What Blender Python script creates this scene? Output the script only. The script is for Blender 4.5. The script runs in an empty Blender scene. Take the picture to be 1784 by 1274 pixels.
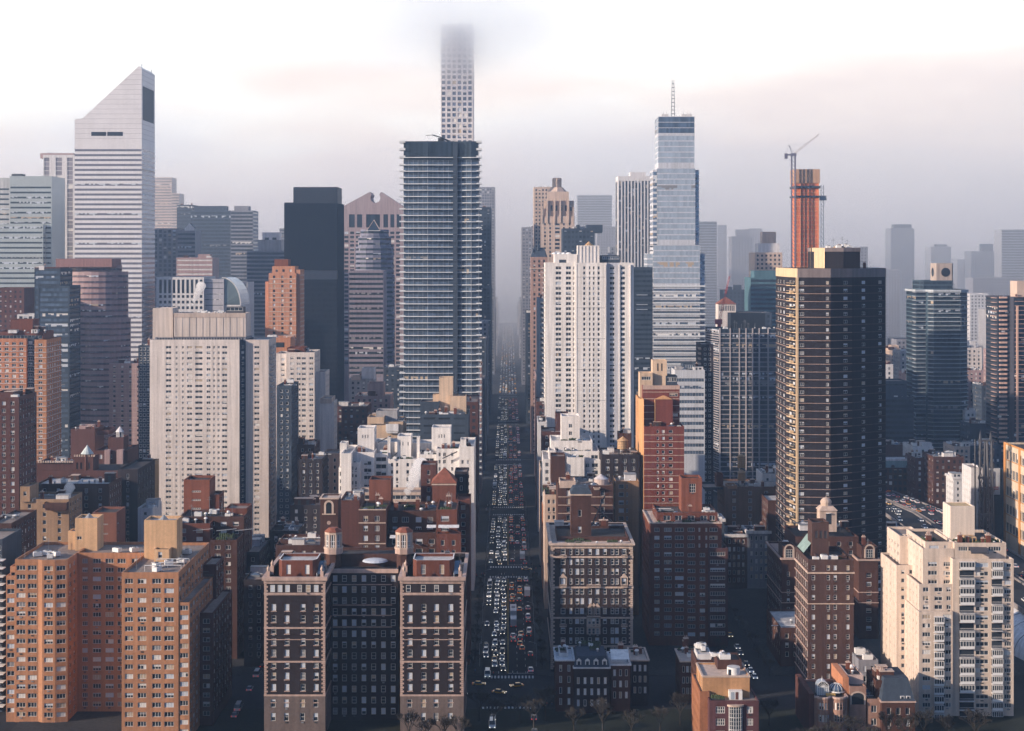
import bpy, math, random
from mathutils import Vector
R = random.Random(57); HAZE = True; CLOUD = True; CLOUD_SLOPE = 0
sc = bpy.context.scene
# ------------------------------------------------------------------ camera, sky, sun, exposure
F, HX, HY, CH = 2713.0, 885.0, 440.0, 149.0      # focal length and horizon in photo pixels (1784 wide), camera height in metres
cam = bpy.data.objects.new('camera', bpy.data.cameras.new('camera')); sc.collection.objects.link(cam); sc.camera = cam
cam.location = (0, 0, CH); cam.rotation_euler = (math.radians(90), 0, 0)
cam.data.sensor_width = 36.0; cam.data.lens = 36.0*F/1784; cam.data.shift_x = 7/1784; cam.data.shift_y = -197/1784
cam.data.clip_start = 1.0; cam.data.clip_end = 60000.0
SUN_EL, SUN_DIR = math.radians(17.5), (-0.91, -0.41)       # sun low on the left, a little behind the camera
sunv = Vector((SUN_DIR[0], SUN_DIR[1], 0)).normalized()*math.cos(SUN_EL); sunv.z = math.sin(SUN_EL)
sl = bpy.data.lights.new('sun', 'SUN'); sl.energy = 5.0; sl.angle = math.radians(0.5); sl.color = (1.0, 0.82, 0.66)
so = bpy.data.objects.new('sun', sl); sc.collection.objects.link(so); so.rotation_euler = sunv.to_track_quat('Z', 'Y').to_euler()
w = bpy.data.worlds.new('World'); sc.world = w; w.use_nodes = True; nt = w.node_tree; nt.nodes.clear()
def nd(t, k, **kw):
    n = t.nodes.new(k)
    for a, v in kw.items(): setattr(n, a, v)
    return n
out = nd(nt, 'ShaderNodeOutputWorld'); bg = nd(nt, 'ShaderNodeBackground'); add = nd(nt, 'ShaderNodeAddShader'); bg2 = nd(nt, 'ShaderNodeBackground')
sky = nd(nt, 'ShaderNodeTexSky', sky_type='NISHITA', sun_disc=False, sun_elevation=SUN_EL, sun_rotation=math.atan2(SUN_DIR[0], SUN_DIR[1]))
sky.air_density = 1.0; sky.dust_density = 1.5
bg.inputs[1].default_value = 0.05; nt.links.new(sky.outputs[0], bg.inputs[0])
# the lit cloud deck: brighter over the sun side, dimmed overhead out of view to deepen shade, soft patches, laid out by world direction
tc = nd(nt, 'ShaderNodeTexCoord'); sep = nd(nt, 'ShaderNodeSeparateXYZ'); nt.links.new(tc.outputs['Generated'], sep.inputs[0])
ns = nd(nt, 'ShaderNodeTexNoise'); ns.inputs['Scale'].default_value = 4.0; ns.inputs['Detail'].default_value = 5.0; ns.inputs['Roughness'].default_value = 0.5
mp = nd(nt, 'ShaderNodeMapping'); mp.inputs['Scale'].default_value = (1, 1, 4.2); nt.links.new(tc.outputs['Generated'], mp.inputs[0]); nt.links.new(mp.outputs[0], ns.inputs[0])
ma = nd(nt, 'ShaderNodeMath', operation='MULTIPLY_ADD'); ma.inputs[1].default_value = 0.27; nt.links.new(ns.outputs[0], ma.inputs[0]); nt.links.new(sep.outputs[2], ma.inputs[2])
sb = nd(nt, 'ShaderNodeMath', operation='SUBTRACT'); sb.inputs[1].default_value = 0.072; nt.links.new(ma.outputs[0], sb.inputs[0])
mx = nd(nt, 'ShaderNodeMath', operation='MULTIPLY_ADD'); mx.inputs[1].default_value = -0.13; nt.links.new(sep.outputs[0], mx.inputs[0]); nt.links.new(sb.outputs[0], mx.inputs[2])
cr = nd(nt, 'ShaderNodeValToRGB'); nt.links.new(mx.outputs[0], cr.inputs[0])
els = cr.color_ramp.elements
SKY = ((0.05, (0.62, 0.49, 0.44)), (0.115, (0.74, 0.54, 0.46)), (0.15, (0.86, 0.66, 0.55)), (0.19, (0.95, 0.82, 0.71)), (0.225, (1.02, 0.94, 0.86)), (0.33, (1.3, 1.26, 1.2)), (0.45, (1.25, 1.22, 1.22)), (0.62, (0.08, 0.16, 0.32)))
els[0].position = SKY[0][0]; els[0].color = (*SKY[0][1], 1); els[1].position = SKY[-1][0]; els[1].color = (*SKY[-1][1], 1)
for p_, c_ in SKY[1:-1]: e_ = els.new(p_); e_.color = (*c_, 1)
# the cloud deck is lit in the west; the unseen part behind the camera is dimmed and blued to deepen shade
fr_ = nd(nt, 'ShaderNodeMapRange'); fr_.inputs[1].default_value = -0.3; fr_.inputs[2].default_value = 0.8; fr_.inputs[3].default_value = 0.0; fr_.inputs[4].default_value = 1.0; nt.links.new(sep.outputs[1], fr_.inputs[0])
mixc = nd(nt, 'ShaderNodeMix', data_type='RGBA'); mixc.inputs[6].default_value = (0.018, 0.062, 0.185, 1); nt.links.new(fr_.outputs[0], mixc.inputs[0]); nt.links.new(cr.outputs[0], mixc.inputs[7])
bg2.inputs[1].default_value = 0.9
nt.links.new(mixc.outputs[2], bg2.inputs[0]); nt.links.new(bg.outputs[0], add.inputs[0]); nt.links.new(bg2.outputs[0], add.inputs[1]); nt.links.new(add.outputs[0], out.inputs[0])
vs = sc.view_settings; vs.view_transform = 'Standard'; vs.look = 'None'; vs.exposure = 0.5; vs.gamma = 1.0; vs.use_curve_mapping = False
cy = sc.cycles; cy.max_bounces = 16; cy.diffuse_bounces = 2; cy.glossy_bounces = 3; cy.transmission_bounces = 2; cy.volume_bounces = 14; cy.transparent_max_bounces = 8
cy.volume_step_rate = 1.0; cy.volume_max_steps = 256; cy.caustics_reflective = False; cy.caustics_refractive = False

def X(px, D): return (px-HX)*D/F
def Z(py, D): return CH-(py-HY)*D/F

# ------------------------------------------------------------------ materials (all procedural)
MATS = {}
def base_mat(key):
    m = bpy.data.materials.new(key); m.use_nodes = True; MATS[key] = m
    return m, m.node_tree, m.node_tree.nodes['Principled BSDF']
def W(key, col=None, var=0.25, rough=0.85, fine=1.2, streak=0.25, metal=0.0):
    """weathered wall: broad mottling, rain streaks and fine grain, in metres of the object itself"""
    if key in MATS: return MATS[key]
    var *= 1.35; streak = min(streak*1.6, .45); m, t, b = base_mat(key); b.inputs['Roughness'].default_value = rough; b.inputs['Metallic'].default_value = metal
    b.inputs['Specular IOR Level'].default_value = 0.2
    c = nd(t, 'ShaderNodeTexCoord'); L = t.links.new
    oi = nd(t, 'ShaderNodeObjectInfo'); av = nd(t, 'ShaderNodeVectorMath', operation='ADD'); L(c.outputs['Object'], av.inputs[0]); L(oi.outputs['Location'], av.inputs[1])
    n1 = nd(t, 'ShaderNodeTexNoise'); n1.inputs['Scale'].default_value = 0.09; n1.inputs['Detail'].default_value = 3; L(av.outputs[0], n1.inputs[0])
    n2 = nd(t, 'ShaderNodeTexNoise'); n2.inputs['Scale'].default_value = fine; n2.inputs['Detail'].default_value = 2; L(av.outputs[0], n2.inputs[0])
    mpn = nd(t, 'ShaderNodeMapping'); mpn.inputs['Scale'].default_value = (0.8, 0.8, 0.035); L(av.outputs[0], mpn.inputs[0])
    n3 = nd(t, 'ShaderNodeTexNoise'); n3.inputs['Scale'].default_value = 1.0; n3.inputs['Detail'].default_value = 2; L(mpn.outputs[0], n3.inputs[0])
    def mul(a, bb): 
        x = nd(t, 'ShaderNodeMath', operation='MULTIPLY_ADD'); x.inputs[1].default_value = bb; x.inputs[2].default_value = 1-bb*0.5; L(a, x.inputs[0]); return x.outputs[0]
    p1 = nd(t, 'ShaderNodeMath', operation='MULTIPLY'); L(mul(n1.outputs[0], var*2), p1.inputs[0]); L(mul(n2.outputs[0], var*1.6), p1.inputs[1])
    p2 = nd(t, 'ShaderNodeMath', operation='MULTIPLY'); L(p1.outputs[0], p2.inputs[0]); L(mul(n3.outputs[0], streak*2), p2.inputs[1])
    mm = nd(t, 'ShaderNodeVectorMath', operation='SCALE'); mm.inputs[0].default_value = col; L(p2.outputs[0], mm.inputs['Scale']); L(mm.outputs[0], b.inputs['Base Color'])
    return m
def G(key, col, rough=0.12, metal=0.0, spec=0.5, tone=0.5):
    """window glass whose tone differs from pane to pane"""
    if key in MATS: return MATS[key]
    m, t, b = base_mat(key); L = t.links.new
    b.inputs['Roughness'].default_value = rough; b.inputs['Metallic'].default_value = metal; b.inputs['Specular IOR Level'].default_value = spec
    g = nd(t, 'ShaderNodeNewGeometry'); oi = nd(t, 'ShaderNodeObjectInfo'); a = nd(t, 'ShaderNodeMath', operation='ADD'); L(g.outputs['Random Per Island'], a.inputs[0]); L(oi.outputs['Random'], a.inputs[1])
    fr = nd(t, 'ShaderNodeMath', operation='FRACT'); L(a.outputs[0], fr.inputs[0])
    x = nd(t, 'ShaderNodeMath', operation='MULTIPLY_ADD'); x.inputs[1].default_value = tone*2; x.inputs[2].default_value = 1-tone; L(fr.outputs[0], x.inputs[0])
    mm = nd(t, 'ShaderNodeVectorMath', operation='SCALE'); mm.inputs[0].default_value = col; L(x.outputs[0], mm.inputs['Scale']); L(mm.outputs[0], b.inputs['Base Color'])
    c = nd(t, 'ShaderNodeTexCoord'); n = nd(t, 'ShaderNodeTexNoise'); n.inputs['Scale'].default_value = 0.5; L(c.outputs['Object'], n.inputs[0])
    bp = nd(t, 'ShaderNodeBump'); bp.inputs['Strength'].default_value = 0.25; bp.inputs['Distance'].default_value = 0.3; L(n.outputs[0], bp.inputs['Height']); L(bp.outputs[0], b.inputs['Normal'])
    return m
def Pm(key, col, rough=0.6, metal=0.0, emit=0):
    if key in MATS: return MATS[key]
    m, t, b = base_mat(key); b.inputs['Base Color'].default_value = (*col, 1); b.inputs['Roughness'].default_value = rough; b.inputs['Metallic'].default_value = metal
    if emit: b.inputs['Emission Color'].default_value = (*col, 1); b.inputs['Emission Strength'].default_value = emit
    return m
tan_brick = W('tan_brick', (0.39, 0.19, 0.105), 0.16); beige_brick = W('beige_brick', (0.56, 0.36, 0.21), 0.15)
brown_brick = W('brown_brick', (0.075, 0.036, 0.029), 0.25); red_brick = W('red_brick', (0.14, 0.05, 0.034), 0.25)
maroon_brick = W('maroon_brick', (0.10, 0.044, 0.038), 0.2); orange_brick = W('orange_brick', (0.46, 0.20, 0.11), 0.18)
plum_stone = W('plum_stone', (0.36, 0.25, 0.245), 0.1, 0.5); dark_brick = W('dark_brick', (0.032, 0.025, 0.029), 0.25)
cream = W('cream_brick', (0.64, 0.57, 0.53), 0.12); white_brick = W('white_brick', (0.72, 0.68, 0.65), 0.12); white_stone = W('white_stone', (0.62, 0.60, 0.60), 0.1)
limestone = W('limestone', (0.52, 0.40, 0.33), 0.15); terracotta = W('terracotta_trim', (0.46, 0.33, 0.28), 0.15); pink_stone = W('pink_granite', (0.34, 0.27, 0.28), 0.1)
concrete = W('concrete', (0.34, 0.33, 0.34), 0.2); grey_stone = W('grey_stone', (0.22, 0.22, 0.25), 0.15); slate = W('slate_wall', (0.045, 0.06, 0.085), 0.2)
aluminium = W('aluminium_panel', (0.70, 0.68, 0.69), 0.08, 0.4, streak=0.06); bronze = W('bronze_panel', (0.045, 0.04, 0.045), 0.1, 0.5); black_steel = W('black_steel', (0.022, 0.028, 0.04), 0.1, 0.6)
tar = W('roof_tar', (0.06, 0.052, 0.052), 0.35, 0.9, fine=0.5); gravel = W('roof_gravel', (0.25, 0.20, 0.175), 0.3, 0.95, fine=0.8); membrane = W('roof_membrane', (0.45, 0.43, 0.42), 0.25, fine=0.4)
red_tile = W('red_roof_tile', (0.24, 0.085, 0.055), 0.2, fine=2.5); green_copper = W('green_copper', (0.24, 0.33, 0.31), 0.2); tank_wood = W('tank_wood', (0.42, 0.27, 0.15), 0.25, streak=0.5)
white_paint = Pm('white_paint', (0.72, 0.71, 0.70)); grey_metal = Pm('grey_metal', (0.25, 0.26, 0.28), 0.5, 0.3); dark_metal = Pm('dark_metal', (0.04, 0.045, 0.05), 0.5); trim_white = Pm('window_frame_white', (0.60, 0.58, 0.56))
frame_dark = Pm('window_frame_dark', (0.06, 0.06, 0.07)); blind = Pm('window_blind', (0.66, 0.63, 0.60), 0.8); blind_cool = Pm('window_blind_cool', (0.50, 0.54, 0.60), 0.8); blind_dim = Pm('window_blind_dim', (0.20, 0.20, 0.21), 0.8); blind_warm = Pm('window_curtain_warm', (0.42, 0.33, 0.24), 0.8); awning = W('awning_canvas', (0.70, 0.68, 0.66), 0.08)
glass = G('window_glass', (0.030, 0.038, 0.050), 0.10); glass_blue = G('curtain_glass_blue', (0.10, 0.14, 0.20), 0.15, 0.3, tone=0.35); glass_sky = G('curtain_glass_bright', (0.40, 0.46, 0.53), 0.22, 0.25, tone=0.14)
glass_dark = G('curtain_glass_dark', (0.035, 0.048, 0.065), 0.12, 0.3, tone=0.35); glass_green = G('curtain_glass_green', (0.26, 0.33, 0.35), 0.15, 0.6, tone=0.25); lit_window = Pm('lit_window', (1.0, 0.72, 0.42), 0.5, 0, 0.5)

# ------------------------------------------------------------------ mesh builder
class MB:
    def __init__(s): s.v = []; s.f = []; s.m = []; s.mats = []
    def mi(s, m):
        if m not in s.mats: s.mats.append(m)
        return s.mats.index(m)
    def face(s, pts, m):
        n = len(s.v); s.v.extend(pts); s.f.append(tuple(range(n, n+len(pts)))); s.m.append(s.mi(m))
    def box(s, x0, x1, y0, y1, z0, z1, m, top=None):
        n = len(s.v); s.v += [(x0,y0,z0),(x1,y0,z0),(x1,y1,z0),(x0,y1,z0),(x0,y0,z1),(x1,y0,z1),(x1,y1,z1),(x0,y1,z1)]
        i = s.mi(m); s.f += [(n+3,n+2,n+1,n),(n,n+1,n+5,n+4),(n+1,n+2,n+6,n+5),(n+2,n+3,n+7,n+6),(n+3,n,n+4,n+7),(n+4,n+5,n+6,n+7)]; s.m += [i]*5+[s.mi(top) if top else i]
    def prism(s, poly, z0, z1, m, top=None, scale=1.0):
        cx = sum(p[0] for p in poly)/len(poly); cyy = sum(p[1] for p in poly)/len(poly)
        up = [(cx+(p[0]-cx)*scale, cyy+(p[1]-cyy)*scale) for p in poly]; k = len(poly); n = len(s.v)
        s.v += [(p[0], p[1], z0) for p in poly]+[(p[0], p[1], z1) for p in up]; i = s.mi(m)
        for a in range(k): b = (a+1) % k; s.f.append((n+a, n+b, n+k+b, n+k+a)); s.m.append(i)
        if scale > 0.001: s.f.append(tuple(range(n+k, n+2*k))); s.m.append(s.mi(top) if top else i)
    def cyl(s, cx, cyy, r, z0, z1, m, k=12, scale=1.0, top=None):
        s.prism([(cx+r*math.cos(2*math.pi*i/k), cyy+r*math.sin(2*math.pi*i/k)) for i in range(k)], z0, z1, m, top, scale)
    def dome(s, cx, cyy, r, z0, h, m, k=12, rings=4):
        for j in range(rings):
            a0, a1 = math.pi/2*j/rings, math.pi/2*(j+1)/rings
            r0, r1 = r*math.cos(a0), r*math.cos(a1); s.cyl(cx, cyy, r0, z0+h*math.sin(a0), z0+h*math.sin(a1), m, k, max(r1/r0, 0.0))
    def tube(s, a, b, r, m, k=5, r2=None):
        a, b = Vector(a), Vector(b); d = (b-a).normalized(); u = d.orthogonal().normalized(); v = d.cross(u); n = len(s.v); r2 = r if r2 is None else r2
        for c, rr in ((a, r), (b, r2)):
            for i in range(k): t = 2*math.pi*i/k; s.v.append(tuple(c+(u*math.cos(t)+v*math.sin(t))*rr))
        mi = s.mi(m)
        for i in range(k): j = (i+1) % k; s.f.append((n+i, n+j, n+k+j, n+k+i)); s.m.append(mi)
    def mesh(s, name, off=(0,0,0)):
        me = bpy.data.meshes.new(name); ox, oy, oz = off
        me.from_pydata([(x-ox, y-oy, z-oz) for x, y, z in s.v], [], s.f)
        for m in s.mats: me.materials.append(m)
        me.polygons.foreach_set('material_index', s.m); me.update(); return me
def link(name, me, parent=None, loc=(0,0,0), rz=0.0):
    o = bpy.data.objects.new(name, me); sc.collection.objects.link(o); o.parent = parent; o.location = loc; o.rotation_euler = (0, 0, rz); return o
def struct(name, mb, kind='structure'):
    o = link(name, mb.mesh(name)); o['kind'] = kind; return o

# ------------------------------------------------------------------ windows
WM = {}
def win_mesh(w_, h, mull, trans, kind, fm, gm, bm, fw, seed):
    key = (round(w_, 2), round(h, 2), mull, trans, kind, fm.name, gm.name, bm.name, fw, seed)
    if key in WM: return WM[key]
    r = random.Random(str(key)); mb = MB(); a, b = -w_/2, w_/2; n = mull+1
    for i in range(n):
        x0, x1 = a+w_*i/n, a+w_*(i+1)/n
        k2 = trans+1
        for j in range(k2): mb.face([(x0,0,h*j/k2),(x1,0,h*j/k2),(x1,0,h*(j+1)/k2),(x0,0,h*(j+1)/k2)], gm)
        fr = {'glass': 0, 'half': 0.5, 'blind': 1.0, 'top': .25, 'mix': r.choice((0, 0, 0.3, 0.6, 1))}[kind]
        if kind == 'lit' : pass
        if fr: mb.face([(x0,-0.02,h*(1-fr)),(x1,-0.02,h*(1-fr)),(x1,-0.02,h),(x0,-0.02,h)], bm)
    if fw:
        mb.box(a, b, -0.08, -0.03, 0, fw, fm); mb.box(a, b, -0.08, -0.03, h-fw, h, fm)
        mb.box(a, a+fw, -0.075, -0.03, fw, h-fw, fm); mb.box(b-fw, b, -0.075, -0.03, fw, h-fw, fm)
        for i in range(1, n): x = a+w_*i/n; mb.box(x-fw*.5, x+fw*.5, -0.07, -0.03, fw, h-fw, fm)
        for j in range(1, trans+1): z = h*j/(trans+1); mb.box(a+fw, b-fw, -0.065, -0.03, z-fw*.4, z+fw*.4, fm)
    WM[key] = mb; return mb
MESHC = {}
class Bld:
    """one building: an Empty at its base that parents walls, windows, roofs and the rest"""
    def __init__(s, name, label, cat, cx, cyy, group=None):
        s.e = bpy.data.objects.new(name, None); sc.collection.objects.link(s.e); s.e.location = (cx, cyy, 0); s.e['label'] = label; s.e['category'] = cat
        if group: s.e['group'] = group
        s.o = (cx, cyy, 0); s.wins = []; s.rnd = random.Random(label)
    def part(s, name, mb, parent=None, kind=None):
        if not mb.f: return None
        o = link(name, mb.mesh(name, s.o), parent or s.e)
        if kind: o['kind'] = kind
        return o
    def facade(s, mb, p0, p1, z0, z1, mat, sp):
        dx, dy = p1[0]-p0[0], p1[1]-p0[1]; L = math.hypot(dx, dy)
        if L < 0.01: return
        ux, uy = dx/L, dy/L; nx, ny = uy, -ux
        P = lambda u, z, d=0: (p0[0]+ux*u-nx*d, p0[1]+uy*u-ny*d, z)
        if not sp: mb.face([P(0,z0),P(L,z0),P(L,z1),P(0,z1)], mat); return
        g = sp.get; fh, wh = sp['fh'], sp['wh']
        if 'cols' in sp: cols = [c for c in sp['cols'] if c[0] > 0.05 and c[1] < L-0.05]
        elif g('ribbon'): mg = g('margin', 0.4); cols = [(mg, L-mg)] if L > 2*mg+1 else []
        else:
            mg = g('margin', 0.8); n = max(0, int((L-2*mg)/sp['pitch']+0.5)); pt = (L-2*mg)/n if n else 0; ww = min(sp['ww'], pt*0.97)
            sk = g('skip', ()); cols = [(mg+pt*(i+.5)-ww/2, mg+pt*(i+.5)+ww/2) for i in range(n) if i not in sk]
        rows = []; v1 = z1-g('top', 2.0); lo = max(z0+g('bot', 0.25 if z0 > 5 else 1.5), g('zmin', -99))
        while v1-wh > lo: rows.append((v1-wh, v1)); v1 -= fh
        if not rows or not cols: mb.face([P(0,z0),P(L,z0),P(L,z1),P(0,z1)], mat); return
        rec = g('rec', 0.25); u = 0; sm = g('spandrel', mat)
        ang = math.atan2(uy, ux)
        for a, b in cols:
            if a-u > 1e-4: mb.face([P(u,z0),P(a,z0),P(a,z1),P(u,z1)], mat)
            z = z1
            for r0, r1 in rows:
                if z-r1 > 1e-4: mb.face([P(a,r1),P(b,r1),P(b,z),P(a,z)], mat if z == z1 else sm)
                mb.face([P(a,r0),P(b,r0),P(b,r0,rec),P(a,r0,rec)], sm); mb.face([P(a,r1,rec),P(b,r1,rec),P(b,r1),P(a,r1)], sm)
                mb.face([P(a,r0),P(a,r0,rec),P(a,r1,rec),P(a,r1)], sm); mb.face([P(b,r0,rec),P(b,r0),P(b,r1),P(b,r1,rec)], sm)
                mull = sp['mull'] if 'mull' in sp else (max(0, int((b-a)/g('mp', 1.5)+.5)-1) if g('ribbon') else 0)
                c = P((a+b)/2, r0, rec); s.wins.append((c, ang, b-a, r1-r0, mull, sp)); z = r0
            mb.face([P(a,z0),P(b,z0),P(b,z),P(a,z)], mat); u = b
        if L-u > 1e-4: mb.face([P(u,z0),P(L,z0),P(L,z1),P(u,z1)], mat)
        if g('bands'):     # thin slab lines at each floor
            bm, bh, bo = sp['bands']
            for r0, r1 in rows:
                zz = r0-g('bdz', 0.5); mb.face([P(0,zz,-bo),P(L,zz,-bo),P(L,zz+bh,-bo),P(0,zz+bh,-bo)], bm); mb.face([P(0,zz+bh,-bo),P(L,zz+bh,-bo),P(L,zz+bh,0),P(0,zz+bh,0)], bm); mb.face([P(0,zz,0),P(L,zz,0),P(L,zz,-bo),P(0,zz,-bo)], bm)
        if g('piers'):
            pm, pw, po, pp = sp['piers']; n = max(1, round((L)/pp))
            for i in range(n+1):
                uu = min(max(L*i/n-pw/2, 0), L-pw); q = [P(uu,0,-po),P(uu+pw,0,-po),P(uu+pw,0,0),P(uu,0,0)]
                zt, zb = z1-0.1, rows[-1][0]-1
                for j in range(4):
                    a, b = q[j], q[(j+1) % 4]
                    if j != 2: mb.face([(a[0],a[1],zb),(b[0],b[1],zb),(b[0],b[1],zt),(a[0],a[1],zt)], pm)
                mb.face([(a[0],a[1],zt) for a in q], pm)
    def vol(s, poly, z0, z1, mat, specs, name='wall', roof=None, par=0.9, roofname='roof', cap=None):
        """a storeyed volume on a counter-clockwise footprint; specs: one facade spec (or None) per edge"""
        mb = MB(); k = len(poly)
        for i in range(k): s.facade(mb, poly[i], poly[(i+1) % k], z0, z1, mat, specs[i] if i < len(specs) else None)
        ins = offset(poly, -0.35); cm = cap or mat
        for i in range(k):
            j = (i+1) % k; a, b, c, d = poly[i], poly[j], ins[j], ins[i]
            mb.face([(*a, z1), (*b, z1), (*c, z1), (*d, z1)], cm); mb.face([(*d, z1), (*c, z1), (*c, z1-par), (*d, z1-par)], mat)
        o = s.part(name, mb); rb = MB(); rb.face([(*p, z1-par) for p in ins], roof or gravel); s.part(roofname, rb, o)
        return o
    def box(s, x0, x1, yt, D, dep, mat, front=None, side=None, zb=0, name='wall', roof=None, par=0.9, both=False, **k):
        """box volume given by photo columns x0..x1 and roof row yt at depth D; side = the flank the camera sees"""
        a, b, z = X(x0, D), X(x1, D), Z(yt, D); le, ri = (None, side) if (a+b) < 0 else (side, None)
        if both: le = ri = side
        s.last = (a, b, D, D+dep, z)
        return s.vol([(a, D), (b, D), (b, D+dep), (a, D+dep)], zb, z, mat, [front, ri, None, le], name, roof, par, **k)
    def slabs(s, poly, zs, h, outw, mat, name='balcony_slab', rail=None, rh=1.0):
        pl = offset(poly, outw)
        for z in zs:
            mb = MB(); mb.prism(pl, z, z+h, mat); n = len(mb.v)
            mb.face([(*p, z) for p in reversed(pl)], mat)
            if rail:
                k = len(pl)
                for i in range(k): a, b = pl[i], pl[(i+1) % k]; mb.face([(*a, z+h), (*b, z+h), (*b, z+h+rh), (*a, z+h+rh)], rail)
            s.part(name, mb)
    def ring(s, poly, z0, z1, outw, mat, name='cornice'):
        mb = MB(); pl = offset(poly, outw); mb.prism(pl, z0, z1, mat); mb.face([(*p, z0) for p in reversed(pl)], mat)
        # open middle so the roof below stays in view
        mb.f.pop(len(pl)); mb.m.pop(len(pl)); k = len(pl); ins = offset(poly, -0.36)
        for i in range(k):
            j = (i+1) % k; mb.face([(*pl[i], z1), (*pl[j], z1), (*ins[j], z1), (*ins[i], z1)], mat)
        return s.part(name, mb)
    def done(s, cap=100):
        if 'wv' not in MESHC:
            for k in ('wv', 'wv2'): q = MB(); q.box(-.38, .38, -.16, -.004, 0, .38, dark_metal if k == 'wv' else grey_metal); MESHC[k] = q.mesh('wall_vent')
        nv = 0
        for c, ang, w_, h, mull, sp in s.wins:
            if nv < 60 and c[1] < 720 and not sp.get('ribbon') and abs(math.sin(ang)) < .1 and w_ > 1.0 and s.rnd.random() < .3:
                link('wall_vent', MESHC[s.rnd.choice(('wv', 'wv', 'wv2'))], s.e, (c[0]-s.o[0], c[1]-sp.get('rec', .25)-s.o[1], c[2]-.62)); nv += 1
        wins = sorted(s.wins, key=lambda q: -(q[2]*q[3])/max(q[0][1], 1)**2*(0.2 if abs(math.sin(q[1])) > .7 else 1)*(1 if q[0][2] > 5 else .3))
        rest = MB(); n = 0
        for c, ang, w_, h, mull, sp in wins:
            g = sp.get; D = c[1]; q = s.rnd.random(); pb = g('pb', 0.25)
            kind = 'glass' if q > pb else s.rnd.choice(g('kinds', ('half', 'blind', 'blind', 'mix', 'half')))
            if g('ribbon'): kind = 'mix' if q < pb else 'glass'
            fw = g('fw', 0.13 if D < 700 else (0.16 if D < 900 else 0)); bm = s.rnd.choice((g('bm', blind), g('bm', blind), blind_dim, blind_cool, blind_warm)); q == 0
            if kind == 'glass' and pb > .05 and s.rnd.random() < .22 and not g('ribbon'): kind = s.rnd.choice(('top', 'mix'))
            wc = round(w_, 2); sub = kind in ('half', 'blind') and D < 620 and not g('ribbon')
            m = win_mesh(w_, h, mull, g('trans', 0), 'glass' if (sub and n < cap) else kind, g('fm', trim_white), g('gm', glass), bm, fw, s.rnd.randrange(3) if kind == 'mix' else 0)
            if n < cap:
                k2 = id(m)
                if k2 not in MESHC: MESHC[k2] = m.mesh('window')
                o = link('window', MESHC[k2], s.e, (c[0]-s.o[0], c[1]-s.o[1], c[2]), ang)
                if sub:
                    kb = ('b', round(w_, 2), round(h, 2), kind, bm.name)
                    if kb not in MESHC:
                        q2 = MB(); f = 0.5 if kind == 'half' else 1.0; q2.box(-w_/2+.02, w_/2-.02, -0.028, -0.01, h*(1-f)+.01, h-.01, bm); MESHC[kb] = q2.mesh('blind')
                    link('blind', MESHC[kb], o)
            else:
                ca, sa = math.cos(ang), math.sin(ang); base = len(rest.v)
                rest.v += [(c[0]+x*ca-y*sa, c[1]+x*sa+y*ca, c[2]+z) for x, y, z in m.v]
                rest.f += [tuple(i+base for i in f) for f in m.f]; mi = [rest.mi(x) for x in m.mats]; rest.m += [mi[i] for i in m.m]
            n += 1
        if rest.f: s.part('windows', rest, kind='stuff')
        return s
def offset(poly, d):
    k = len(poly); out_ = []
    for i in range(k):
        a, b, c = poly[i-1], poly[i], poly[(i+1) % k]
        e1 = Vector((b[0]-a[0], b[1]-a[1])).normalized(); e2 = Vector((c[0]-b[0], c[1]-b[1])).normalized()
        n1 = Vector((e1.y, -e1.x)); n2 = Vector((e2.y, -e2.x)); n = n1+n2
        n = n/n.length_squared*2 if n.length > 1e-4 else n1
        out_.append((b[0]+n.x*d, b[1]+n.y*d))
    return out_
def rect(a, b, c, d): return [(a, c), (b, c), (b, d), (a, d)]
def P(pitch, ww, fh, wh, **k): return dict(pitch=pitch, ww=ww, fh=fh, wh=wh, **k)
def RB(fh, wh, mp=1.5, **k): return dict(ribbon=True, fh=fh, wh=wh, mp=mp, **k)
def C(D, xs, x0, fh, wh, **k):      # explicit window columns, photo columns at depth D measured from wall corner x0
    return dict(cols=[(X(a, D)-X(x0, D), X(b, D)-X(x0, D)) for a, b in xs], fh=fh, wh=wh, **k)
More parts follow.
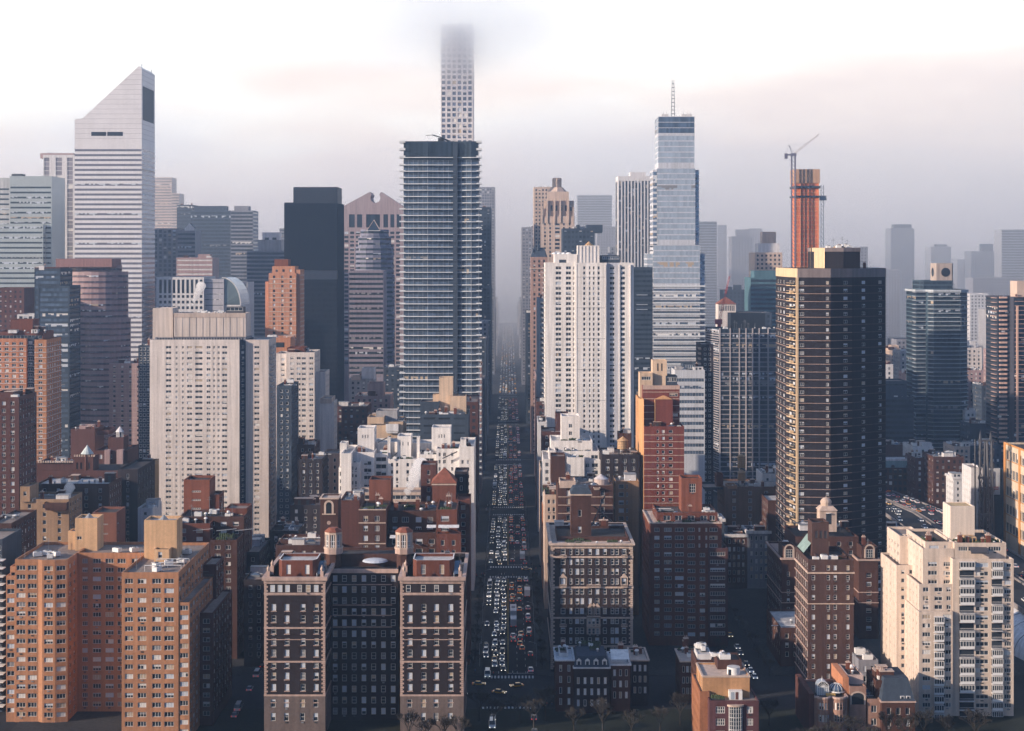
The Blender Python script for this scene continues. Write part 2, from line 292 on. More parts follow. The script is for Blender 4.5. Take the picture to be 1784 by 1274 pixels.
# ------------------------------------------------------------------ roof furniture (parts of their building)
RF = {}
def rf(kind):
    if kind in RF: return RF[kind]
    mb = MB()
    if kind == 'air_conditioner':
        mb.box(-1.3, 1.3, -.9, .9, .3, 1.6, white_paint); mb.cyl(0, 0, .7, 1.6, 1.9, grey_metal, 10, 1, dark_metal); mb.box(-1.1, -.9, -.8, .8, 0, .3, dark_metal); mb.box(.9, 1.1, -.8, .8, 0, .3, dark_metal)
    elif kind == 'roof_vent': mb.cyl(0, 0, .35, 0, 1.1, grey_metal, 8); mb.cyl(0, 0, .6, 1.1, 1.5, white_paint, 8, .5)
    elif kind == 'roof_duct': mb.box(-2.6, 2.6, -.3, .3, .3, .8, grey_metal); mb.box(2.0, 2.6, .3, 1.6, .3, .8, grey_metal); mb.box(-2.3, -2.1, -.2, .2, 0, .3, dark_metal); mb.box(1.8, 2.0, -.2, .2, 0, .3, dark_metal)
    elif kind == 'antenna': mb.tube((0,0,0), (0,0,4.5), .06, grey_metal, 4); mb.tube((-.8,0,3.6), (.8,0,3.6), .04, grey_metal, 4); mb.tube((-.5,0,4.1), (.5,0,4.1), .04, grey_metal, 4)
    elif kind == 'skylight': mb.prism([(-1.4,-.9),(1.4,-.9),(1.4,.9),(-1.4,.9)], 0, .5, grey_metal); mb.prism([(-1.3,-.8),(1.3,-.8),(1.3,.8),(-1.3,.8)], .5, 1.1, glass_blue, scale=.3)
    elif kind == 'stair_bulkhead': mb.box(-1.8, 1.8, -1.6, 1.6, 0, 2.6, brown_brick, tar); mb.box(-1.9, 1.9, -1.7, 1.7, 2.6, 2.75, limestone); mb.box(-.5, .5, -1.66, -1.6, 0, 2.0, dark_metal)
    elif kind == 'chimney': mb.box(-.6, .6, -.5, .5, 0, 2.6, red_brick); mb.box(-.7, .7, -.6, .6, 2.6, 2.8, limestone); mb.cyl(-.25, 0, .16, 2.8, 3.3, terracotta, 6); mb.cyl(.25, 0, .16, 2.8, 3.3, terracotta, 6)
    elif kind == 'water_pipe': mb.tube((-3.5, 0, .5), (3.5, 0, .5), .14, white_paint, 5); mb.tube((1, 0, .5), (1, 2.6, .5), .12, white_paint, 5); [mb.tube((u, 0, 0), (u, 0, .5), .06, grey_metal, 4) for u in (-3.2, 0, 3.2)]
    elif kind == 'roof_shed': mb.box(-2.2, 2.2, -1.5, 1.5, 0, 2.1, white_stone, membrane); mb.box(-2.3, 2.3, -1.6, 1.6, 2.1, 2.22, grey_metal); mb.box(-1.2, -.4, -1.55, -1.5, 0, 1.8, dark_metal); mb.box(.3, 1.4, -1.55, -1.5, .9, 1.7, glass)
    elif kind == 'railing': mb.box(-2.5, 2.5, -.03, .03, 1.0, 1.08, white_paint); mb.box(-2.5, 2.5, -.03, .03, .5, .55, white_paint); [mb.box(-2.5+i*.5, -2.44+i*.5, -.03, .03, 0, 1.0, white_paint) for i in range(11)]
    elif kind == 'planter': mb.box(-1.5, 1.5, -.35, .35, 0, .5, dark_metal); [mb.dome(-1.2+.6*i, 0, .38, .5, .7+.1*(i % 3), W('roof_shrub', (0.05, 0.07, 0.035), .4), 6, 2) for i in range(5)]
    RF[kind] = mb.mesh(kind); return RF[kind]
def clutter(b, x0, x1, y0, y1, z, n, kinds=('air_conditioner', 'roof_vent', 'roof_vent', 'roof_duct', 'antenna', 'skylight', 'stair_bulkhead', 'chimney', 'water_pipe', 'roof_shed', 'railing')):
    for i in range(int(n*1.9)):
        k = b.rnd.choice(kinds); px, py = b.rnd.uniform(x0+1.6, x1-1.6), b.rnd.uniform(y0+1.6, y1-1.6)
        o = link(k, rf(k), b.e, (px-b.o[0], py-b.o[1], z), b.rnd.choice((0, math.pi/2, math.pi))); q = b.rnd.uniform(.7, 1.35); o.scale = (q, q*b.rnd.uniform(.8, 1.2), q*b.rnd.uniform(.75, 1.25))
def lastclutter(b, n, **k): a, c, y0, y1, z = b.last; clutter(b, a, c, y0, y1, z-.9, n, **k)
def tank(b, cx, cyy, z, r=1.9, h=3.6, legs=3.0):
    fr = MB(); t = MB(); rr = MB()
    for sx in (-1, 1):
        for sy in (-1, 1): fr.tube((cx+sx*r*.7, cyy+sy*r*.7, z), (cx+sx*r*.7, cyy+sy*r*.7, z+legs), .14, dark_metal, 4)
    for q in (.05, .95):
        fr.box(cx-r*.8, cx+r*.8, cyy-r*.8-.1, cyy-r*.8+.1, z+legs*q-.1, z+legs*q+.1, dark_metal); fr.box(cx-r*.8, cx+r*.8, cyy+r*.8-.1, cyy+r*.8+.1, z+legs*q-.1, z+legs*q+.1, dark_metal)
    fr.tube((cx-r*.7, cyy-r*.7, z), (cx+r*.7, cyy-r*.7, z+legs), .07, dark_metal, 4); fr.tube((cx+r*.7, cyy-r*.7, z), (cx-r*.7, cyy-r*.7, z+legs), .07, dark_metal, 4)
    t.cyl(cx, cyy, r, z+legs, z+legs+h, tank_wood, 16, .94)
    for q in (.15, .35, .55, .75, .92): t.cyl(cx, cyy, r*(1.015-.06*q), z+legs+h*q, z+legs+h*q+.1, dark_metal, 16)
    rr.cyl(cx, cyy, r*1.08, z+legs+h, z+legs+h+r*.75, tank_wood, 16, 0.02)
    o = b.part('water_tank', t); b.part('tank_roof', rr, o); b.part('tank_frame', fr, o)
def B(name, label, cat, x0, x1, D, dep=20, group=None):
    return Bld(name, label, cat, X((x0+x1)/2, D), D+dep/2, group)
def simple(name, label, x0, x1, yt, D, dep, mat, front, side=None, cat='building', roof=None, group=None, nclut=0, yb=None, extra=(), both=False, cornice=None, tanks=()):
    """ordinary block: one main volume, more volumes (x0,x1,yt,dD,dep,mat,front), roof furniture"""
    b = B(name, label, cat, x0, x1, D, dep, group); zm = Z(yb, D) if yb else -99
    f = dict(front, zmin=zm) if front else None; sd = dict(side, zmin=zm) if side else None
    b.box(x0, x1, yt, D, dep, mat, f, sd, roof=roof, both=both); zr = b.last[4]-.9
    if cornice: b.ring(rect(*b.last[:4]), b.last[4]-1.0, b.last[4]+.25, .5, cornice)
    if nclut: lastclutter(b, nclut)
    for q in extra:
        ex0, ex1, eyt, dD, ed, em = q[:6]; b.box(ex0, ex1, eyt, D+dD, ed, em, q[6] if len(q) > 6 else None, q[7] if len(q) > 7 else None, zb=zr, name=q[8] if len(q) > 8 else 'penthouse', roof=q[9] if len(q) > 9 else None)
    for tx, dD, tz, tr in tanks: tank(b, X(tx, D+dD), D+dD, tz if tz is not None else zr, tr)
    return b.done()
# ================================================================== the front row
def tan_apartments():
    b = B('apartment_block', 'tan orange brick apartment block with a recessed bay between two wings', 'apartment building', 8, 330, 474, 50)
    z = 51.6; x0, x1, x2, x3, x4 = -159.3, -156.4, -139.7, -117.6, -97.0
    f = dict(fh=2.9, wh=1.55, top=1.9, pb=0.36, mull=2, rec=.3)
    def cl(D, xs, x): return C(D, xs, x, **f)
    # left wing: chamfered bays
    s = lambda D, *xs: [(a, a+15.5) for a in xs]
    poly = [(x1, 494), (-149, 494), (-147.5, 493.1), (-143.5, 493.1), (x2, 494), (x2, 505), (x2, 524), (x1, 524)]
    sp2 = dict(f, pitch=3.9, ww=2.8, margin=.4)
    wl = b.vol(poly, 0, z, tan_brick, [dict(sp2, margin=.1), None, dict(f, cols=[(.6, 3.4)]), dict(f, cols=[(.5, 3.3)]), dict(f, pitch=4.5, ww=2.0, mull=1), None, None, None])
    # low stepped shoulder at the outer corner
    b.vol(rect(x0, x1-.02, 494.3, 520), 0, z-5.2, tan_brick, [dict(f, cols=[(.3, 2.6)], mull=1, top=1.3), None, None, dict(f, pitch=4.5, ww=2)], par=.5)
    b.vol(rect(x0+1.2, x1-.03, 494.6, 518), 0, z-2.3, tan_brick, [dict(f, cols=[(.3, 1.6)], mull=0)], par=.5)
    # centre recess
    b.vol(rect(x2+.02, x3-.02, 505, 524.1), 0, z, tan_brick, [dict(f, cols=[(1.6, 3.4), (5.0, 7.7), (9.1, 11.8), (13.0, 15.7), (17.6, 20.3)])])
    # right wing with the notched corner
    b.vol([(x3, 474), (-100.3, 474), (-100.3, 498), (-100.3, 523), (x3, 523)], 0, z, tan_brick, [dict(f, cols=[(1.0, 3.5), (4.9, 7.5), (9.3, 12.0), (13.0, 15.9)]), dict(sp2, pitch=4.6), dict(sp2, pitch=4.6), None, dict(f, pitch=4.2, ww=2.6)])
    b.vol(rect(-100.28, x4, 474.2, 512), 0, z-9.2, tan_brick, [dict(f, cols=[(.4, 2.9)], mull=2, top=.9, kinds=('blind',), pb=.5), dict(sp2, pitch=4.6, top=.9)], par=.6)
    b.vol(rect(-100.26, x4+1.0, 512.1, 526), 0, z-5.2, maroon_brick, [None, dict(sp2, top=.9)], par=.6)
    b.vol(rect(x4+.02, x4+4.2, 490, 524), 0, z-16, maroon_brick, [dict(f, pitch=3.6, ww=2.2, mull=1), dict(sp2, pitch=4.6, top=.9)], par=.6)
    # terrace railings and balconies stepping down the shaded flank
    for i in range(5):
        mb = MB(); y = 478+i*8.5; zz = z-9.8+(i % 2)*2.9
        for j in range(9): mb.box(x4-2.9+j*.38, x4-2.86+j*.38, y, y+.05, zz, zz+1.1, dark_metal)
        mb.box(x4-2.9, x4+.2, y, y+.06, zz+1.1, zz+1.16, grey_metal); b.part('railing', mb)
    # penthouses
    k = b.vol(rect(-116.5, -106, 498.5, 507), z-.9, Z(905, 500), beige_brick, [None, None], name='penthouse', roof=membrane)
    b.vol(rect(-112.5, -107.6, 494.5, 498.4), z-.9, z+3.1, beige_brick, [dict(f, cols=[(1.4, 2.7)], mull=0, wh=2.0, top=.8, fh=9)], name='penthouse', par=.4, roof=tar)
    b.vol(rect(-142.6, -135.3, 513, 521), z-.9, Z(903, 513), beige_brick, [dict(f, cols=[(.6, 2.2)], mull=1, wh=1.1, top=6, fh=30)], name='penthouse', roof=membrane)
    b.vol(rect(-145.5, -142.7, 515, 520), z-.9, z+5.2, beige_brick, [None], name='penthouse', par=.4)
    for cx, cyy, zz in ((-139, 517, Z(903, 513)-.6), (-111, 502.5, Z(905, 500)-.6)):
        mb = MB(); mb.cyl(cx, cyy, 1.6, zz, zz+1.6, grey_metal, 8, .1); b.part('roof_cowl', mb)
    for (x, y) in ((-152, 503), (-149.5, 505), (-147, 500), (-146.2, 503.5), (-128, 510), (-122.5, 510.5), (-106.5, 489), (-109.4, 485), (-104.5, 507), (-103.2, 492), (-108, 479)): link('air_conditioner', rf('air_conditioner'), b.e, (x-b.o[0], y-b.o[1], z-.9), b.rnd.random()*3)
    for (x, y) in ((-154.5, 498), (-151, 512), (-115, 482), (-102.5, 500), (-116.6, 494), (-101.5, 484)): link('antenna', rf('antenna'), b.e, (x-b.o[0], y-b.o[1], z-.9))
    for y, a, c in ((480, -112, -101), (484.5, -111, -101), (490, -110.5, -100.5)):
        mb = MB(); mb.tube((a, y, z+.9), (c, y+1, z+.8), .13, white_paint, 5)
        for q in (0, .5, 1): mb.tube((a+(c-a)*q, y+q, z-.9), (a+(c-a)*q, y+q, z+.85), .07, white_paint, 4)
        b.part('roof_pipe', mb)
    b.done()
tan_apartments()

def cornice_block():
    """dark brick pair of wings with pale quoins, belt courses and a deep cornice"""
    D = 480; b = B('apartment_block', 'dark brown brick block of two wings trimmed with pale quoins and cornices', 'apartment building', 460, 810, D, 40)
    z = Z(1006, D); xa, xb, xc, xd = X(461, D), X(566, D), X(698, D), X(807, D)
    f = dict(fh=3.52, wh=2.1, top=4.4, pb=.62, kinds=('blind', 'half', 'blind'), mull=0, trans=1, rec=.22, bm=blind_cool, fw=.14)
    def wing(x0, px0, cols4, cols6):
        sp = C(D, cols4, px0, **dict(f, top=4.4+3.52+.3)); sp['bot'] = 1.2
        b.vol([(x0[0], D), (x0[1], D), (x0[1], D+38), (x0[0], D+38)], 12.5, z, dark_brown, [sp, dict(f, pitch=4.6, ww=1.5, bot=3), None, dict(f, pitch=4.6, ww=1.5, bot=3)], roof=tar)
        # top storey windows sit in the frieze band
        for a, c in cols6: b.wins.append((((X(a, D)+X(c, D))/2, D-.03, z-4.55), 0.0, X(c, D)-X(a, D), 2.2, 0, f))
        sb = [(x0[0]-.15, D-.15), (x0[1]+.15, D-.15), (x0[1]+.15, D+38.1), (x0[0]-.15, D+38.1)]
        b.vol(sb, 0, 12.5, W('sooty_stone', (.15, .115, .105), .25), [C(D, cols4, px0, **dict(f, top=1.2, wh=2.5, fh=4.2)), dict(f, pitch=4.6, ww=1.5, top=1.2, fh=4.2), None, dict(f, pitch=4.6, ww=1.5, top=1.2, fh=4.2)], name='stone_base')  # base stone coloured darker to stand in for shade on the lowest storeys
        r = rect(x0[0], x0[1], D, D+38)
        b.ring(r, z-1.9, z-.9, .25, terracotta, 'frieze'); b.ring(r, z-.9, z+.15, .75, terracotta)
        den = MB(); n = int((x0[1]-x0[0])/.55)
        for i in range(n): den.box(x0[0]+i*.55, x0[0]+i*.55+.3, D-.6, D-.26, z-1.25, z-.92, terracotta)
        b.part('dentil_course', den)
        for zz in (z-5.0, z-15.6, z-26.0, 12.5): b.ring(r, zz-.25, zz+.25, .22, terracotta, 'belt_course')
        for zz in (z-5.4, z-19.2): b.ring(r, zz-.1, zz+.1, .12, terracotta, 'belt_course')
        for cx, sx in ((x0[0], 1), (x0[1], -1)):
            q = MB(); zz = 12.8; k = 0
            while zz < z-2.2:
                l = 1.05 if k % 2 else .6; q.box(min(cx-.12*sx, cx+l*sx), max(cx-.12*sx, cx+l*sx), D-.14, D+(.6 if k % 2 else 1.05), zz, zz+.52, terracotta); zz += .62; k += 1
            b.part('quoins', q)
        sil = MB()
        for a, c in cols4:
            for i in range(9): zz = z-4.4-3.52*(i+1)-.3-2.1-.26; sil.box(X(a, D)-.2, X(c, D)+.2, D-.2, D+.05, zz, zz+.2, terracotta)
        b.part('window_sill', sil)
        # set back penthouse pavilion with tall doors, balustrade and urns
        pz = Z(975, D+6); p = b.vol([(x0[0]+4.6, D+5), (x0[1]-4.4, D+5), (x0[1]-3.2, D+7), (x0[1]-3.2, D+16), (x0[0]+3.4, D+16), (x0[0]+3.4, D+7)], z-.9, pz, red_brick, [dict(f, cols=[(1.4, 2.8), (7.2, 8.6)], wh=3.0, top=1.4, fh=20, pb=1, bm=white_paint, kinds=('blind',))], name='penthouse', cap=white_paint, roof=membrane)
        for cx in (x0[0]+1.0, x0[1]-1.0):
            for cy2 in (D+.8, D+9): ur = MB(); ur.box(cx-.5, cx+.5, cy2-.5, cy2+.5, z-.9, z+1.8, terracotta); ur.cyl(cx, cy2, .3, z+1.8, z+2.3, limestone, 8, 1.6); ur.dome(cx, cy2, .5, z+2.3, .9, limestone, 8, 3); ur.cyl(cx, cy2, .16, z+3.1, z+3.7, limestone, 6, .4); b.part('roof_urn', ur)
        wing_aw = MB(); wing_aw.face([(x0[1]-3.0, D+4, z+.2), (x0[1]-.9, D+4, z+.2), (x0[1]-.9, D+12, z+.2+2.6), (x0[1]-3.0, D+12, z+2.8)], glass_blue); wing_aw.box(x0[1]-3.1, x0[1]-2.95, D+4, D+12, z-.9, z+.4, white_paint)
        b.part('glass_roof', wing_aw)
    dark_brown = W('umber_brick', (0.026, 0.019, 0.022), 0.18)
    c4 = ((473, 481), (496, 504), (524, 532), (547, 555)); c6 = ((471, 479), (484, 492), (497, 505), (518, 526), (533, 541), (547, 555))
    wing((xa, xb), 461, c4, c6)
    k = 236.5; wing((xc, xd), 698, [(a+k, c+k) for a, c in ((474, 482), (498, 506), (520, 528), (545, 553))], [(a+k, c+k) for a, c in c6[:1]+((497, 505), (520, 528), (545, 553))])
    # centre link, set back
    D2 = 496; z2 = Z(992, D2); rc = rect(xb+.02, xc-.02, D2, D+38)
    cc = C(D2, ((578, 586), (594, 602), (611, 619), (628, 636), (645, 653), (662, 670), (679, 687)), 562, **dict(f, top=1.9))
    b.vol([(X(564, D2), D2), (X(694, D2), D2), (X(694, D2), D+38), (X(564, D2), D+38)], 0, z2, dark_brown, [cc], roof=tar)
    r2 = rect(X(566, D2), X(694, D2), D2, D+37)
    fr = MB(); fr.box(r2[0][0], r2[1][0], D2-.7, D2, z2-1.1, z2+.15, terracotta); b.part('cornice', fr)
    for zz in (z2-5, z2-11.5, z2-14.8, z2-18.5):
        q = MB(); q.box(r2[0][0]+2.5, r2[1][0]-2, D2-.2, D2, zz, zz+.3, terracotta); b.part('belt_course', q)
    # attic behind the link: arched screen with a glazed bow, then two octagonal lantern towers
    za = Z(965, D2+9); b.vol([(X(568, D2+9), D2+9), (X(692, D2+9), D2+9), (X(692, D2+9), D2+20), (X(568, D2+9), D2+20)], z2-.9, za, brown_brick, [C(D2+9, ((575, 584), (602, 622), (636, 640), (644, 649), (652, 656), (660, 664), (668, 672), (681, 684)), 568, fh=20, wh=2.6, top=2.2, pb=1, kinds=('blind',), bm=blind_cool)], name='attic', roof=tar)
    aw = MB(); aw.dome(X(654, D2+9), D2+8.5, 4.2, za-2.2, 1.0, blind_cool, 16, 3); b.part('bow_canopy', aw)
    for px in (581, 704):
        cx, cy2 = X(px, D2+8), D2+8; zb, zt = Z(957, D2+8), Z(930, D2+8); t = MB(); oc = lambda r: [(cx+r*math.cos(math.pi*(i+.5)/4), cy2+r*math.sin(math.pi*(i+.5)/4)) for i in range(8)]
        t.prism(oc(2.5), z2-.9, zb-1.2, brown_brick); t.prism(oc(3.1), zb-1.2, zb+.4, terracotta, scale=1.0); t.prism(oc(3.3), zb+.4, zb+.9, limestone)
        tw = b.part('lantern_tower', t)
        l = MB(); a8 = oc(2.6)
        for i in range(8): l.box(a8[i][0]-.28, a8[i][0]+.28, a8[i][1]-.28, a8[i][1]+.28, zb+.9, zt, limestone)
        l.prism(oc(2.1), zb+.9, zt, glass); l.prism(oc(2.9), zt, zt+.8, limestone)
        for i in range(8):
            p, q = a8[i], a8[(i+1) % 8]
            for u in (.33, .67): mx_, my_ = p[0]+(q[0]-p[0])*u, p[1]+(q[1]-p[1])*u; l.box(mx_-.12, mx_+.12, my_-.12, my_+.12, zb+.9, zt, white_paint)
            l.tube((p[0], p[1], zb+2.9), (q[0], q[1], zb+2.9), .13, white_paint, 4); l.tube((p[0], p[1], zb+1.5), (q[0], q[1], zb+1.5), .13, white_paint, 4)
        b.part('lantern', l, tw)
        rr = MB(); rr.prism(oc(3.1), zt+.8, zt+2.0, red_tile, scale=.5); b.part('tiled_roof', rr, tw)
    clutter(b, xa, xb, D+17, D+36, z-.9, 6); clutter(b, xc, xd, D+17, D+36, z-.9, 6); b.done()
cornice_block()

def gothic_block():
    D = 553; b = B('apartment_block', 'brown block with pale stone frames and belt courses on the avenue corner', 'apartment building', 960, 1103, D, 40)
    x0, x1, z = X(960, D), X(1102, D), Z(947, D); br = W('cocoa_brick', (0.04, 0.028, 0.029), .15)
    xs = ((977, 985), (992, 997), (1002, 1009), (1010.5, 1017.5), (1024.5, 1031), (1037, 1044), (1050.5, 1057), (1064, 1070), (1071.5, 1078), (1083.5, 1091))
    sp = C(D, xs, 960, 3.5, 2.2, top=1.9, pb=.5, trans=1, rec=.2, fw=.17, bm=blind_cool)
    b.vol(rect(x0, x1, D, D+42), 0, z, br, [sp, dict(P(4.2, 1.4, 3.5, 2.2), top=1.9), None, P(3.4, 1.5, 3.5, 2.2, top=1.9, pb=.4, trans=1)], roof=tar)
    r = rect(x0, x1, D, D+42)
    b.ring(r, z-1.75, z-.6, .06, limestone, 'frieze'); b.ring(r, z-.6, z+.1, .8, limestone)
    for zz in (z-4.8, z-15.6, z-26.4, z-36.5): b.ring(r, zz-.3, zz+.3, .3, limestone, 'belt_course')
    for cx, sx in ((x0, 1), (x1, -1)):
        q = MB(); zz = 1; k = 0
        while zz < z-.4: l = 1.3 if k % 2 else .8; q.box(min(cx-.13*sx, cx+l*sx), max(cx-.13*sx, cx+l*sx), D-.14, D+(.8 if k % 2 else 1.3), zz, zz+.6, limestone); zz += .72; k += 1
        b.part('quoins', q)
    # stone surrounds with pointed hoods and small balconies
    for (a, c, row) in ((976, 986, 3), (1083, 1092, 3), (1026, 1032, 6), (1037, 1044, 6), (1031, 1038, 6)):
        q = MB(); zz = z-1.9-2.2-3.5*row; xx0, xx1 = X(a, D)-.2, X(c, D)+.2; xm = (xx0+xx1)/2
        for u in (xx0-.15, xx1-.1): q.box(u, u+.25, D-.22, D, zz-.2, zz+2.4, limestone)
        q.face([(xx0-.3, D-.25, zz+2.4), (xx1+.3, D-.25, zz+2.4), (xm, D-.25, zz+4.0)], limestone); q.face([(xx0-.3, D-.25, zz+2.4), (xm, D-.25, zz+4.0), (xm, D, zz+4.0), (xx0-.3, D, zz+2.4)], limestone); q.face([(xx1+.3, D-.25, zz+2.4), (xx1+.3, D, zz+2.4), (xm, D, zz+4.0), (xm, D-.25, zz+4.0)], limestone)
        b.part('pointed_hood', q)
    for (a, c, row) in ((975, 987, 0), (1082, 1093, 0), (975, 987, 3), (1022, 1046, 3), (1082, 1093, 3), (975, 987, 7), (1022, 1046, 7), (1082, 1093, 7)):
        q = MB(); zz = z-1.9-2.2-3.5*row-.9; q.box(X(a, D), X(c, D), D-1.0, D-.02, zz, zz+.25, limestone); n = int((X(c, D)-X(a, D))/.4)
        for i in range(n+1): u = X(a, D)+i*.4; q.box(u, u+.14, D-1.0, D-.9, zz+.25, zz+1.0, limestone)
        q.box(X(a, D), X(c, D), D-1.02, D-.86, zz+1.0, zz+1.12, limestone); b.part('stone_balcony', q)
    q = MB(); zz = z-1.9-2.2-3.5*7; q.box(X(1022, D), X(1046, D), D-.3, D-.25, zz-3.6, zz+3.0, limestone); b.part('carved_panel', q)
    for i in range(3):
        for rr_ in (7, 8): b.wins.append(((X(1027+i*7, D), D-.34, z-4.1-3.5*rr_), 0.0, 1.1, 2.1, 0, dict(trans=1, pb=.6)))
    # roof storeys, terrace greenhouses and the little brick tower
    b.box(970, 1095, 935, D+8, 22, brown_brick, C(D+8, ((983, 990), (1018, 1034), (1041, 1055), (1062, 1080)), 970, 20, 1.9, top=1.4, mull=3), None, zb=z-.9, name='penthouse', roof=tar)
    b.box(995, 1030, 860, D+14, 9, brown_brick, C(D+14, ((1007, 1013),), 995, 6, 2.4, top=6, mull=0), None, zb=z-.9, name='roof_tower', roof=tar)
    tx0, tx1, ty, tz = X(994, D+14), X(1031, D+14), D+14, Z(861, D+14); t = MB(); t.prism(rect(tx0, tx1, ty-.3, ty+9.3), tz, tz+2.2, slate, scale=.72); t.box(tx0-.1, tx1+.1, ty-.4, ty+9.4, tz-.5, tz, limestone); b.part('mansard_roof', t)
    t = MB(); t.tube((X(1030, D), D+20, z), (X(1062, D), D+26, z+13), .25, dark_metal, 5); t.tube((X(1040, D), D+20, z+10), (X(1075, D), D+28, z+3), .25, dark_metal, 5); b.part('fire_stair', t)
    clutter(b, x0, x1, D+1, D+9, z-.9, 5, kinds=('planter', 'planter', 'roof_vent')); clutter(b, x0, x1, D+31, D+41, z-.9, 6); b.done()
gothic_block()

def red_block():
    D = 590; b = B('apartment_block', 'deep red brick block with stepped top right behind the townhouse row', 'apartment building', 1130, 1268, D, 30)
    f = dict(fh=3.0, wh=1.5, top=1.7, pb=.42, rec=.2, kinds=('blind', 'half', 'mix'))
    za, zb = Z(912, D), Z(956, D)
    xs = ((1140, 1149), (1157, 1170), (1176, 1191)); xt = ((1140, 1149), (1157, 1170), (1176, 1191), (1198, 1210), (1217, 1220), (1229, 1232), (1236, 1250))
    b.box(1132, 1257, 912, D, 30, red_brick, C(D, xt, 1132, **dict(f, mull=2)), P(4, 1.8, 3, 1.5, top=1.7), name='wall', zb=zb, roof=tar)
    b.box(1131, 1196, 955.5, D-.3, 31, red_brick, C(D, xs, 1131, **dict(f, top=1.5, mull=2)), P(4, 1.8, 3, 1.5, top=1.5), roof=tar, par=.3)
    b.box(1196.2, 1234, 957, D-.4, 31, red_brick, C(D, ((1198, 1211), (1219, 1228)), 1196, **dict(f, top=1.5, mull=2)), None, roof=tar, par=.5)
    b.box(1234.2, 1268, 955, D-1.2, 32, W('wine_brick', (0.075, 0.035, 0.035), .2), C(D, ((1237, 1263),), 1234, **dict(f, mull=5, top=1.5)), None, roof=tar, par=.5)
    b.box(1145, 1250, 893, D+5, 20, red_brick, C(D+5, ((1156, 1168), (1176, 1188), (1198, 1210), (1220, 1232), (1236, 1246)), 1145, 10, 1.9, top=1.2, mull=1), P(4, 2, 9, 1.9, top=1.2), zb=za-.9, name='penthouse', roof=tar)
    b.box(1187, 1223, 833, D+12, 9, W('rust_brick', (0.20, 0.072, 0.045), .15), C(D+12, ((1201, 1212),), 1187, 30, 3.4, top=2.2, mull=2, trans=2, gm=glass), None, zb=za, name='lift_tower', roof=tar)
    b.ring(rect(X(1132, D), X(1257, D), D, D+30), za-.1, za+.3, .25, limestone)
    a0, a1 = X(1145, D+5), X(1250, D+5); clutter(b, a0, a1, D+5, D+24, Z(893, D+5)-.9, 7); clutter(b, X(1132, D), X(1257, D), D, D+6, za-.9, 4, kinds=('planter',)); b.done()
red_block()

def narrow_brick():
    D = 530; b = B('apartment_tower', 'narrow brown brick tower with an orange sunlit flank near the glass domes', 'apartment building', 1408, 1488, D, 28)
    x0, x1, z = X(1408, D), X(1488, D), Z(975, D)
    f = dict(fh=3.35, wh=1.7, top=2.0, pb=.4, kinds=('blind', 'half', 'blind'), bm=blind_cool, rec=.2, trans=1)
    b.vol([(x0, D), (x0+15.5, D), (x0+15.5, D+24), (x0, D+24)], 0, z, W('chestnut_brick', (0.075, 0.042, 0.037), .2), [C(D, ((1414, 1420), (1440, 1446), (1452, 1458), (1474, 1480)), 1408, **f), None, None, P(3.3, 1.6, 3.35, 2.1, top=1.6, pb=.3, bands=(terracotta, .35, .25), bdz=.75)], roof=tar)
    b.ring(rect(x0, x0+15.5, D, D+24), z-4.8, z-4.3, .3, limestone, 'belt_course'); b.ring(rect(x0, x0+15.5, D, D+24), z-15.2, z-14.9, .2, limestone, 'belt_course')
    b.box(1422, 1476, 968, D+6, 14, W('chestnut_brick'), C(D+6, ((1428, 1433), (1456, 1461)), 1422, 10, 1.8, top=1.3, pb=1), None, zb=z-.9, name='penthouse', roof=tar)
    b.box(1415, 1444, 910, D+10, 8, W('chestnut_brick'), C(D+10, ((1420, 1425), (1428, 1433), (1436, 1441)), 1415, 30, 2.6, top=3, mull=0, gm=frame_dark, fw=0, pb=0), None, zb=z-.9, name='roof_tower', roof=tar)
    r = MB(); tz = Z(961, D+6); r.face([(X(1400, D+12), D+12, z), (X(1400, D+12), D+24, z), (X(1418, D+12), D+24, tz+3), (X(1418, D+12), D+12, tz+3)], green_copper); b.part('sloped_skylight', r)
    clutter(b, x0, x0+15, D, D+6, z-.9, 4, kinds=('planter', 'air_conditioner')); clutter(b, x0, x0+15, D+20, D+24, z-.9, 2); b.done()
narrow_brick()

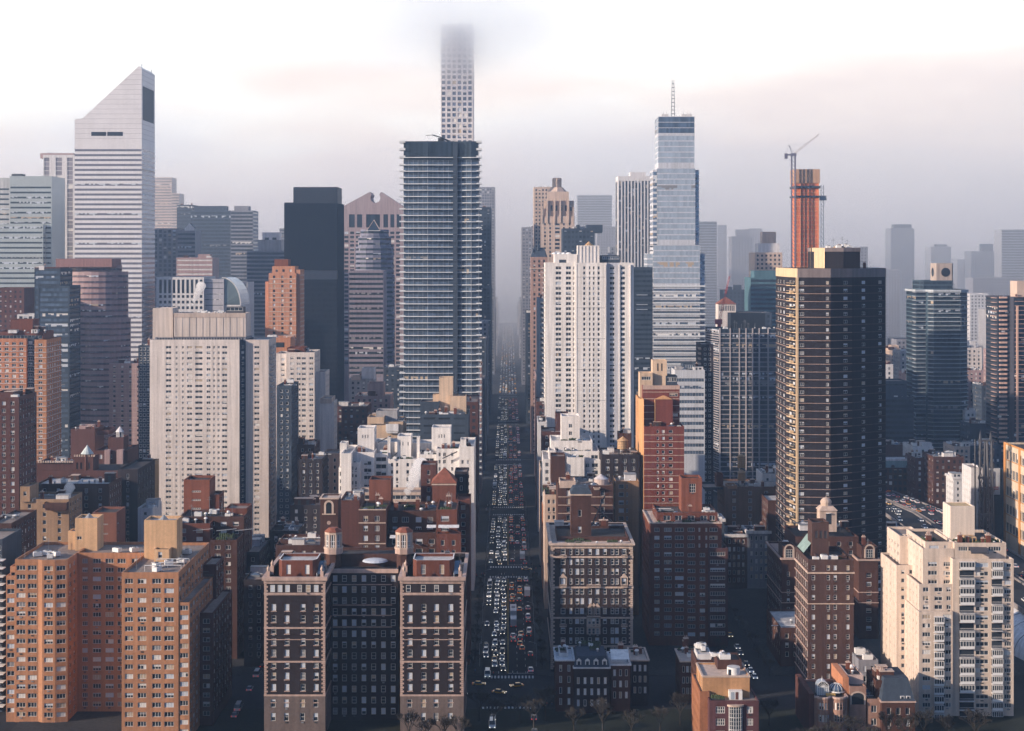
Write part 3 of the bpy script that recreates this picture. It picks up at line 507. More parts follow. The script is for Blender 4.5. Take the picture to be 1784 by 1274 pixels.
def arcade_block():
    D = 600; b = B('apartment_block', 'wide brown block with rooftop arches and a domed cupola behind the narrow brick tower', 'apartment building', 1362, 1530, D, 34)
    f = dict(fh=3.4, wh=1.8, top=5.4, pb=.35, bm=blind_cool, trans=1); z = Z(932, D)
    b.box(1362, 1386, 972, D, 34, brown_brick, C(D, ((1371, 1376),), 1362, **f), P(3.2, 1.5, 3.4, 1.8, top=4.5), roof=tar)
    b.box(1386.1, 1496, 935, D+9, 25, brown_brick, P(5, 1.6, 3.4, 1.8, top=2), None, roof=tar)
    b.box(1496.1, 1530, 974, D, 34, brown_brick, C(D, ((1509, 1518),), 1496, **f), None, roof=tar)
    for a, c in ((1364, 1386), (1501, 1529)):
        b.box(a, c, 952, D+.5, 10, brown_brick, None, None, zb=Z(974, D)-.9, name='penthouse', roof=tar)
        m = (a+c)/2; q = MB(); xm = X(m, D); zz = Z(968, D)
        for s in (-1, 1): q.box(xm+s*1.7-.3, xm+s*1.7+.3, D-.1, D+.4, zz-1, zz+2.4, limestone)
        for i in range(8): a0, a1 = math.pi*i/8, math.pi*(i+1)/8; q.face([(xm+1.4*math.cos(a0), D-.1, zz+2.4+1.4*math.sin(a0)), (xm+2.0*math.cos(a0), D-.1, zz+2.4+2.0*math.sin(a0)), (xm+2.0*math.cos(a1), D-.1, zz+2.4+2.0*math.sin(a1)), (xm+1.4*math.cos(a1), D-.1, zz+2.4+1.4*math.sin(a1))], limestone)
        b.part('arched_surround', q); b.wins.append(((xm, D+.1, zz-.8), 0.0, 2.6, 3.1, 2, dict(trans=2, pb=0)))
    for a, c, y in ((1362, 1386, 972), (1496, 1530, 974)): b.ring(rect(X(a, D), X(c, D), D, D+34), Z(y, D)-.7, Z(y, D), .6, terracotta)
    for a, c, zz in ((1362, 1386, 13), (1362, 1386, 17), (1496, 1530, 13), (1496, 1530, 17)): q = MB(); q.box(X(a, D)-.2, X(c, D)+.2, D-.2, D+34, Z(974, D)-zz, Z(974, D)-zz+.3, terracotta); b.part('belt_course', q)
    # cupola pavilion
    cx, cy2, zb2 = X(1442, D+14), D+14, z-.9; zt = Z(888, D+14)
    q = MB(); q.box(cx-3.6, cx+3.0, cy2-2.6, cy2+3.4, zb2, zt, limestone); q.prism([(cx-4.0, cy2-3.0), (cx+3.4, cy2-3.0), (cx+3.4, cy2+3.8), (cx-4.0, cy2+3.8)], zt, zt+1.6, limestone, scale=.6); k = b.part('pavilion', q)
    q = MB(); q.box(cx-1.2, cx+.9, cy2-2.68, cy2-2.6, zb2+3, zt-1.0, glass); q.cyl(cx-.15, cy2-2.62, 1.05, zt-1.0, zt-.9, white_paint, 12); b.part('arched_window', q, k)
    q = MB(); q.cyl(cx-.6, cy2+.4, 2.1, zt+1.0, zt+2.8, limestone, 14); q.dome(cx-.6, cy2+.4, 2.3, zt+2.8, 1.9, limestone, 14); q.cyl(cx-.6, cy2+.4, .25, zt+4.6, zt+5.4, limestone, 6, .2); b.part('dome', q, k)
    # white greenhouse on the corner terrace
    gx, gz = X(1371, D+11), Z(955, D+11); q = MB(); q.box(gx-2.0, gx+2.0, D+11, D+15, gz-2.6, gz+1.2, glass_sky); q.prism(rect(gx-2.1, gx+2.1, D+10.9, D+15.1), gz+1.2, gz+2.6, white_paint, scale=.35)
    for i in range(6): q.box(gx-2.0+i*.78, gx-1.88+i*.78, D+10.9, D+11, gz-2.6, gz+1.2, white_paint)
    b.part('greenhouse', q); b.last = (X(1386, D+9), X(1496, D+9), D+9, D+34, z); lastclutter(b, 9)
    b.last = (X(1501, D), X(1529, D), D, D+10, Z(952, D)); lastclutter(b, 2, kinds=('chimney', 'antenna')); b.done()
arcade_block()

def cream_terraces():
    D = 500; b = B('apartment_block', 'cream brick block with stepped terraces, glazed balconies and a tall blank penthouse box', 'apartment building', 1560, 1766, D, 40)
    cr = W('cream_terrace_brick', (0.60, 0.49, 0.41), .1); f = dict(fh=2.82, wh=1.45, rec=.2, pb=.3, mull=2)
    x0, xm, x1 = X(1596, D), X(1660, D), X(1766, D); z = Z(974, D)
    colsR = ((1671, 1697, 'b'), (1699, 1723, 'w'), (1727, 1746, 'b'), (1750, 1763, 'w'))
    # main right volume
    b.box(1660, 1766, 974, D, 34, cr, C(D, ((1700, 1722), (1750, 1762)), 1660, **dict(f, top=1.2)), None, roof=gravel)
    b.box(1601, 1660, 1018, D+.4, 30, cr, C(D, ((1608, 1618), (1628, 1642), (1649, 1657)), 1601, **dict(f, top=1.0, mull=1)), P(4.2, .6, 2.82, 1.1, top=1.0), roof=gravel, par=.7)
    b.box(1601, 1660, 1066, D-1.6, 31, cr, C(D, ((1607, 1621), (1643, 1657)), 1601, **dict(f, top=.9, mull=2)), P(4.2, .6, 2.82, 1.1, top=1.0), roof=gravel, par=.7)
    b.box(1608, 1662, 956, D+3, 26, cr, C(D, ((1617, 1633), (1644, 1656)), 1608, **dict(f, top=4.3)), P(4.2, .6, 2.82, 1.1, top=1.0), roof=gravel)
    b.box(1612, 1668, 944, D+5, 24, cr, C(D+5, ((1619, 1636), (1645, 1650)), 1612, **dict(f, top=1.2, fh=30, mull=3)), P(4.5, 1.2, 30, 1.3, top=1.2), roof=tar, name='upper_storey')
    b.box(1663, 1753, 946, D+3, 24, cr, C(D+3, ((1670, 1686), (1687, 1706), (1722, 1744)), 1663, **dict(f, top=1.2, fh=30, mull=4)), None, roof=tar, name='upper_storey')
    b.box(1562, 1593, 985, D+16, 22, cr, C(D+16, ((1570, 1576), (1584, 1590)), 1562, **dict(f, top=1.5, mull=0)), P(5, .7, 2.82, 1.2, top=1.5), roof=gravel)
    b.box(1568, 1612, 934, D+22, 18, cr, C(D+22, ((1586, 1596),), 1568, **dict(f, top=3.2)), P(4.5, 1.5, 2.82, 1.3, top=3), roof=gravel)
    b.box(1656, 1698, 882, D+10, 9, W('penthouse_cream', (0.66, 0.56, 0.48), .06), None, None, zb=z-.9, name='penthouse', roof=W('buff_roof', (0.5, 0.36, 0.2)), par=.3)
    # balconies, some glazed in
    for c, (pa, pb_, k) in enumerate(colsR):
        if k != 'b': continue
        for i in range(22):
            zz = z-1.2-1.9-i*2.82; q = MB(); xa, xb = X(pa, D), X(pb_, D)
            q.box(xa, xb, D-1.1, D-.01, zz-.25, zz-.05, white_stone)
            g_ = b.rnd.random() < .55
            q.box(xa+.1, xb-.1, D-.05, D-.015, zz-.05, zz+2.2, glass)
            if g_:
                q.box(xa, xb, D-1.1, D-.12, zz+2.2, zz+2.3, white_paint); q.box(xa+.05, xb-.05, D-1.04, D-1.0, zz-.05, zz+.7, white_paint)
                q.box(xa+.08, xb-.08, D-1.02, D-.98, zz+.7, zz+2.2, glass); n = 5
                for j in range(n+1): u = xa+(xb-xa-.14)*j/n; q.box(u, u+.14, D-1.1, D-1.03, zz+.7, zz+2.2, white_paint)
            else:
                q.box(xa, xb, D-1.1, D-1.04, zz+.75, zz+.85, trim_white); n = int((xb-xa)/.22)
                for j in range(n): u = xa+j*.22; q.box(u, u+.06, D-1.09, D-1.05, zz-.05, zz+.75, grey_metal)
            b.part('balcony', q)
    for i in range(16):
        zz = Z(1066, D)-1.2-2.0-i*2.82; q = MB(); xa, xb, d = X(1624, D), X(1641, D), D-1.6
        q.box(xa, xb, d-1.1, d-.01, zz-.25, zz-.05, white_stone); q.box(xa+.08, xb-.08, d-1.02, d-.98, zz+.5, zz+2.0, glass); q.box(xa, xb, d-1.1, d-1.0, zz-.05, zz+.5, white_paint); q.box(xa, xb, d-1.1, d-.1, zz+2.0, zz+2.12, white_paint)
        for j in range(5): u = xa+(xb-xa-.14)*j/4; q.box(u, u+.14, d-1.1, d-1.03, zz+.5, zz+2.0, white_paint)
        b.part('balcony', q)
    # wall air conditioner sleeves below each window
    q = MB()
    for i in range(24):
        for a in (1708, 1754): zz = z-1.2-1.45-i*2.82-.75; q.box(X(a, D), X(a, D)+1.0, D-.12, D+.02, zz, zz+.35, dark_metal)
    b.part('wall_sleeve', q)
    q = MB(); xa, xb = X(1687, D+3), X(1718, D+3); zz = Z(950, D+3); q.face([(xa, D, zz-1.6), (xb, D, zz-1.6), (xb, D+3, zz-.6), (xa, D+3, zz-.6)], frame_dark); q.box(xa, xb, D-.02, D+.02, zz-2.2, zz-1.6, frame_dark); b.part('awning', q)
    q = MB(); q.box(X(1679, D+8), X(1698, D+8), D+6, D+10, Z(936, D+8), Z(934, D+8), W('pergola_wood', (.5, .33, .18)));
    for u in (0, .33, .66, 1): xx = X(1679, D+8)+(X(1698, D+8)-X(1679, D+8)-.2)*u; q.box(xx, xx+.2, D+6, D+6.2, Z(946, D+8), Z(936, D+8), W('pergola_wood'))
    b.part('pergola', q)
    for zt, a, c, yy0, yy1, n in ((Z(944, D+5), 1616, 1660, D+5, D+12, 7), (Z(946, D+3), 1668, 1750, D+3, D+9, 12), (z, 1662, 1760, D+.3, D+2.5, 0)):
        clutter(b, X(a, D), X(c, D), yy0, yy1+3, zt-.9, n, kinds=('planter', 'planter', 'planter', 'roof_vent', 'chimney'))
    b.done()
cream_terraces()

def bronze_tower():
    D = 640; b = B('apartment_tower', 'tall dark bronze tower with chamfered faces, thin floor bands and gold sunlit corner', 'apartment tower', 1370, 1543, D, 40)
    z = Z(468, D); xs = [X(p, D+e) for p, e in ((1372, 14), (1389.5, 1.5), (1447, 0), (1484, 4), (1513, 9), (1543, 15))]
    poly = [(xs[0], D+14), (xs[1], D+1.5), (xs[2], D), (xs[3], D+4), (xs[4], D+9), (xs[5], D+15), (xs[5], D+42), (xs[0], D+42)]
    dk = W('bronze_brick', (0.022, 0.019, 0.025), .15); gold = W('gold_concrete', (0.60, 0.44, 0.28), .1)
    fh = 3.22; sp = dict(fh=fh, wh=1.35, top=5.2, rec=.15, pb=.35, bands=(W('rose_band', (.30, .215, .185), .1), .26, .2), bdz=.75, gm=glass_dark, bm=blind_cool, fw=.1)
    a = dict(sp, cols=[(.5, 2.6), (11.5, 12.6)], mull=2); c = dict(sp, cols=[(6.3, 8.3)], mull=1, pb=.7, kinds=('blind', 'half')); fb_ = (W('dim_band', (.10, .085, .09), .1), .26, .16); d = dict(sp, cols=[(5.6, 7.6)], mull=1, pb=.6, bands=fb_); e = dict(sp, cols=[(6, 8)], mull=1, bands=fb_)  # right facets, turned from the sun, get a shaded copy of the band colour
    side = dict(sp, cols=[(1.2, 4), (5.2, 7.2), (8.6, 11.2)], mull=1, pb=.3)
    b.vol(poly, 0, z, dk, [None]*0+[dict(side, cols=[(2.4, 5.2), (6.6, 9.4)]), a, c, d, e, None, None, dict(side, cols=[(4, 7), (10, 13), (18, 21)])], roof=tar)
    # pale crown band; corner strip, left faces and balconies carry the sunlight's gold as colour
    q = MB(); pl = offset(poly, .12); k = len(pl)
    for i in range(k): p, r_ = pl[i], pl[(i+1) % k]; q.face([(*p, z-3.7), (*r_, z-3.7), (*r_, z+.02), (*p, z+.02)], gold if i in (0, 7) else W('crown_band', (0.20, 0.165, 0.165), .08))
    b.part('crown_band', q)
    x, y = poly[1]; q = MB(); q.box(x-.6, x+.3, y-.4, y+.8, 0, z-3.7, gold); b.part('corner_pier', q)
    for i in range(42):
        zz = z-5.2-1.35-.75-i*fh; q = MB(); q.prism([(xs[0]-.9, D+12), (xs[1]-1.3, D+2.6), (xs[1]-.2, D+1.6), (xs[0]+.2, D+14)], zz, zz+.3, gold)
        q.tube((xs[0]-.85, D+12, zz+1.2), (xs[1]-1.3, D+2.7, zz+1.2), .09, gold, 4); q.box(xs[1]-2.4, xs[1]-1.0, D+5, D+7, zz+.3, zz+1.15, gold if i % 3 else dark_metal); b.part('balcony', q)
    hz = Z(432, D+12); b.vol([(X(1422, D+12), D+24), (X(1437, D+12), D+12), (X(1468, D+12), D+10.5), (X(1499, D+12), D+12.5), (X(1499, D+12), D+30), (X(1422, D+12), D+30)], z-.9, hz, dk, [None], name='machine_room', roof=tar)
    q = MB(); pl = [(X(1421.5, D+12), D+24.5), (X(1436.6, D+12), D+11.6), (X(1468, D+12), D+10.2), (X(1499.5, D+12), D+12.2), (X(1499.5, D+12), D+30.2), (X(1421.5, D+12), D+30.2)]
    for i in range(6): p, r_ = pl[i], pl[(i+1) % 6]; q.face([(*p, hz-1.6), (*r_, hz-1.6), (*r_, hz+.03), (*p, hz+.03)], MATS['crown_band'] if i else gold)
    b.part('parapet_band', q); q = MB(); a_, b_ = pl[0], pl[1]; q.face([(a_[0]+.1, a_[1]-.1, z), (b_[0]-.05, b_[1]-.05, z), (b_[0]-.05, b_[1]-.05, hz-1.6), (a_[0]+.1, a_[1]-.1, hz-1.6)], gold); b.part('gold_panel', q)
    q = MB(); q.cyl(X(1462, D+20), D+20, 4, hz-.6, hz+1.6, tank_wood, 10, .1); b.part('roof_cowl', q)
    clutter(b, X(1445, D+12), X(1495, D+12), D+13, D+28, hz-.9, 8, kinds=('antenna', 'roof_vent', 'air_conditioner')); clutter(b, X(1500, D+15), X(1540, D+15), D+20, D+38, z-.9, 5); b.done()
bronze_tower()

# small houses and mid rows near the bottom edge
def dormer_row():
    cfg = [('townhouse', 'tall thin brick townhouse with a pale flat roof at the avenue corner', 968, 1000, 1150, 505, brown_brick, 2),
           ('townhouse', 'townhouse with a slate mansard roof and four white dormers', 1000, 1062, 1163, 503, dark_brick, 5),
           ('townhouse', 'brown townhouse with a white awning over its roof terrace', 1064, 1098, 1158, 505, brown_brick, 3),
           ('townhouse', 'small dark townhouse beside the awning terrace house', 1100, 1130, 1150, 512, dark_brick, 3),
           ('townhouse', 'low townhouse with a row of narrow white windows below the red block', 1186, 1216, 1152, 515, brown_brick, 4)]
    for i, (n, l, a, c, y, D, m, k) in enumerate(cfg):
        b = B(n, l, 'townhouse', a, c, D, 16); w_ = X(c, D)-X(a, D)
        b.box(a, c, y, D, 16, m, P(w_/k*.98, .9, 3.6, 2.2, top=1.6 if i != 1 else 3.2, pb=.7, kinds=('blind',), bm=white_paint, fw=.16, margin=.3), P(3, 1, 3.6, 2, top=2), roof=membrane if i in (0, 2) else tar, par=.5)
        x0, x1, y0, y1, z = b.last; b.ring(rect(x0, x1, y0, y1), z-.35, z+.1, .35, white_stone if i < 3 else limestone)
        if i == 1:
            q = MB(); q.prism(rect(x0, x1, y0, y1), z+.1, z+3.3, slate, scale=.82); b.part('mansard_roof', q)
            for j in range(4):
                dx = x0+1.6+j*(x1-x0-3.2)/3; q = MB(); q.box(dx-.75, dx+.75, y0+.3, y0+2.4, z+.3, z+2.2, white_paint); q.box(dx-.45, dx+.45, y0+.25, y0+.3, z+.5, z+1.9, glass); q.face([(dx-.9, y0+.2, z+2.2), (dx+.9, y0+.2, z+2.2), (dx, y0+.2, z+2.9)], white_paint); q.face([(dx-.9, y0+.2, z+2.2), (dx, y0+.2, z+2.9), (dx, y0+2.4, z+2.9), (dx-.9, y0+2.4, z+2.2)], slate); q.face([(dx+.9, y0+.2, z+2.2), (dx+.9, y0+2.4, z+2.2), (dx, y0+2.4, z+2.9), (dx, y0+.2, z+2.9)], slate); b.part('dormer', q)
        elif i == 2:
            q = MB(); q.face([(x0+.2, y0+.5, z+1.6), (x1-.2, y0+.5, z+1.6), (x1-.2, y0+7, z+3.2), (x0+.2, y0+7, z+3.2)], awning); [q.tube((xx, y0+.6, z-.4), (xx, y0+.6, z+1.6), .08, white_paint, 4) for xx in (x0+.4, x1-.4)]; b.part('awning', q)
        elif i == 0: b.box(974, 990, 1138, D+5, 8, white_stone, P(2, 1, 9, 1.4), None, zb=z-.5, name='penthouse')
        lastc = (x0, x1, y0+5, y1, z); clutter(b, x0, x1, y0+5, y1+2, z-.5 if i != 1 else z+3.2, 4, kinds=('chimney', 'roof_vent', 'air_conditioner', 'planter')); b.done()
dormer_row()

def bow_house():
    D = 462; b = B('townhouse', 'brick house with a two storey bow window and terrace drum near the side street', 'townhouse', 1220, 1322, D, 26)
    f = dict(fh=3.6, wh=2.1, top=1.7, mull=2, trans=1, pb=.1, fw=.2); z = Z(1221, D)
    b.box(1236, 1322, 1221, D, 20, W('plum_brick', (0.10, 0.045, 0.05), .2), C(D, ((1247, 1263), (1301, 1312)), 1236, **dict(f, mull=3)), None, roof=gravel, par=.6)
    b.box(1219, 1236, 1205, D+4, 20, W('burnt_brick', (.30, .13, .07), .25), None, P(3, 1.2, 3.4, 1.8), roof=gravel, par=.4)  # left flank coloured orange for the sunlight falling on it
    z2 = Z(1178, D+5); b.box(1224, 1306, 1178, D+5, 15, W('ochre_render', (0.45, 0.25, 0.13), .2, streak=.6), None, P(4, 1.6, 3.5, 2), zb=z-.9, name='upper_storey', roof=gravel, par=.6)
    b.box(1250, 1292, 1150, D+14, 9, brown_brick, None, None, zb=z2-.6, name='penthouse', roof=tar, par=.5)
    bx0, bx1 = X(1271, D), X(1292, D); xm = (bx0+bx1)/2; q = MB(); arc = [(xm+2.0*math.cos(math.pi+math.pi*i/8), D+1.0*math.sin(math.pi+math.pi*i/8)) for i in range(9)]
    for i in range(8):
        p, r_ = arc[i], arc[i+1]; q.face([(*p, z-12), (*r_, z-12), (*r_, z-1.6), (*p, z-1.6)], glass); q.tube((*p, z-12), (*p, z-1.6), .09, white_paint, 4)
        for j in range(8): q.tube((*p, z-2.4-j*1.2), (*r_, z-2.4-j*1.2), .1 if j % 3 == 2 else .05, white_paint, 4)
    q.face([(*p, z-1.6) for p in arc], limestone); q.prism([(xm+2.5*math.cos(math.pi+math.pi*i/8), D+1.3*math.sin(math.pi+math.pi*i/8)) for i in range(9)], z-1.6, z-1.1, limestone); b.part('bow_window', q)
    q = MB(); cx, cy2 = X(1278, D+9), D+9; q.cyl(cx, cy2, 2.0, z2-.6, z2+1.8, white_paint, 20, 1.0, membrane); k = b.part('stair_drum', q); q = MB(); q.box(cx-1.8, cx-.7, cy2-1.75, cy2-1.0, z2-.4, z2+1.3, glass); b.part('door', q, k)
    q = MB(); q.box(X(1273, D), X(1296, D), D+3.0, D+5, z-.6, z+2.0, white_paint); q.box(X(1276, D), X(1282, D), D+2.95, D+3.0, z-.5, z+1.7, glass_sky); q.box(X(1284, D), X(1289, D), D+2.95, D+3.0, z-.5, z+1.7, maroon_brick); b.part('garden_room', q)
    b.ring(rect(X(1224, D+5), X(1306, D+5), D+5, D+20), z2-.4, z2+.1, .2, limestone)
    clutter(b, X(1240, D), X(1268, D), D+1, D+6, z-.6, 3, kinds=('planter',)); clutter(b, X(1250, D), X(1290, D), D+14, D+22, Z(1150, D+14)-.5, 4, kinds=('chimney', 'air_conditioner', 'roof_vent')); b.done()
    c = B('townhouse', 'white framed penthouse house directly behind the bow window house', 'townhouse', 1213, 1242, 495, 14)
    c.box(1213, 1242, 1150, 495, 14, brown_brick, P(2, .9, 3.4, 1.9), P(2, 1, 3.4, 1.9), roof=membrane, par=.4); x0, x1, y0, y1, z = c.last
    c.box(1215, 1240, 1140, 497, 9, white_stone, P(1.2, .8, 9, 1.2, margin=.2), None, zb=z-.4, name='penthouse', roof=membrane, par=.2); clutter(c, x0, x1, y0+4, y1, Z(1140, 497), 3, kinds=('air_conditioner', 'skylight')); c.done()
bow_house()

def conservatory_house():
    D = 478; b = B('townhouse', 'twin bow fronted townhouse topped by a white conservatory and a glass dome', 'townhouse', 1408, 1480, D, 22); z = Z(1216, D)
    x0, x1 = X(1420, D), X(1478, D); rb = W('rose_stone', (0.30, 0.18, 0.14), .2); pts = [(x0, D+1.5)]
    for cx in (x0+2.9, x0+7.6): pts += [(cx+1.9*math.cos(math.pi+math.pi*i/6), D+1.4+1.5*math.sin(math.pi+math.pi*i/6)) for i in range(7)]
    pts += [(x1, D+1.5), (x1, D+20), (x0, D+20)]
    wf = dict(fh=3.7, wh=2.2, top=1.6, margin=.1, pitch=1.0, ww=.72, trans=1, pb=.35, fw=.1)
    b.vol(pts, 0, z, rb, [None]+[wf]*6+[None]+[wf]*6+[None, None, None, dict(P(3, 1.2, 3.7, 2))], roof=tar, par=.4)
    b.ring(pts, z-.45, z+.1, .25, terracotta); q = MB(); q.box(x0-1.6, x0-.02, D+1.2, D+24, 0, z+.9, maroon_brick); b.part('party_wall', q)
    def glasshouse(cx, cy2, w_, zb, h, arch):
        q = MB(); n = 6
        if arch:
            q.box(cx-w_, cx+w_, cy2-w_, cy2+w_, zb, zb+h, glass_sky)
            for i in range(n+1): u = cx-w_+2*w_*i/n; q.box(u-.07, u+.07, cy2-w_-.08, cy2-w_, zb, zb+h, white_paint)
            for i in range(8):
                a0, a1 = math.pi*i/8, math.pi*(i+1)/8; f_ = [(cx+w_*math.cos(a0), zb+h+w_*.95*math.sin(a0)), (cx+w_*math.cos(a1), zb+h+w_*.95*math.sin(a1))]
                q.face([(f_[0][0], cy2-w_, f_[0][1]), (f_[0][0], cy2+w_, f_[0][1]), (f_[1][0], cy2+w_, f_[1][1]), (f_[1][0], cy2-w_, f_[1][1])], glass_sky if i > 3 else white_paint)
                q.face([(cx, cy2-w_, zb+h), (f_[0][0], cy2-w_, f_[0][1]), (f_[1][0], cy2-w_, f_[1][1])], glass); q.tube((cx, cy2-w_-.05, zb+h), (f_[1][0], cy2-w_-.05, f_[1][1]), .07, white_paint, 4); q.tube((f_[0][0], cy2-w_-.05, f_[0][1]), (f_[1][0], cy2-w_-.05, f_[1][1]), .1, white_paint, 4)
            q.box(cx-w_-.1, cx+w_+.1, cy2-w_-.12, cy2-w_, zb+h-.15, zb+h+.1, white_paint); q.cyl(cx, cy2, .18, zb+h+w_*.9, zb+h+w_*.9+1.4, white_paint, 6, .1); b.part('conservatory', q)
        else:
            q.dome(cx, cy2, w_, zb, w_*.85, glass_blue, 16, 5)
            for i in range(12):
                a = 2*math.pi*i/12; pr = None
                for j in range(6): t = math.pi/2*j/5; p = (cx+w_*1.02*math.cos(t)*math.cos(a), cy2+w_*1.02*math.cos(t)*math.sin(a), zb+w_*.87*math.sin(t)); pr and q.tube(pr, p, .07, white_paint, 4); pr = p
            q.cyl(cx, cy2, w_*1.06, zb-.3, zb+.05, white_paint, 18); b.part('glass_dome', q)
    glasshouse(X(1432, D+6), D+6, 1.75, z-.4, 2.6, True); glasshouse(X(1458, D+6), D+6.5, 2.5, z+.6, 1, False)
    q = MB(); q.box(X(1440, D+3), X(1455, D+3), D+2.5, D+4, z-.4, z+.4, W('straw_planter', (.55, .35, .12), .3)); b.part('planter', q); b.done()
    c = B('townhouse', 'stone fronted house with a large round arch between the glass dome and the mansard house', 'townhouse', 1468, 1510, 482, 20)
    c.box(1480, 1509, 1196, 482, 18, rb, C(482, ((1485, 1504),), 1480, 14, 6, top=8.6, mull=1, trans=1, pb=0), None, roof=tar, par=.5); x0, x1, y0, y1, z = c.last
    c.box(1476, 1504, 1176, 486, 13, W('pale_rose_stone', (.5, .38, .34), .1), C(486, ((1483, 1498),), 1476, 12, 2.4, top=1.8, pb=0), None, zb=z-.5, name='upper_storey', roof=tar, par=.4)
    q = MB(); xm, zz = (x0+x1)/2, z-3.2
    for i in range(10): a0, a1 = math.pi*i/10, math.pi*(i+1)/10; q.face([(xm+1.9*math.cos(a0), y0-.05, zz+1.2*math.sin(a0)), (xm+2.4*math.cos(a0), y0-.05, zz+1.7*math.sin(a0)), (xm+2.4*math.cos(a1), y0-.05, zz+1.7*math.sin(a1)), (xm+1.9*math.cos(a1), y0-.05, zz+1.2*math.sin(a1))], limestone)
    q.face([(xm+1.9*math.cos(math.pi*i/10), y0-.04, zz+1.2*math.sin(math.pi*i/10)) for i in range(11)], glass); q.box(xm-1.9, xm+1.9, y0-.04, y0, zz-2.4, zz, glass); q.box(xm-2.4, xm-1.9, y0-.06, y0, zz-2.4, zz, limestone); q.box(xm+1.9, xm+2.4, y0-.06, y0, zz-2.4, zz, limestone); c.part('arched_window', q)
    q = MB(); q.box(x0-1.9, x0-.02, 483, 500, 0, z+2.5, orange_brick); c.part('party_wall', q); clutter(c, X(1478, 486), X(1502, 486), 487, 497, Z(1176, 486)-.4, 4, kinds=('chimney', 'roof_vent', 'antenna')); c.done()
    m = B('townhouse', 'dark mansard roofed house with white dormers under the cream terraces', 'townhouse', 1526, 1596, 480, 20)
    m.box(1536, 1594, 1222, 480, 18, brown_brick, P(2.6, 1.3, 3.6, 2.2), None, roof=tar, par=.4); x0, x1, y0, y1, z = m.last
    q = MB(); q.prism(rect(x0, x1, y0, y1), z, z+6.5, slate, scale=.72); m.part('mansard_roof', q); m.ring(rect(x0, x1, y0, y1), z-.4, z+.05, .3, terracotta)
    for dx in (x1-3.8, x1-2.0): q = MB(); q.box(dx-.65, dx+.65, y0+.3, y0+2, z+.1, z+1.5, white_paint); q.cyl(dx, y0+1.2, .65, z+1.5, z+1.9, white_paint, 8, .5); q.box(dx-.38, dx+.38, y0+.24, y0+.3, z+.3, z+1.4, glass); m.part('dormer', q)
    m.box(1526, 1560, 1186, 484, 13, brown_brick, C(484, ((1532, 1536), (1541, 1545), (1549, 1553)), 1526, 12, 2.0, top=2.2, pb=.8, bm=white_paint, kinds=('blind',)), P(3, 1, 4, 2), zb=z-.4, name='upper_storey', roof=tar, par=.5); clutter(m, X(1528, 484), X(1558, 484), 485, 496, Z(1186, 484)-.5, 6, kinds=('chimney', 'air_conditioner', 'roof_vent', 'stair_bulkhead')); m.done()
    simple('townhouse', 'low grey house set back between the arch house and the mansard house', 1496, 1530, 1150, 520, 14, grey_stone, P(2, 1, 3.4, 2), cat='townhouse', nclut=3)
    simple('townhouse', 'shadowed stone house next to the arch fronted house', 1511, 1534, 1218, 482, 16, rb, P(2.8, 1.7, 4, 2.2, top=2, mull=1), cat='townhouse', nclut=3)
conservatory_house()
# ================================================================== middle distance towers
def glass_slab_tower():
    D = 900; b = B('glass_tower', 'tall blue glass tower ringed by white balcony slabs left of the avenue', 'skyscraper', 703, 836, D, 30)
    z = Z(246, D); x0, xm, xn, x1 = X(703, D), X(790, D), X(796, D), X(833, D)
    poly = [(x0, D+1.2), (x0+14, D+.2), (xm, D+1), (xn, D+2.2), (x1-4, D+.4), (x1, D+1.2), (x1, D+30), (x0, D+30)]
    gl = dict(ribbon=True, fh=3.65, wh=2.7, mp=1.45, top=1.0, margin=.12, rec=.1, gm=glass_blue, pb=.05, fw=0, bm=blind_cool, spandrel=slate, piers=(W('slab_mullion', (.30, .33, .37), .08), .14, .12, 2.9))
    b.vol(poly, 0, z-11, slate, [gl]*8, roof=tar)
    cr = dict(ribbon=True, fh=20, wh=9.8, mp=1.45, top=.6, margin=.1, rec=.1, gm=glass_dark, pb=0, fw=0)
    b.vol(poly, z-10.98, z, slate, [cr]*8, name='crown', roof=tar)
    wh = W('slab_white', (0.62, 0.64, 0.66), .08, streak=.05); n = int((z-29)/3.65)
    sl = [(x0-.4, D-.3), (x0+14, D-1.1), (xm, D-.3), (xn, D+1.0), (x1-4, D-.7), (x1+.5, D-.3), (x1+.5, D+31), (x0-.4, D+31)]
    cl = [(x0-2.4, D-.2), (x0+1, D-.2), (x0+1, D+7), (x0-2.4, D+7)]; cr_ = [(x1-1, D-.1), (x1+2.0, D-.1), (x1+2.0, D+8), (x1-1, D+8)]
    for i in range(n+3):
        zz = z-1.0-4.35*i if i < 4 else z-14.0-3.65*(i-3); q = MB()
        if i >= 2: q.prism(sl, zz, zz+.42, wh)
        q.prism(cl, zz+.02, zz+(.8 if i > 2 else 1.3), wh); q.prism(cr_, zz+.02, zz+(.8 if i > 2 else 1.3), wh); b.part('balcony_slab', q)
    q = MB(); q.box(xm-.3, xn+.4, D-.7, D+.8, 0, z-.5, slate); b.part('dark_fin', q)
    # window cleaning rig
    q = MB(); cx = X(768, D); q.box(cx-2, cx+1.5, D+8, D+11, z-.9, z+2.4, dark_metal); q.tube((cx+1, D+9, z+2.4), (cx-5, D+5, z+3.9), .35, dark_metal, 5); q.tube((cx-5, D+5, z+3.9), (cx-9, D+4, z+3.5), .2, dark_metal, 4); q.tube((cx, D+9, z+2.4), (cx+4, D+12, z+1), .5, dark_metal, 5); b.part('facade_crane', q)
    b.done()
glass_slab_tower()

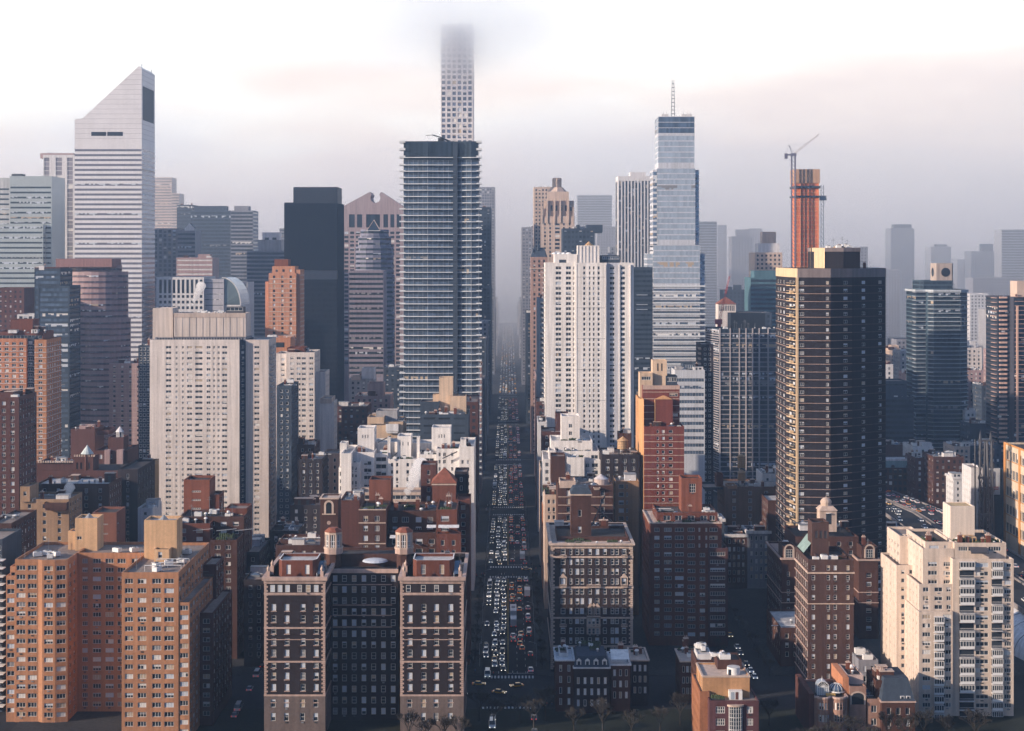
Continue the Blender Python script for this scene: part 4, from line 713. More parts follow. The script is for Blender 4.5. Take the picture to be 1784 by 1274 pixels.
def white_tower():
    D = 860; b = B('apartment_tower', 'white brick tower right of the avenue with a roof crowned by ribbed lift housing', 'apartment tower', 950, 1105, D, 32)
    z = Z(458, D); f = dict(fh=2.82, wh=1.75, top=2.0, rec=.3, pb=.2, bm=blind_cool)
    def c(xs, x, **k): return C(D, xs, x, **dict(f, **k))
    g = W('grey_recess_brick', (0.46, 0.47, 0.52), .08)
    b.box(950, 1002, 458, D+1, 31, white_brick, c(((968, 978), (986, 995), (998.5, 1001)), 950, mull=1), dict(P(3.6, 1.6, 2.82, 1.4), top=2.2), roof=membrane)
    b.box(1002.1, 1057, 458, D-.6, 32, white_brick, c(((1016, 1020), (1026, 1029), (1033, 1036), (1041, 1045)), 1002), None, roof=membrane)
    b.box(1057.1, 1080, 458, D+1, 31, g, c(((1062, 1071),), 1057, mull=1), None, roof=membrane)
    b.box(1080.1, 1104, 458, D, 32, white_brick, c(((1081, 1089),), 1080, mull=1), None, roof=membrane)
    # ladder of small balconies up the sunlit flank
    x = X(950, D)
    for i in range(48):
        zz = z-3-2.82*i; q = MB(); q.box(x-1.5, x, D+13, D+19, zz, zz+.2, white_stone); q.box(x-1.5, x-1.42, D+13, D+19, zz+.2, zz+1.1, grey_metal); b.part('balcony', q)
    q = MB()
    for p in (1004.5, 1055, 1078, 1098):
        q.box(X(p, D)-.25, X(p, D)+.25, D-.75, D-.6 if p < 1056 else D-.02, 0, z-1, white_brick)
    for i in range(8): zz = z-8-i*17; q.box(X(1003, D), X(1056, D), D-.64, D-.6, zz, zz+.18, grey_metal)
    b.part('pier', q)
    b.box(966, 1005, 443, D+4, 20, white_brick, C(D+4, ((974, 987),), 966, 20, 2.4, top=3, mull=0, pb=0), None, zb=z-.9, name='penthouse', roof=membrane)
    b.box(1007, 1044, 428, D+3, 16, white_brick, None, None, zb=z-.9, name='lift_housing', roof=tar)
    q = MB()
    for i in range(7): u = X(1007+i*6.1, D+3); q.box(u-.22, u+.22, D+2.75, D+3, z, Z(429, D+3), white_stone)
    b.part('rib', q); q = MB(); xm = X(1026, D+10); q.cyl(xm, D+10, 3.4, Z(428, D+10)-.8, Z(421, D+10), tank_wood, 12, .1); b.part('roof_cowl', q)
    b.box(1048, 1080, 445, D+5, 18, slate, RB(20, 1.6, 1.2, top=.6, gm=glass_blue), None, zb=z-.9, name='glass_penthouse', roof=tar)
    q = MB()
    for p in (966, 974, 982, 990): q.dome(X(p, D+12), D+12, 1.8, Z(443, D+12), 1.1, white_paint, 8, 2)
    b.part('roof_dome', q); b.last = (X(1008, D), X(1102, D), D, D+30, z); lastclutter(b, 8, kinds=('antenna', 'roof_vent', 'air_conditioner')); b.done()
white_tower()

def cream_slab():
    D = 797; b = B('apartment_tower', 'broad cream brick slab tower with a wide blank penthouse box', 'apartment tower', 260, 480, D, 26)
    z = Z(592, D); f = dict(fh=2.84, wh=1.35, top=3.2, rec=.25, pb=.38, kinds=('blind', 'half', 'mix'))
    xs = ((289, 298.5), (306, 309.5), (317, 320.5), (326, 335), (340, 353), (360, 367), (371.5, 375), (379, 383), (387, 396))
    b.box(261, 417, 592, D, 26, cream, C(D, xs, 261, **dict(f, mull=1)), None, roof=membrane)
    b.vol([(X(417, D), D+1), (X(428, D), D+5), (X(428, D), D+25), (X(417, D), D+25)], 0, z, slate, [dict(f, cols=[(1.2, 3.1)], mull=1)], roof=tar)
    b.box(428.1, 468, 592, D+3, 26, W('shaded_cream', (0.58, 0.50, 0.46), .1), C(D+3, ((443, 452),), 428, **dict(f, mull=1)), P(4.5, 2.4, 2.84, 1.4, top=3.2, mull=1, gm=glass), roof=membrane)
    for i in range(34):
        zz = z-5.2-2.84*i; q = MB(); xx = X(468, D+3); q.box(xx, xx+1.5, D+8, D+14, zz, zz+.2, white_stone); q.box(xx+1.42, xx+1.5, D+8, D+14, zz+.2, zz+1.2, grey_metal); b.part('balcony', q)
    zt = Z(545, D+6); b.box(303, 428, 546, D+5, 16, W('buff_panel', (0.56, 0.48, 0.43), .08), None, None, zb=z+1.2, name='penthouse', roof=membrane)
    q = MB(); q.box(X(303, D+5), X(428, D+5), D+4.8, D+5, zt-2.4, zt-.1, W('buff_cap', (0.47, 0.38, 0.33), .06))
    for i in range(11): u = X(306+i*11.8, D+5); q.box(u, u+.18, D+4.9, D+5, z+1.3, zt-2.4, grey_stone)
    b.part('panel_joint', q)
    b.box(266, 301, 537, D+7, 14, W('buff_panel'), None, None, zb=z-.9, name='penthouse', roof=membrane)
    b.box(270, 428, 588, D+3, 21, grey_stone, P(1.4, .8, 20, 1.1, top=.2, pb=0, fw=0), None, zb=z-.9, name='louvre_storey', roof=tar)
    b.box(393, 424, 535, D+9, 7, frame_dark, RB(20, 1.8, 2, top=.2, gm=glass_dark), None, zb=zt-.6, name='cooling_tower', roof=tar, par=.2)
    clutter(b, X(320, D), X(390, D), D+7, D+19, zt-.9, 6, kinds=('air_conditioner', 'roof_vent', 'antenna')); b.done()
cream_slab()

def slanted_tower():
    D = 1240; b = B('office_tower', 'white aluminium banded skyscraper with a slanted wedge roof', 'skyscraper', 130, 267, D, 48)
    x0, x1 = X(130, D), X(247, D); zlow, ztop, zb = Z(207, D), Z(115, D), Z(250, D); al = aluminium
    band = dict(ribbon=True, fh=3.92, wh=1.75, mp=1.6, top=4.6, margin=0.05, rec=.12, gm=G('band_glass', (0.20, 0.20, 0.24), .2, .3, tone=.12), pb=.12, fw=0, bm=blind_cool, zmin=Z(650, D))
    mb = MB(); P4 = rect(x0, x1, D, D+46)
    b.vol(P4, 0, zb, al, [band, band, None, None], roof=tar)
    # crown: front face slants up from left to right
    y0, y1 = D, D+46; xl = X(143, D); m = MB()
    tr = X(242, D)
    m.face([(x0, y0, zb), (x1, y0, zb), (x1, y0, ztop-2), (tr, y0, ztop), (xl, y0, zlow), (x0, y0, zlow-.5)], al); m.face([(x1, y1, zb), (x0, y1, zb), (x0, y1, zlow-.5), (xl, y1, zlow), (tr, y1, ztop), (x1, y1, ztop-2)], al)
    m.face([(x1, y0, zb), (x1, y1, zb), (x1, y1, ztop-2), (x1, y0, ztop-2)], al); m.face([(x0, y1, zb), (x0, y0, zb), (x0, y0, zlow-.5), (x0, y1, zlow-.5)], al)
    m.face([(xl, y0, zlow), (tr, y0, ztop), (tr, y1, ztop), (xl, y1, zlow)], al); m.face([(tr, y0, ztop), (x1, y0, ztop-2), (x1, y1, ztop-2), (tr, y1, ztop)], al); m.face([(x0, y0, zlow-.5), (xl, y0, zlow), (xl, y1, zlow), (x0, y1, zlow-.5)], al)
    cr = b.part('slanted_crown', m); q = MB()
    i = 0; zz = zb+3.9
    while zz < ztop-3:      # panel joints
        xa = x0 if zz < zlow else xl+(tr-xl)*(zz-zlow)/(ztop-zlow); q.box(xa+.3, x1-.02, y0-.06, y0, zz, zz+.14, grey_stone); q.box(x1, x1+.06, y0, y1, zz, zz+.14, grey_stone); zz += 3.9
    b.part('panel_joint', q)
    q = MB(); q.box(X(159, D), X(185, D), y0-.1, y0, Z(237, D), Z(230, D), black_steel); q.box(X(187, D), X(214, D), y0-.1, y0, Z(237, D), Z(230, D), black_steel); b.part('louvre', q)
    q = MB(); q.box(x1, x1+.1, y0+3, y1-4, Z(209, D+3), Z(150, D+3), black_steel); b.part('louvre', q)
    q = MB(); q.tube((tr, y0+10, ztop), (tr, y0+10, ztop+3), .3, grey_metal, 4); q.tube((x1-1, y0+38, ztop-2), (x1-1, y0+38, ztop+1.5), .3, grey_metal, 4); q.tube((xl, y0+8, zlow), (xl, y0+8, zlow+2), .3, grey_metal, 4); b.part('roof_rail', q)
    b.done()
slanted_tower()

def slim_grid_tower():
    D = 1356; b = B('residential_tower', 'very slim pale square gridded tower vanishing into the cloud', 'skyscraper', 768, 825, D, 28)
    x0 = X(768, D); r = rect(x0, x0+28.4, D, D+28.4); z = 348; con = W('pale_concrete', (0.62, 0.58, 0.58), .08)
    sp = dict(cols=[(.9+i*4.6, .9+i*4.6+3.0) for i in range(6)], fh=4.72, wh=3.05, top=2.2, rec=.5, gm=G('grid_glass', (0.20, 0.22, 0.27), .15, .5), pb=.1, fw=0, zmin=150)
    b.vol(r, 0, z, con, [sp, sp, None, sp]); b.done(220)
slim_grid_tower()

def stepped_glass_tower():
    D = 1150; b = B('glass_tower', 'bright stepped glass tower with a roof mast right of the white brick tower', 'skyscraper', 1128, 1228, D, 34)
    sp = dict(ribbon=True, fh=4.1, wh=3.3, mp=1.5, top=.4, margin=.05, rec=.06, gm=glass_sky, pb=.12, fw=0, bm=white_paint, spandrel=W('pale_spandrel', (0.50, 0.51, 0.55), .05))
    lo = dict(sp, wh=2.5, gm=G('curtain_glass_steel', (0.26, 0.32, 0.39), .12, .75, tone=.3), top=1.4, pb=.25); dk = dict(sp, gm=glass_blue, wh=3.7, fh=4.1)
    def v(a, c, y0_, y1_, d, dep, s_, nm='wall'): b.vol(rect(X(a, D), X(c, D), D+d, D+d+dep), Z(y1_, D) if y1_ else 0, Z(y0_, D), MATS['pale_spandrel'], [s_, s_, None, s_], name=nm)
    v(1147, 1210, 203, 236, 0, 28, dk, 'crown'); v(1147, 1210, 236.1, 293, 0, 28, sp)
    v(1145, 1211, 293.1, 427, -1, 30, sp); v(1138, 1144.8, 296, 440, 1, 26, lo); v(1211.2, 1218, 296, 440, 1, 26, lo)
    v(1138, 1219, 427.1, 500, -2, 31, sp); v(1138, 1219, 500.1, None, -2, 31, lo); v(1128, 1137.8, 442, 473, 1, 28, dict(sp, wh=3.0)); v(1128, 1137.8, 473.1, None, 1, 28, lo); v(1219.2, 1228, 442, None, 1, 28, lo)
    sl = W('slab_white'); q = MB()
    for i in range(40):
        zz = Z(500, D)-4.1*i
        if zz < 45: break
        q = MB(); q.box(X(1127.5, D), X(1228.5, D), D-2.6, D+1.2, zz, zz+1.15, sl); b.part('spandrel_band', q)
    z = Z(203, D); q = MB(); cx = X(1175.5, D); h = Z(137, D)-z
    for a in (-1, 1):
        for c in (-1, 1): q.tube((cx+a*1.3, D+12+c*1.3, z), (cx+a*.6, D+12+c*.6, z+h), .18, grey_metal, 4)
    for i in range(10): zz = z+h*i/10; s_ = 1.3-.7*i/10; q.box(cx-s_-.3, cx+s_+.3, D+11, D+13, zz, zz+.4, grey_metal)
    b.part('mast', q)
    for px in (1157, 1163, 1192, 1199, 1204): q = MB(); q.box(X(px, D)-1.2, X(px, D)+1.2, D+5, D+8, z-.9, z+2.2, white_stone); q.tube((X(px, D), D+6, z+2), (X(px, D), D+6, z+4), .15, grey_metal, 4); b.part('roof_unit', q)
    b.done()
stepped_glass_tower()

def concrete_frame_tower():
    D = 1350; b = B('unfinished_tower', 'unfinished tower wrapped in orange netting beside its crane', 'tower under construction', 1382, 1430, D, 24)
    x0, x1 = X(1386, D), X(1427, D); net = W('orange_netting', (0.70, 0.19, 0.08), .25, fine=.4); net2 = W('tan_netting', (0.45, 0.27, 0.17), .15)
    sp = dict(cols=[(.6+i*3.9, .6+i*3.9+3.3) for i in range(5)], fh=4.0, wh=3.2, top=1.2, rec=.3, gm=net, pb=0, fw=0, zmin=Z(470, D)); zc = Z(318, D)
    b.vol(rect(x0, x1, D, D+22), 0, zc, W('orange_slab', (0.70, 0.28, 0.12), .2), [sp, None, None, dict(sp, cols=[(1+i*5, 1+i*5+4) for i in range(4)])], roof=concrete)
    b.vol(rect(x0-.6, x1+.6, D-.6, D+22.5), zc-.5, Z(295, D), net2, [None], name='cocoon', roof=concrete)
    q = MB(); q.box(x0-1, x1+1, D-1, D+23, Z(328, D), Z(324, D), dark_metal); b.part('safety_deck', q); q = MB(); q.box(x0-1, x1+1, D-1, D+23, Z(344, D), Z(341, D), dark_metal); b.part('safety_deck', q)
    q = MB(); hx = X(1432, D)
    for s in (0, 1.6): q.box(hx+s*1.4-.2, hx+s*1.4+.2, D+4, D+4.4, 0, Z(322, D), grey_metal)
    for i in range(36): zz = Z(322, D)-i*4; q.tube((hx, D+4.2, zz), (hx+2.2, D+4.2, zz-4), .15, grey_metal, 4)
    q.box(hx-1, hx+4.5, D+2.5, D+6, Z(345, D)-2, Z(345, D)+2, grey_metal); b.part('construction_hoist', q); b.done(60)
    c = Bld('tower_crane', 'luffing tower crane with raised boom beside the orange netted tower', 'crane', X(1380, D), D-6); cx, cy2 = X(1380, D), D-6; zt = Z(272, D-6)
    q = MB(); cm = Pm('crane_paint', (0.55, 0.52, 0.53)); cd = Pm('crane_dark', (0.13, 0.12, 0.17))
    for a in (-1, 1):
        for e in (-1, 1): q.box(cx+a*1.5-.4, cx+a*1.5+.4, cy2+e*1.5-.3, cy2+e*1.5+.3, 0, zt, cd)
    for i in range(60):
        zz = zt-i*3.4
        if zz < 120: break
        q.tube((cx-1.3, cy2-1.3, zz), (cx+1.3, cy2-1.3, zz-3.4), .28, cd, 4); q.tube((cx-1.3, cy2+1.3, zz), (cx-1.3, cy2-1.3, zz-3.4), .16, cd, 4)
    c.part('mast', q)
    q = MB(); q.box(cx-2.4, cx+2.4, cy2-1.5, cy2+1.5, zt, zt+2.4, cd); q.box(cx-7.5, cx-2.4, cy2-1.2, cy2+1.2, zt+.4, zt+1.6, cd); q.box(cx-7.5, cx-5.2, cy2-1.5, cy2+1.5, zt-2.4, zt+2.2, cd); k = c.part('counter_jib', q)
    q = MB(); a, e = Vector((cx+1.5, cy2, zt+2)), Vector((X(1424, D), cy2, Z(236, D)))
    for o in ((-.7, 0), (.7, 0), (0, 1.6)): q.tube(a+Vector((0, o[0], o[1])), e+Vector((0, o[0]*.5, o[1]*.5)), .36, cm, 4)
    for i in range(14): p, r_ = a.lerp(e, i/14), a.lerp(e, (i+1)/14); q.tube(p+Vector((0, -.7, 0)), r_+Vector((0, 0, 1.1)), .12, cm, 4); q.tube(p+Vector((0, 0, 1.1)), r_+Vector((0, -.7, 0)), .12, cm, 4)
    c.part('boom', q); q = MB(); q.tube((cx-1, cy2, zt+2.4), (cx-4, cy2, zt+9.5), .3, cd, 4); q.tube((cx+1.5, cy2, zt+2.4), (cx-4, cy2, zt+9.5), .2, cd, 4); q.tube((cx-4, cy2, zt+9.5), a.lerp(e, .55), .07, cd, 4); q.tube((cx-6, cy2, zt+2), (cx-4, cy2, zt+9.5), .1, cd, 4); c.part('gantry', q)
concrete_frame_tower()

def grid_tower():
    D = 950; b = B('apartment_tower', 'dark glazed tower with pale vertical piers and a black roof box', 'apartment tower', 1240, 1359, D, 30)
    z = Z(573, D); x0, x1 = X(1253, D), X(1358, D); pl = W('pale_pier', (0.42, 0.38, 0.38), .1)
    f = dict(ribbon=True, fh=2.9, wh=1.75, mp=1.15, top=.7, margin=.2, rec=.12, gm=glass_dark, pb=.35, bm=blind_cool, fw=0, spandrel=slate, bands=(pl, .35, .12), bdz=.6)
    b.vol([(x0, D), (x1, D), (x1+3.4, D+26), (x0-5.2, D+26)], 0, z, slate, [f, None, None, dict(f, margin=.6)], roof=tar)
    q = MB()
    for px in (1253, 1271, 1287, 1298.5, 1310, 1321.5, 1337, 1356.5): q.box(X(px, D), X(px, D)+.75, D-.5, D-.12, 0, z+.4, pl)
    b.part('pier', q)
    b.box(1273, 1333, 546, D+8, 14, black_steel, None, None, zb=z-.9, name='machine_room', roof=tar)
    b.last = (x0, x1, D, D+8, z); lastclutter(b, 9, kinds=('antenna', 'roof_vent', 'air_conditioner'))
    for i in range(60):
        zz = z-2.9*i-1.6
        if zz < 1: break
        q = MB(); q.prism([(x0-1.0, D+2), (x0+.1, D+.4), (x0-4.2, D+22), (x0-5.2, D+22)], zz, zz+.35, pl); b.part('balcony', q)
    b.done()
grid_tower()

def disc_tower():
    D = 1085; b = B('apartment_tower', 'teal balconied tower with round dark discs on its roof box', 'apartment tower', 1594, 1684, D, 34)
    z = Z(508, D); x0, xa, xb, xc, x1 = [X(p, D+e) for p, e in ((1596, 5), (1613, 5), (1624, 0), (1673, 0), (1685, 5))]
    poly = [(x0, D+5), (xa, D+5), (xa+1, D+3), (xb+1, D), (xc, D), (x1, D+5), (x1, D+32), (x0, D+32)]
    teal = W('teal_wall', (0.055, 0.085, 0.11), .12); f = dict(ribbon=True, fh=2.92, wh=1.9, mp=1.6, top=.8, margin=.2, rec=.12, gm=glass_dark, pb=.15, bm=blind_cool, fw=0)
    b.vol(poly, 0, z, teal, [f, None, f, f, f, f, None, f], roof=tar); ps = W('pale_slab', (0.42, 0.45, 0.48), .08)
    for i in range(40):
        zz = z-.75-2.92*i
        if zz < 6: break
        q = MB(); q.prism([(x0-1, D+3.9), (xa-.2, D+3.9), (xa-.2, D+12), (x0-1, D+12)], zz, zz+.3, ps); q.prism([(xa+.8, D+2.4), (xb+.6, D-.9), (xc+.4, D-.9), (x1+1, D+4.2), (x1+1, D+14), (xa+.8, D+10)], zz, zz+.34, ps); b.part('balcony', q)
    b.vol([(X(1608, D), D+9), (X(1612, D), D+5), (X(1662, D), D+4), (X(1667, D), D+9), (X(1667, D), D+28), (X(1608, D), D+28)], z-.9, Z(489, D), teal, [f]*6, name='penthouse', roof=tar)
    b.ring(poly, z-.2, z+1.2, .9, W('pale_slab'), 'parapet_band'); zt = Z(459, D+8)
    q = MB(); c0, c1 = X(1629, D+8), X(1661, D+8); q.prism([(c0+1, D+8), (c1-1, D+8), (c1, D+9), (c1, D+20), (c0, D+20), (c0, D+9)], Z(489, D)-.9, zt, W('tan_concrete', (.40, .33, .29), .1)); k = b.part('water_house', q)
    cx, cz = (c0+c1)/2+1, (zt+Z(489, D))/2-.3; q = MB(); pts = [(cx+3.2*math.cos(math.pi*i/10), D+7.9, cz+3.2*math.sin(math.pi*i/10)) for i in range(20)]; q.face(pts, black_steel); q.face([(c0-.1, D+14+3*math.cos(math.pi*i/10), cz+3.2*math.sin(math.pi*i/10)) for i in range(20)], black_steel); b.part('round_louvre', q, k)
    b.last = (x0, x1, D+4, D+30, z); lastclutter(b, 6, kinds=('antenna', 'roof_vent')); b.done()
disc_tower()

def edge_balcony_tower():
    D = 1000; b = B('apartment_tower', 'dark balconied tower cut by the picture edge beyond the bridge traffic', 'apartment tower', 1741, 1800, D, 30)
    z = Z(517, D); x0, x1 = X(1741, D), X(1830, D); dkw = W('ink_wall', (0.05, 0.05, 0.065), .12); f = dict(ribbon=True, fh=2.9, wh=1.7, mp=2.2, top=1.0, margin=.3, rec=.15, gm=glass_dark, pb=.15, fw=0)
    b.vol([(x0, D+4), (X(1762, D), D+4), (X(1766, D), D), (x1, D), (x1, D+28), (x0, D+28)], 0, z, dkw, [f, None, f, None, None, f], roof=tar); ps = W('rose_slab', (0.55, 0.36, 0.29), .1)
    for i in range(44):
        zz = z-1.2-2.9*i
        if zz < 20: break
        q = MB(); q.box(X(1744, D), X(1757, D), D+2.4, D+4, zz, zz+1.1, ps); q.box(x0-1.2, x0, D+5, D+14, zz, zz+.3, ps); q.box(X(1768, D), X(1783, D), D-1.3, D, zz+1, zz+1.25, ps); b.part('balcony', q)
    q = MB(); q.box(X(1770.5, D), X(1773, D), D-1.6, D, 20, z-6, ps); b.part('pier', q)
    b.box(1772, 1800, 490, D+6, 14, limestone, None, None, zb=z-.9, name='machine_room', roof=tar); b.last = (x0, x1, D, D+20, z); lastclutter(b, 3); b.done()
edge_balcony_tower()

def pediment_tower():
    D = 1450; b = B('office_tower', 'pink granite tower with a broken pediment and round notch behind the dark slab', 'skyscraper', 606, 700, D, 40)
    x0, x1 = X(597, D), X(703, D); zc, zt, zn = Z(363, D), Z(335, D), Z(350, D); xm = X(654, D); zs = Z(372, D)
    f = dict(cols=[(X(a, D)-x0, X(a+7, D)-x0) for a in range(600, 700, 10)], fh=3.9, wh=2.3, top=2, rec=.2, gm=glass_dark, fw=0, pb=.2, zmin=Z(640, D))
    tall = dict(cols=[(X(a, D)-x0, X(c, D)-x0) for a, c in ((608, 618), (622, 631), (638, 662), (668, 676), (680, 687), (691, 699))], fh=60, wh=Z(374, D)-Z(397, D), top=.8, rec=.4, gm=glass_dark, fw=0, pb=0, mull=2)
    b.vol(rect(x0, x1, D, D+34), 0, Z(400, D), pink_stone, [f, None, None, None]); b.vol(rect(x0, x1, D, D+34), Z(400, D)+.01, zs, pink_stone, [tall], name='arcade_storey')
    r = 4.6; zz0 = Z(345, D); pts = [(x0-1, zs), (x1+1, zs), (x1+1, zc+3)]
    a0 = math.radians(50); arc = [(xm+r*math.sin(t), zz0+r*math.cos(t)) for t in [a0+(2*math.pi-2*a0)*i/16 for i in range(17)]]
    top = [(xm+5.2, zt+.3)]+arc+[(xm-5.2, zt+.3)]
    # the pediment is a 34 m deep gable with a round notch in the middle
    L = [(x0-1, zs), (xm, zs)]+list(reversed([p for p in arc if p[0] <= xm]))[::-1][::-1]
    for side_ in (1, -1):
        a_ = [p for p in arc if (p[0]-xm)*side_ >= -.01]
        a_ = a_ if side_ == 1 else a_[::-1]      # from the notch top downwards
        ex = (x1+1) if side_ == 1 else (x0-1); out_ = [(xm, zs), (ex, zs), (ex, zc+(1 if side_ == 1 else 1)), (xm+5.2*side_, zt+.3)]+a_
        if side_ == -1: out_ = out_[::-1]
        q = MB(); q.face([(x, D, z) for x, z in out_], pink_stone); q.face([(x, D+34, z) for x, z in reversed(out_)], pink_stone); n = len(out_)
        for i in range(n): p, s_ = out_[i], out_[(i+1) % n]; q.face([(p[0], D, p[1]), (p[0], D+34, p[1]), (s_[0], D+34, s_[1]), (s_[0], D, s_[1])], pink_stone)
        b.part('pediment', q)
    b.done()
pediment_tower()

def pyramid_tower():
    D = 1300; b = B('office_tower', 'rounded blue grey tower with a small glazed pyramid on its dome', 'office tower', 612, 686, D, 30)
    cx, cy2 = X(650, D), D+15; gw = W('slate_band', (0.20, 0.20, 0.26), .08)
    for r_, y in ((17, 480), (16.2, 430), (14, 412), (12, 400)):
        pts = [(cx+r_*math.cos(2*math.pi*i/16), cy2+r_*.9*math.sin(2*math.pi*i/16)) for i in range(16)]; f = dict(ribbon=True, fh=3.9, wh=1.8, mp=2, top=1.4, margin=.01, rec=.1, gm=glass_dark, fw=0, pb=.15, zmin=Z(640, D))
        b.vol(pts, 0 if y == 480 else Z(485, D), Z(y, D), gw, [f if i > 7 else None for i in range(16)], roof=slate, name='wall' if y == 480 else 'setback')
    q = MB(); z0, zt = Z(402, D), Z(383, D); h = 5.6
    q.prism(rect(cx-h, cx+h, cy2-h-6, cy2+h-6), z0, zt, glass_dark, scale=.01)
    for a in (-1, 1): q.tube((cx+a*h, cy2-h-6, z0), (cx, cy2-6, zt), .25, limestone, 4)
    q.tube((cx-h, cy2-h-6.1, z0), (cx+h, cy2-h-6.1, z0), .25, white_paint, 4); b.part('glass_pyramid', q); b.done()
pyramid_tower()

def oval_tower():
    D = 1080; b = B('office_tower', 'plum coloured oval office tower with stacked drums and ribbon windows', 'office tower', 97, 213, D, 40)
    def oval(px0, px1, yt, dd, zb, nm):
        cx, rx = (X(px0, D)+X(px1, D))/2, (X(px1, D)-X(px0, D))/2; pts = [(cx+rx*math.cos(2*math.pi*i/28), D+dd+18+15*math.sin(2*math.pi*i/28)) for i in range(28)]
        f = dict(ribbon=True, fh=4.0, wh=1.25, mp=1.4, top=2.4, margin=.01, rec=.12, gm=G('plum_glass', (.12, .10, .12), .2, .2, tone=.4), fw=0, pb=.2, bands=(W('plum_line', (.18, .09, .09), .1), .35, .12), bdz=.3, zmin=Z(780, D))
        b.vol(pts, zb, Z(yt, D), plum_stone, [f if i > 13 else None for i in range(28)], name=nm, roof=tar)
    oval(97, 197, 462, 6, 0, 'drum'); oval(102, 212, 474, 0, 0, 'drum'); oval(120, 218, 556, -3, 0, 'drum')
    b.box(97, 195, 451, D+5, 26, W('plum_crown', (.27, .15, .14), .1), C(D+5, ((117, 162), (170, 190)), 97, 20, 5, top=3, mull=6, gm=glass_dark, fw=0, pb=0), None, zb=Z(463, D)-1, name='crown', roof=tar); b.done()
oval_tower()
# ================================================================== the other buildings, left to right and near to far
def pw(fh=3.1, **k): return dict(P(3.6, 1.5, fh, 1.6, top=1.8, pb=.35), **k)
def bandf(**k): return dict(RB(3.9, 1.9, 1.6, top=1.6, fw=0, gm=glass_dark, pb=.15, margin=.2), **k)
FW0 = dict(fw=0)
# --- left edge, far to near
b = B('office_tower', 'pale green glass office slab with broken ribbon windows, lower wing in front', 'office tower', 0, 90, 1330, 40)
gl = dict(ribbon=True, fh=4.3, wh=1.5, mp=1.5, top=9, margin=.6, rec=.1, gm=glass_dark, pb=.4, fw=0, bm=blind_cool); gw = W('pale_green_glass', (0.40, 0.44, 0.44), .08, .3, metal=.3, streak=.05)
b.box(17, 90, 307, 1330, 40, gw, gl, None, zb=0, roof=tar); b.box(-14, 16.8, 310, 1333, 36, W('pale_grey_glass', (.48, .48, .47), .08, .3, metal=.2), gl, None, roof=tar); b.box(-16, 75, 391, 1322, 7.5, gw, dict(gl, top=2), dict(gl, top=2), roof=tar); b.box(20, 38, 303, 1340, 10, dark_metal, None, None, zb=200); b.done()
b = B('office_tower', 'tower of pale vertical piers half hidden by the slanted roof tower', 'office tower', 71, 129, 1400, 36)
D = 1400; st = dict(fh=4.0, wh=3.5, top=2.5, rec=.5, gm=G('pier_glass', (.24, .22, .25), .3, .1, tone=.2), fw=0, pb=.1, zmin=Z(470, D), bm=blind)
b.box(75, 135, 270, D, 30, white_stone, C(D, ((77, 86), (97, 108), (117, 127)), 75, **st), None, roof=tar); b.box(70, 128, 267, D+1, 26, plum_stone, None, None, zb=Z(276, D), name='crown', roof=tar); lastclutter(b, 6); b.done()
simple('office_building', 'dark brick slab below the pale green glass offices', -14, 42, 502, 1050, 30, maroon_brick, pw(3.3, fw=0, ww=1.2), yb=600)
b = simple('apartment_tower', 'dark blue balconied tower with white rails before the plum oval tower', 60, 105, 468, 930, 26, slate, dict(RB(3.0, 1.7, 1.6, top=1.4, fw=0, gm=glass_blue, pb=.45, bm=blind_cool)), RB(3, 1.7, 2, fw=0, gm=glass_dark), cat='apartment tower', extra=((60, 104, 466, .2, 20, maroon_brick, dict(RB(6, 2, 2, fw=0, gm=glass_dark), zmin=Z(500, 930))),), nclut=4, yb=800)
b = simple('apartment_tower', 'lower dark balconied wing with a shaded flank beside the blue tower', 66, 121, 498, 925, 24, slate, dict(RB(3.0, 1.8, 1.6, top=1.4, fw=0, gm=glass_blue, pb=.4, margin=1)), RB(3, 1.7, 2, fw=0, gm=glass_dark), cat='apartment tower', yb=800)
q = Bld('white_building', 'white framed building with open loggias behind the orange brick tower', 'building', X(55, 990), 995); q.box(30, 76, 548, 990, 20, white_stone, P(3.2, 2.2, 3.2, 2, top=1.2, fw=0, gm=glass_dark), None, roof=tar); q.done()
b = B('apartment_tower', 'orange brick tower with white balcony lines and a brick penthouse', 'apartment tower', 0, 82, 850, 26)
D = 850; f = dict(P(4.2, 2.2, 2.95, 1.6, top=2, pb=.3, mull=1), bands=(white_stone, .2, .35), bdz=.45)
b.box(-10, 46, 590, D, 26, orange_brick, dict(f, zmin=Z(770, D)), None, roof=tar); b.box(46.1, 60, 588, D+2, 24, slate, dict(f, zmin=Z(800, D)), None, roof=tar); b.box(60.1, 81, 592, D, 28, W('ginger_brick', (.40, .19, .10), .15), dict(f, zmin=Z(830, D)), dict(f), roof=tar)
b.box(18, 57, 557, D+6, 12, red_brick, None, None, zb=Z(590, D)-.9, name='penthouse', roof=tar); b.box(-10, 75, 578, D+3, 20, red_brick, RB(5, 2, 2, fw=.1), None, zb=Z(590, D)-.9, name='upper_storey', roof=tar); b.last = (X(0, D), X(80, D), D, D+24, Z(578, D)); lastclutter(b, 8); b.done()
simple('brick_tower', 'dark brown tower rising at the left picture edge behind the tan block', -20, 33, 692, 640, 24, maroon_brick, P(4, 1.6, 3.0, 1.6, top=1.8, mull=1), pw(3), cat='apartment tower', nclut=6, extra=((-10, 22, 684, 4, 12, maroon_brick),), yb=930)
simple('brick_building', 'low brown brick building at the left edge under the dark brown tower', -20, 20, 912, 560, 30, brown_brick, pw(3), pw(3), nclut=3)
b = B('balcony_building', 'dark building with white balcony edges at the bottom left corner', 'apartment building', -30, 6, 505, 20)
b.box(-60, 4, 940, 505, 20, slate, RB(2.9, 1.6, 1.6), None)
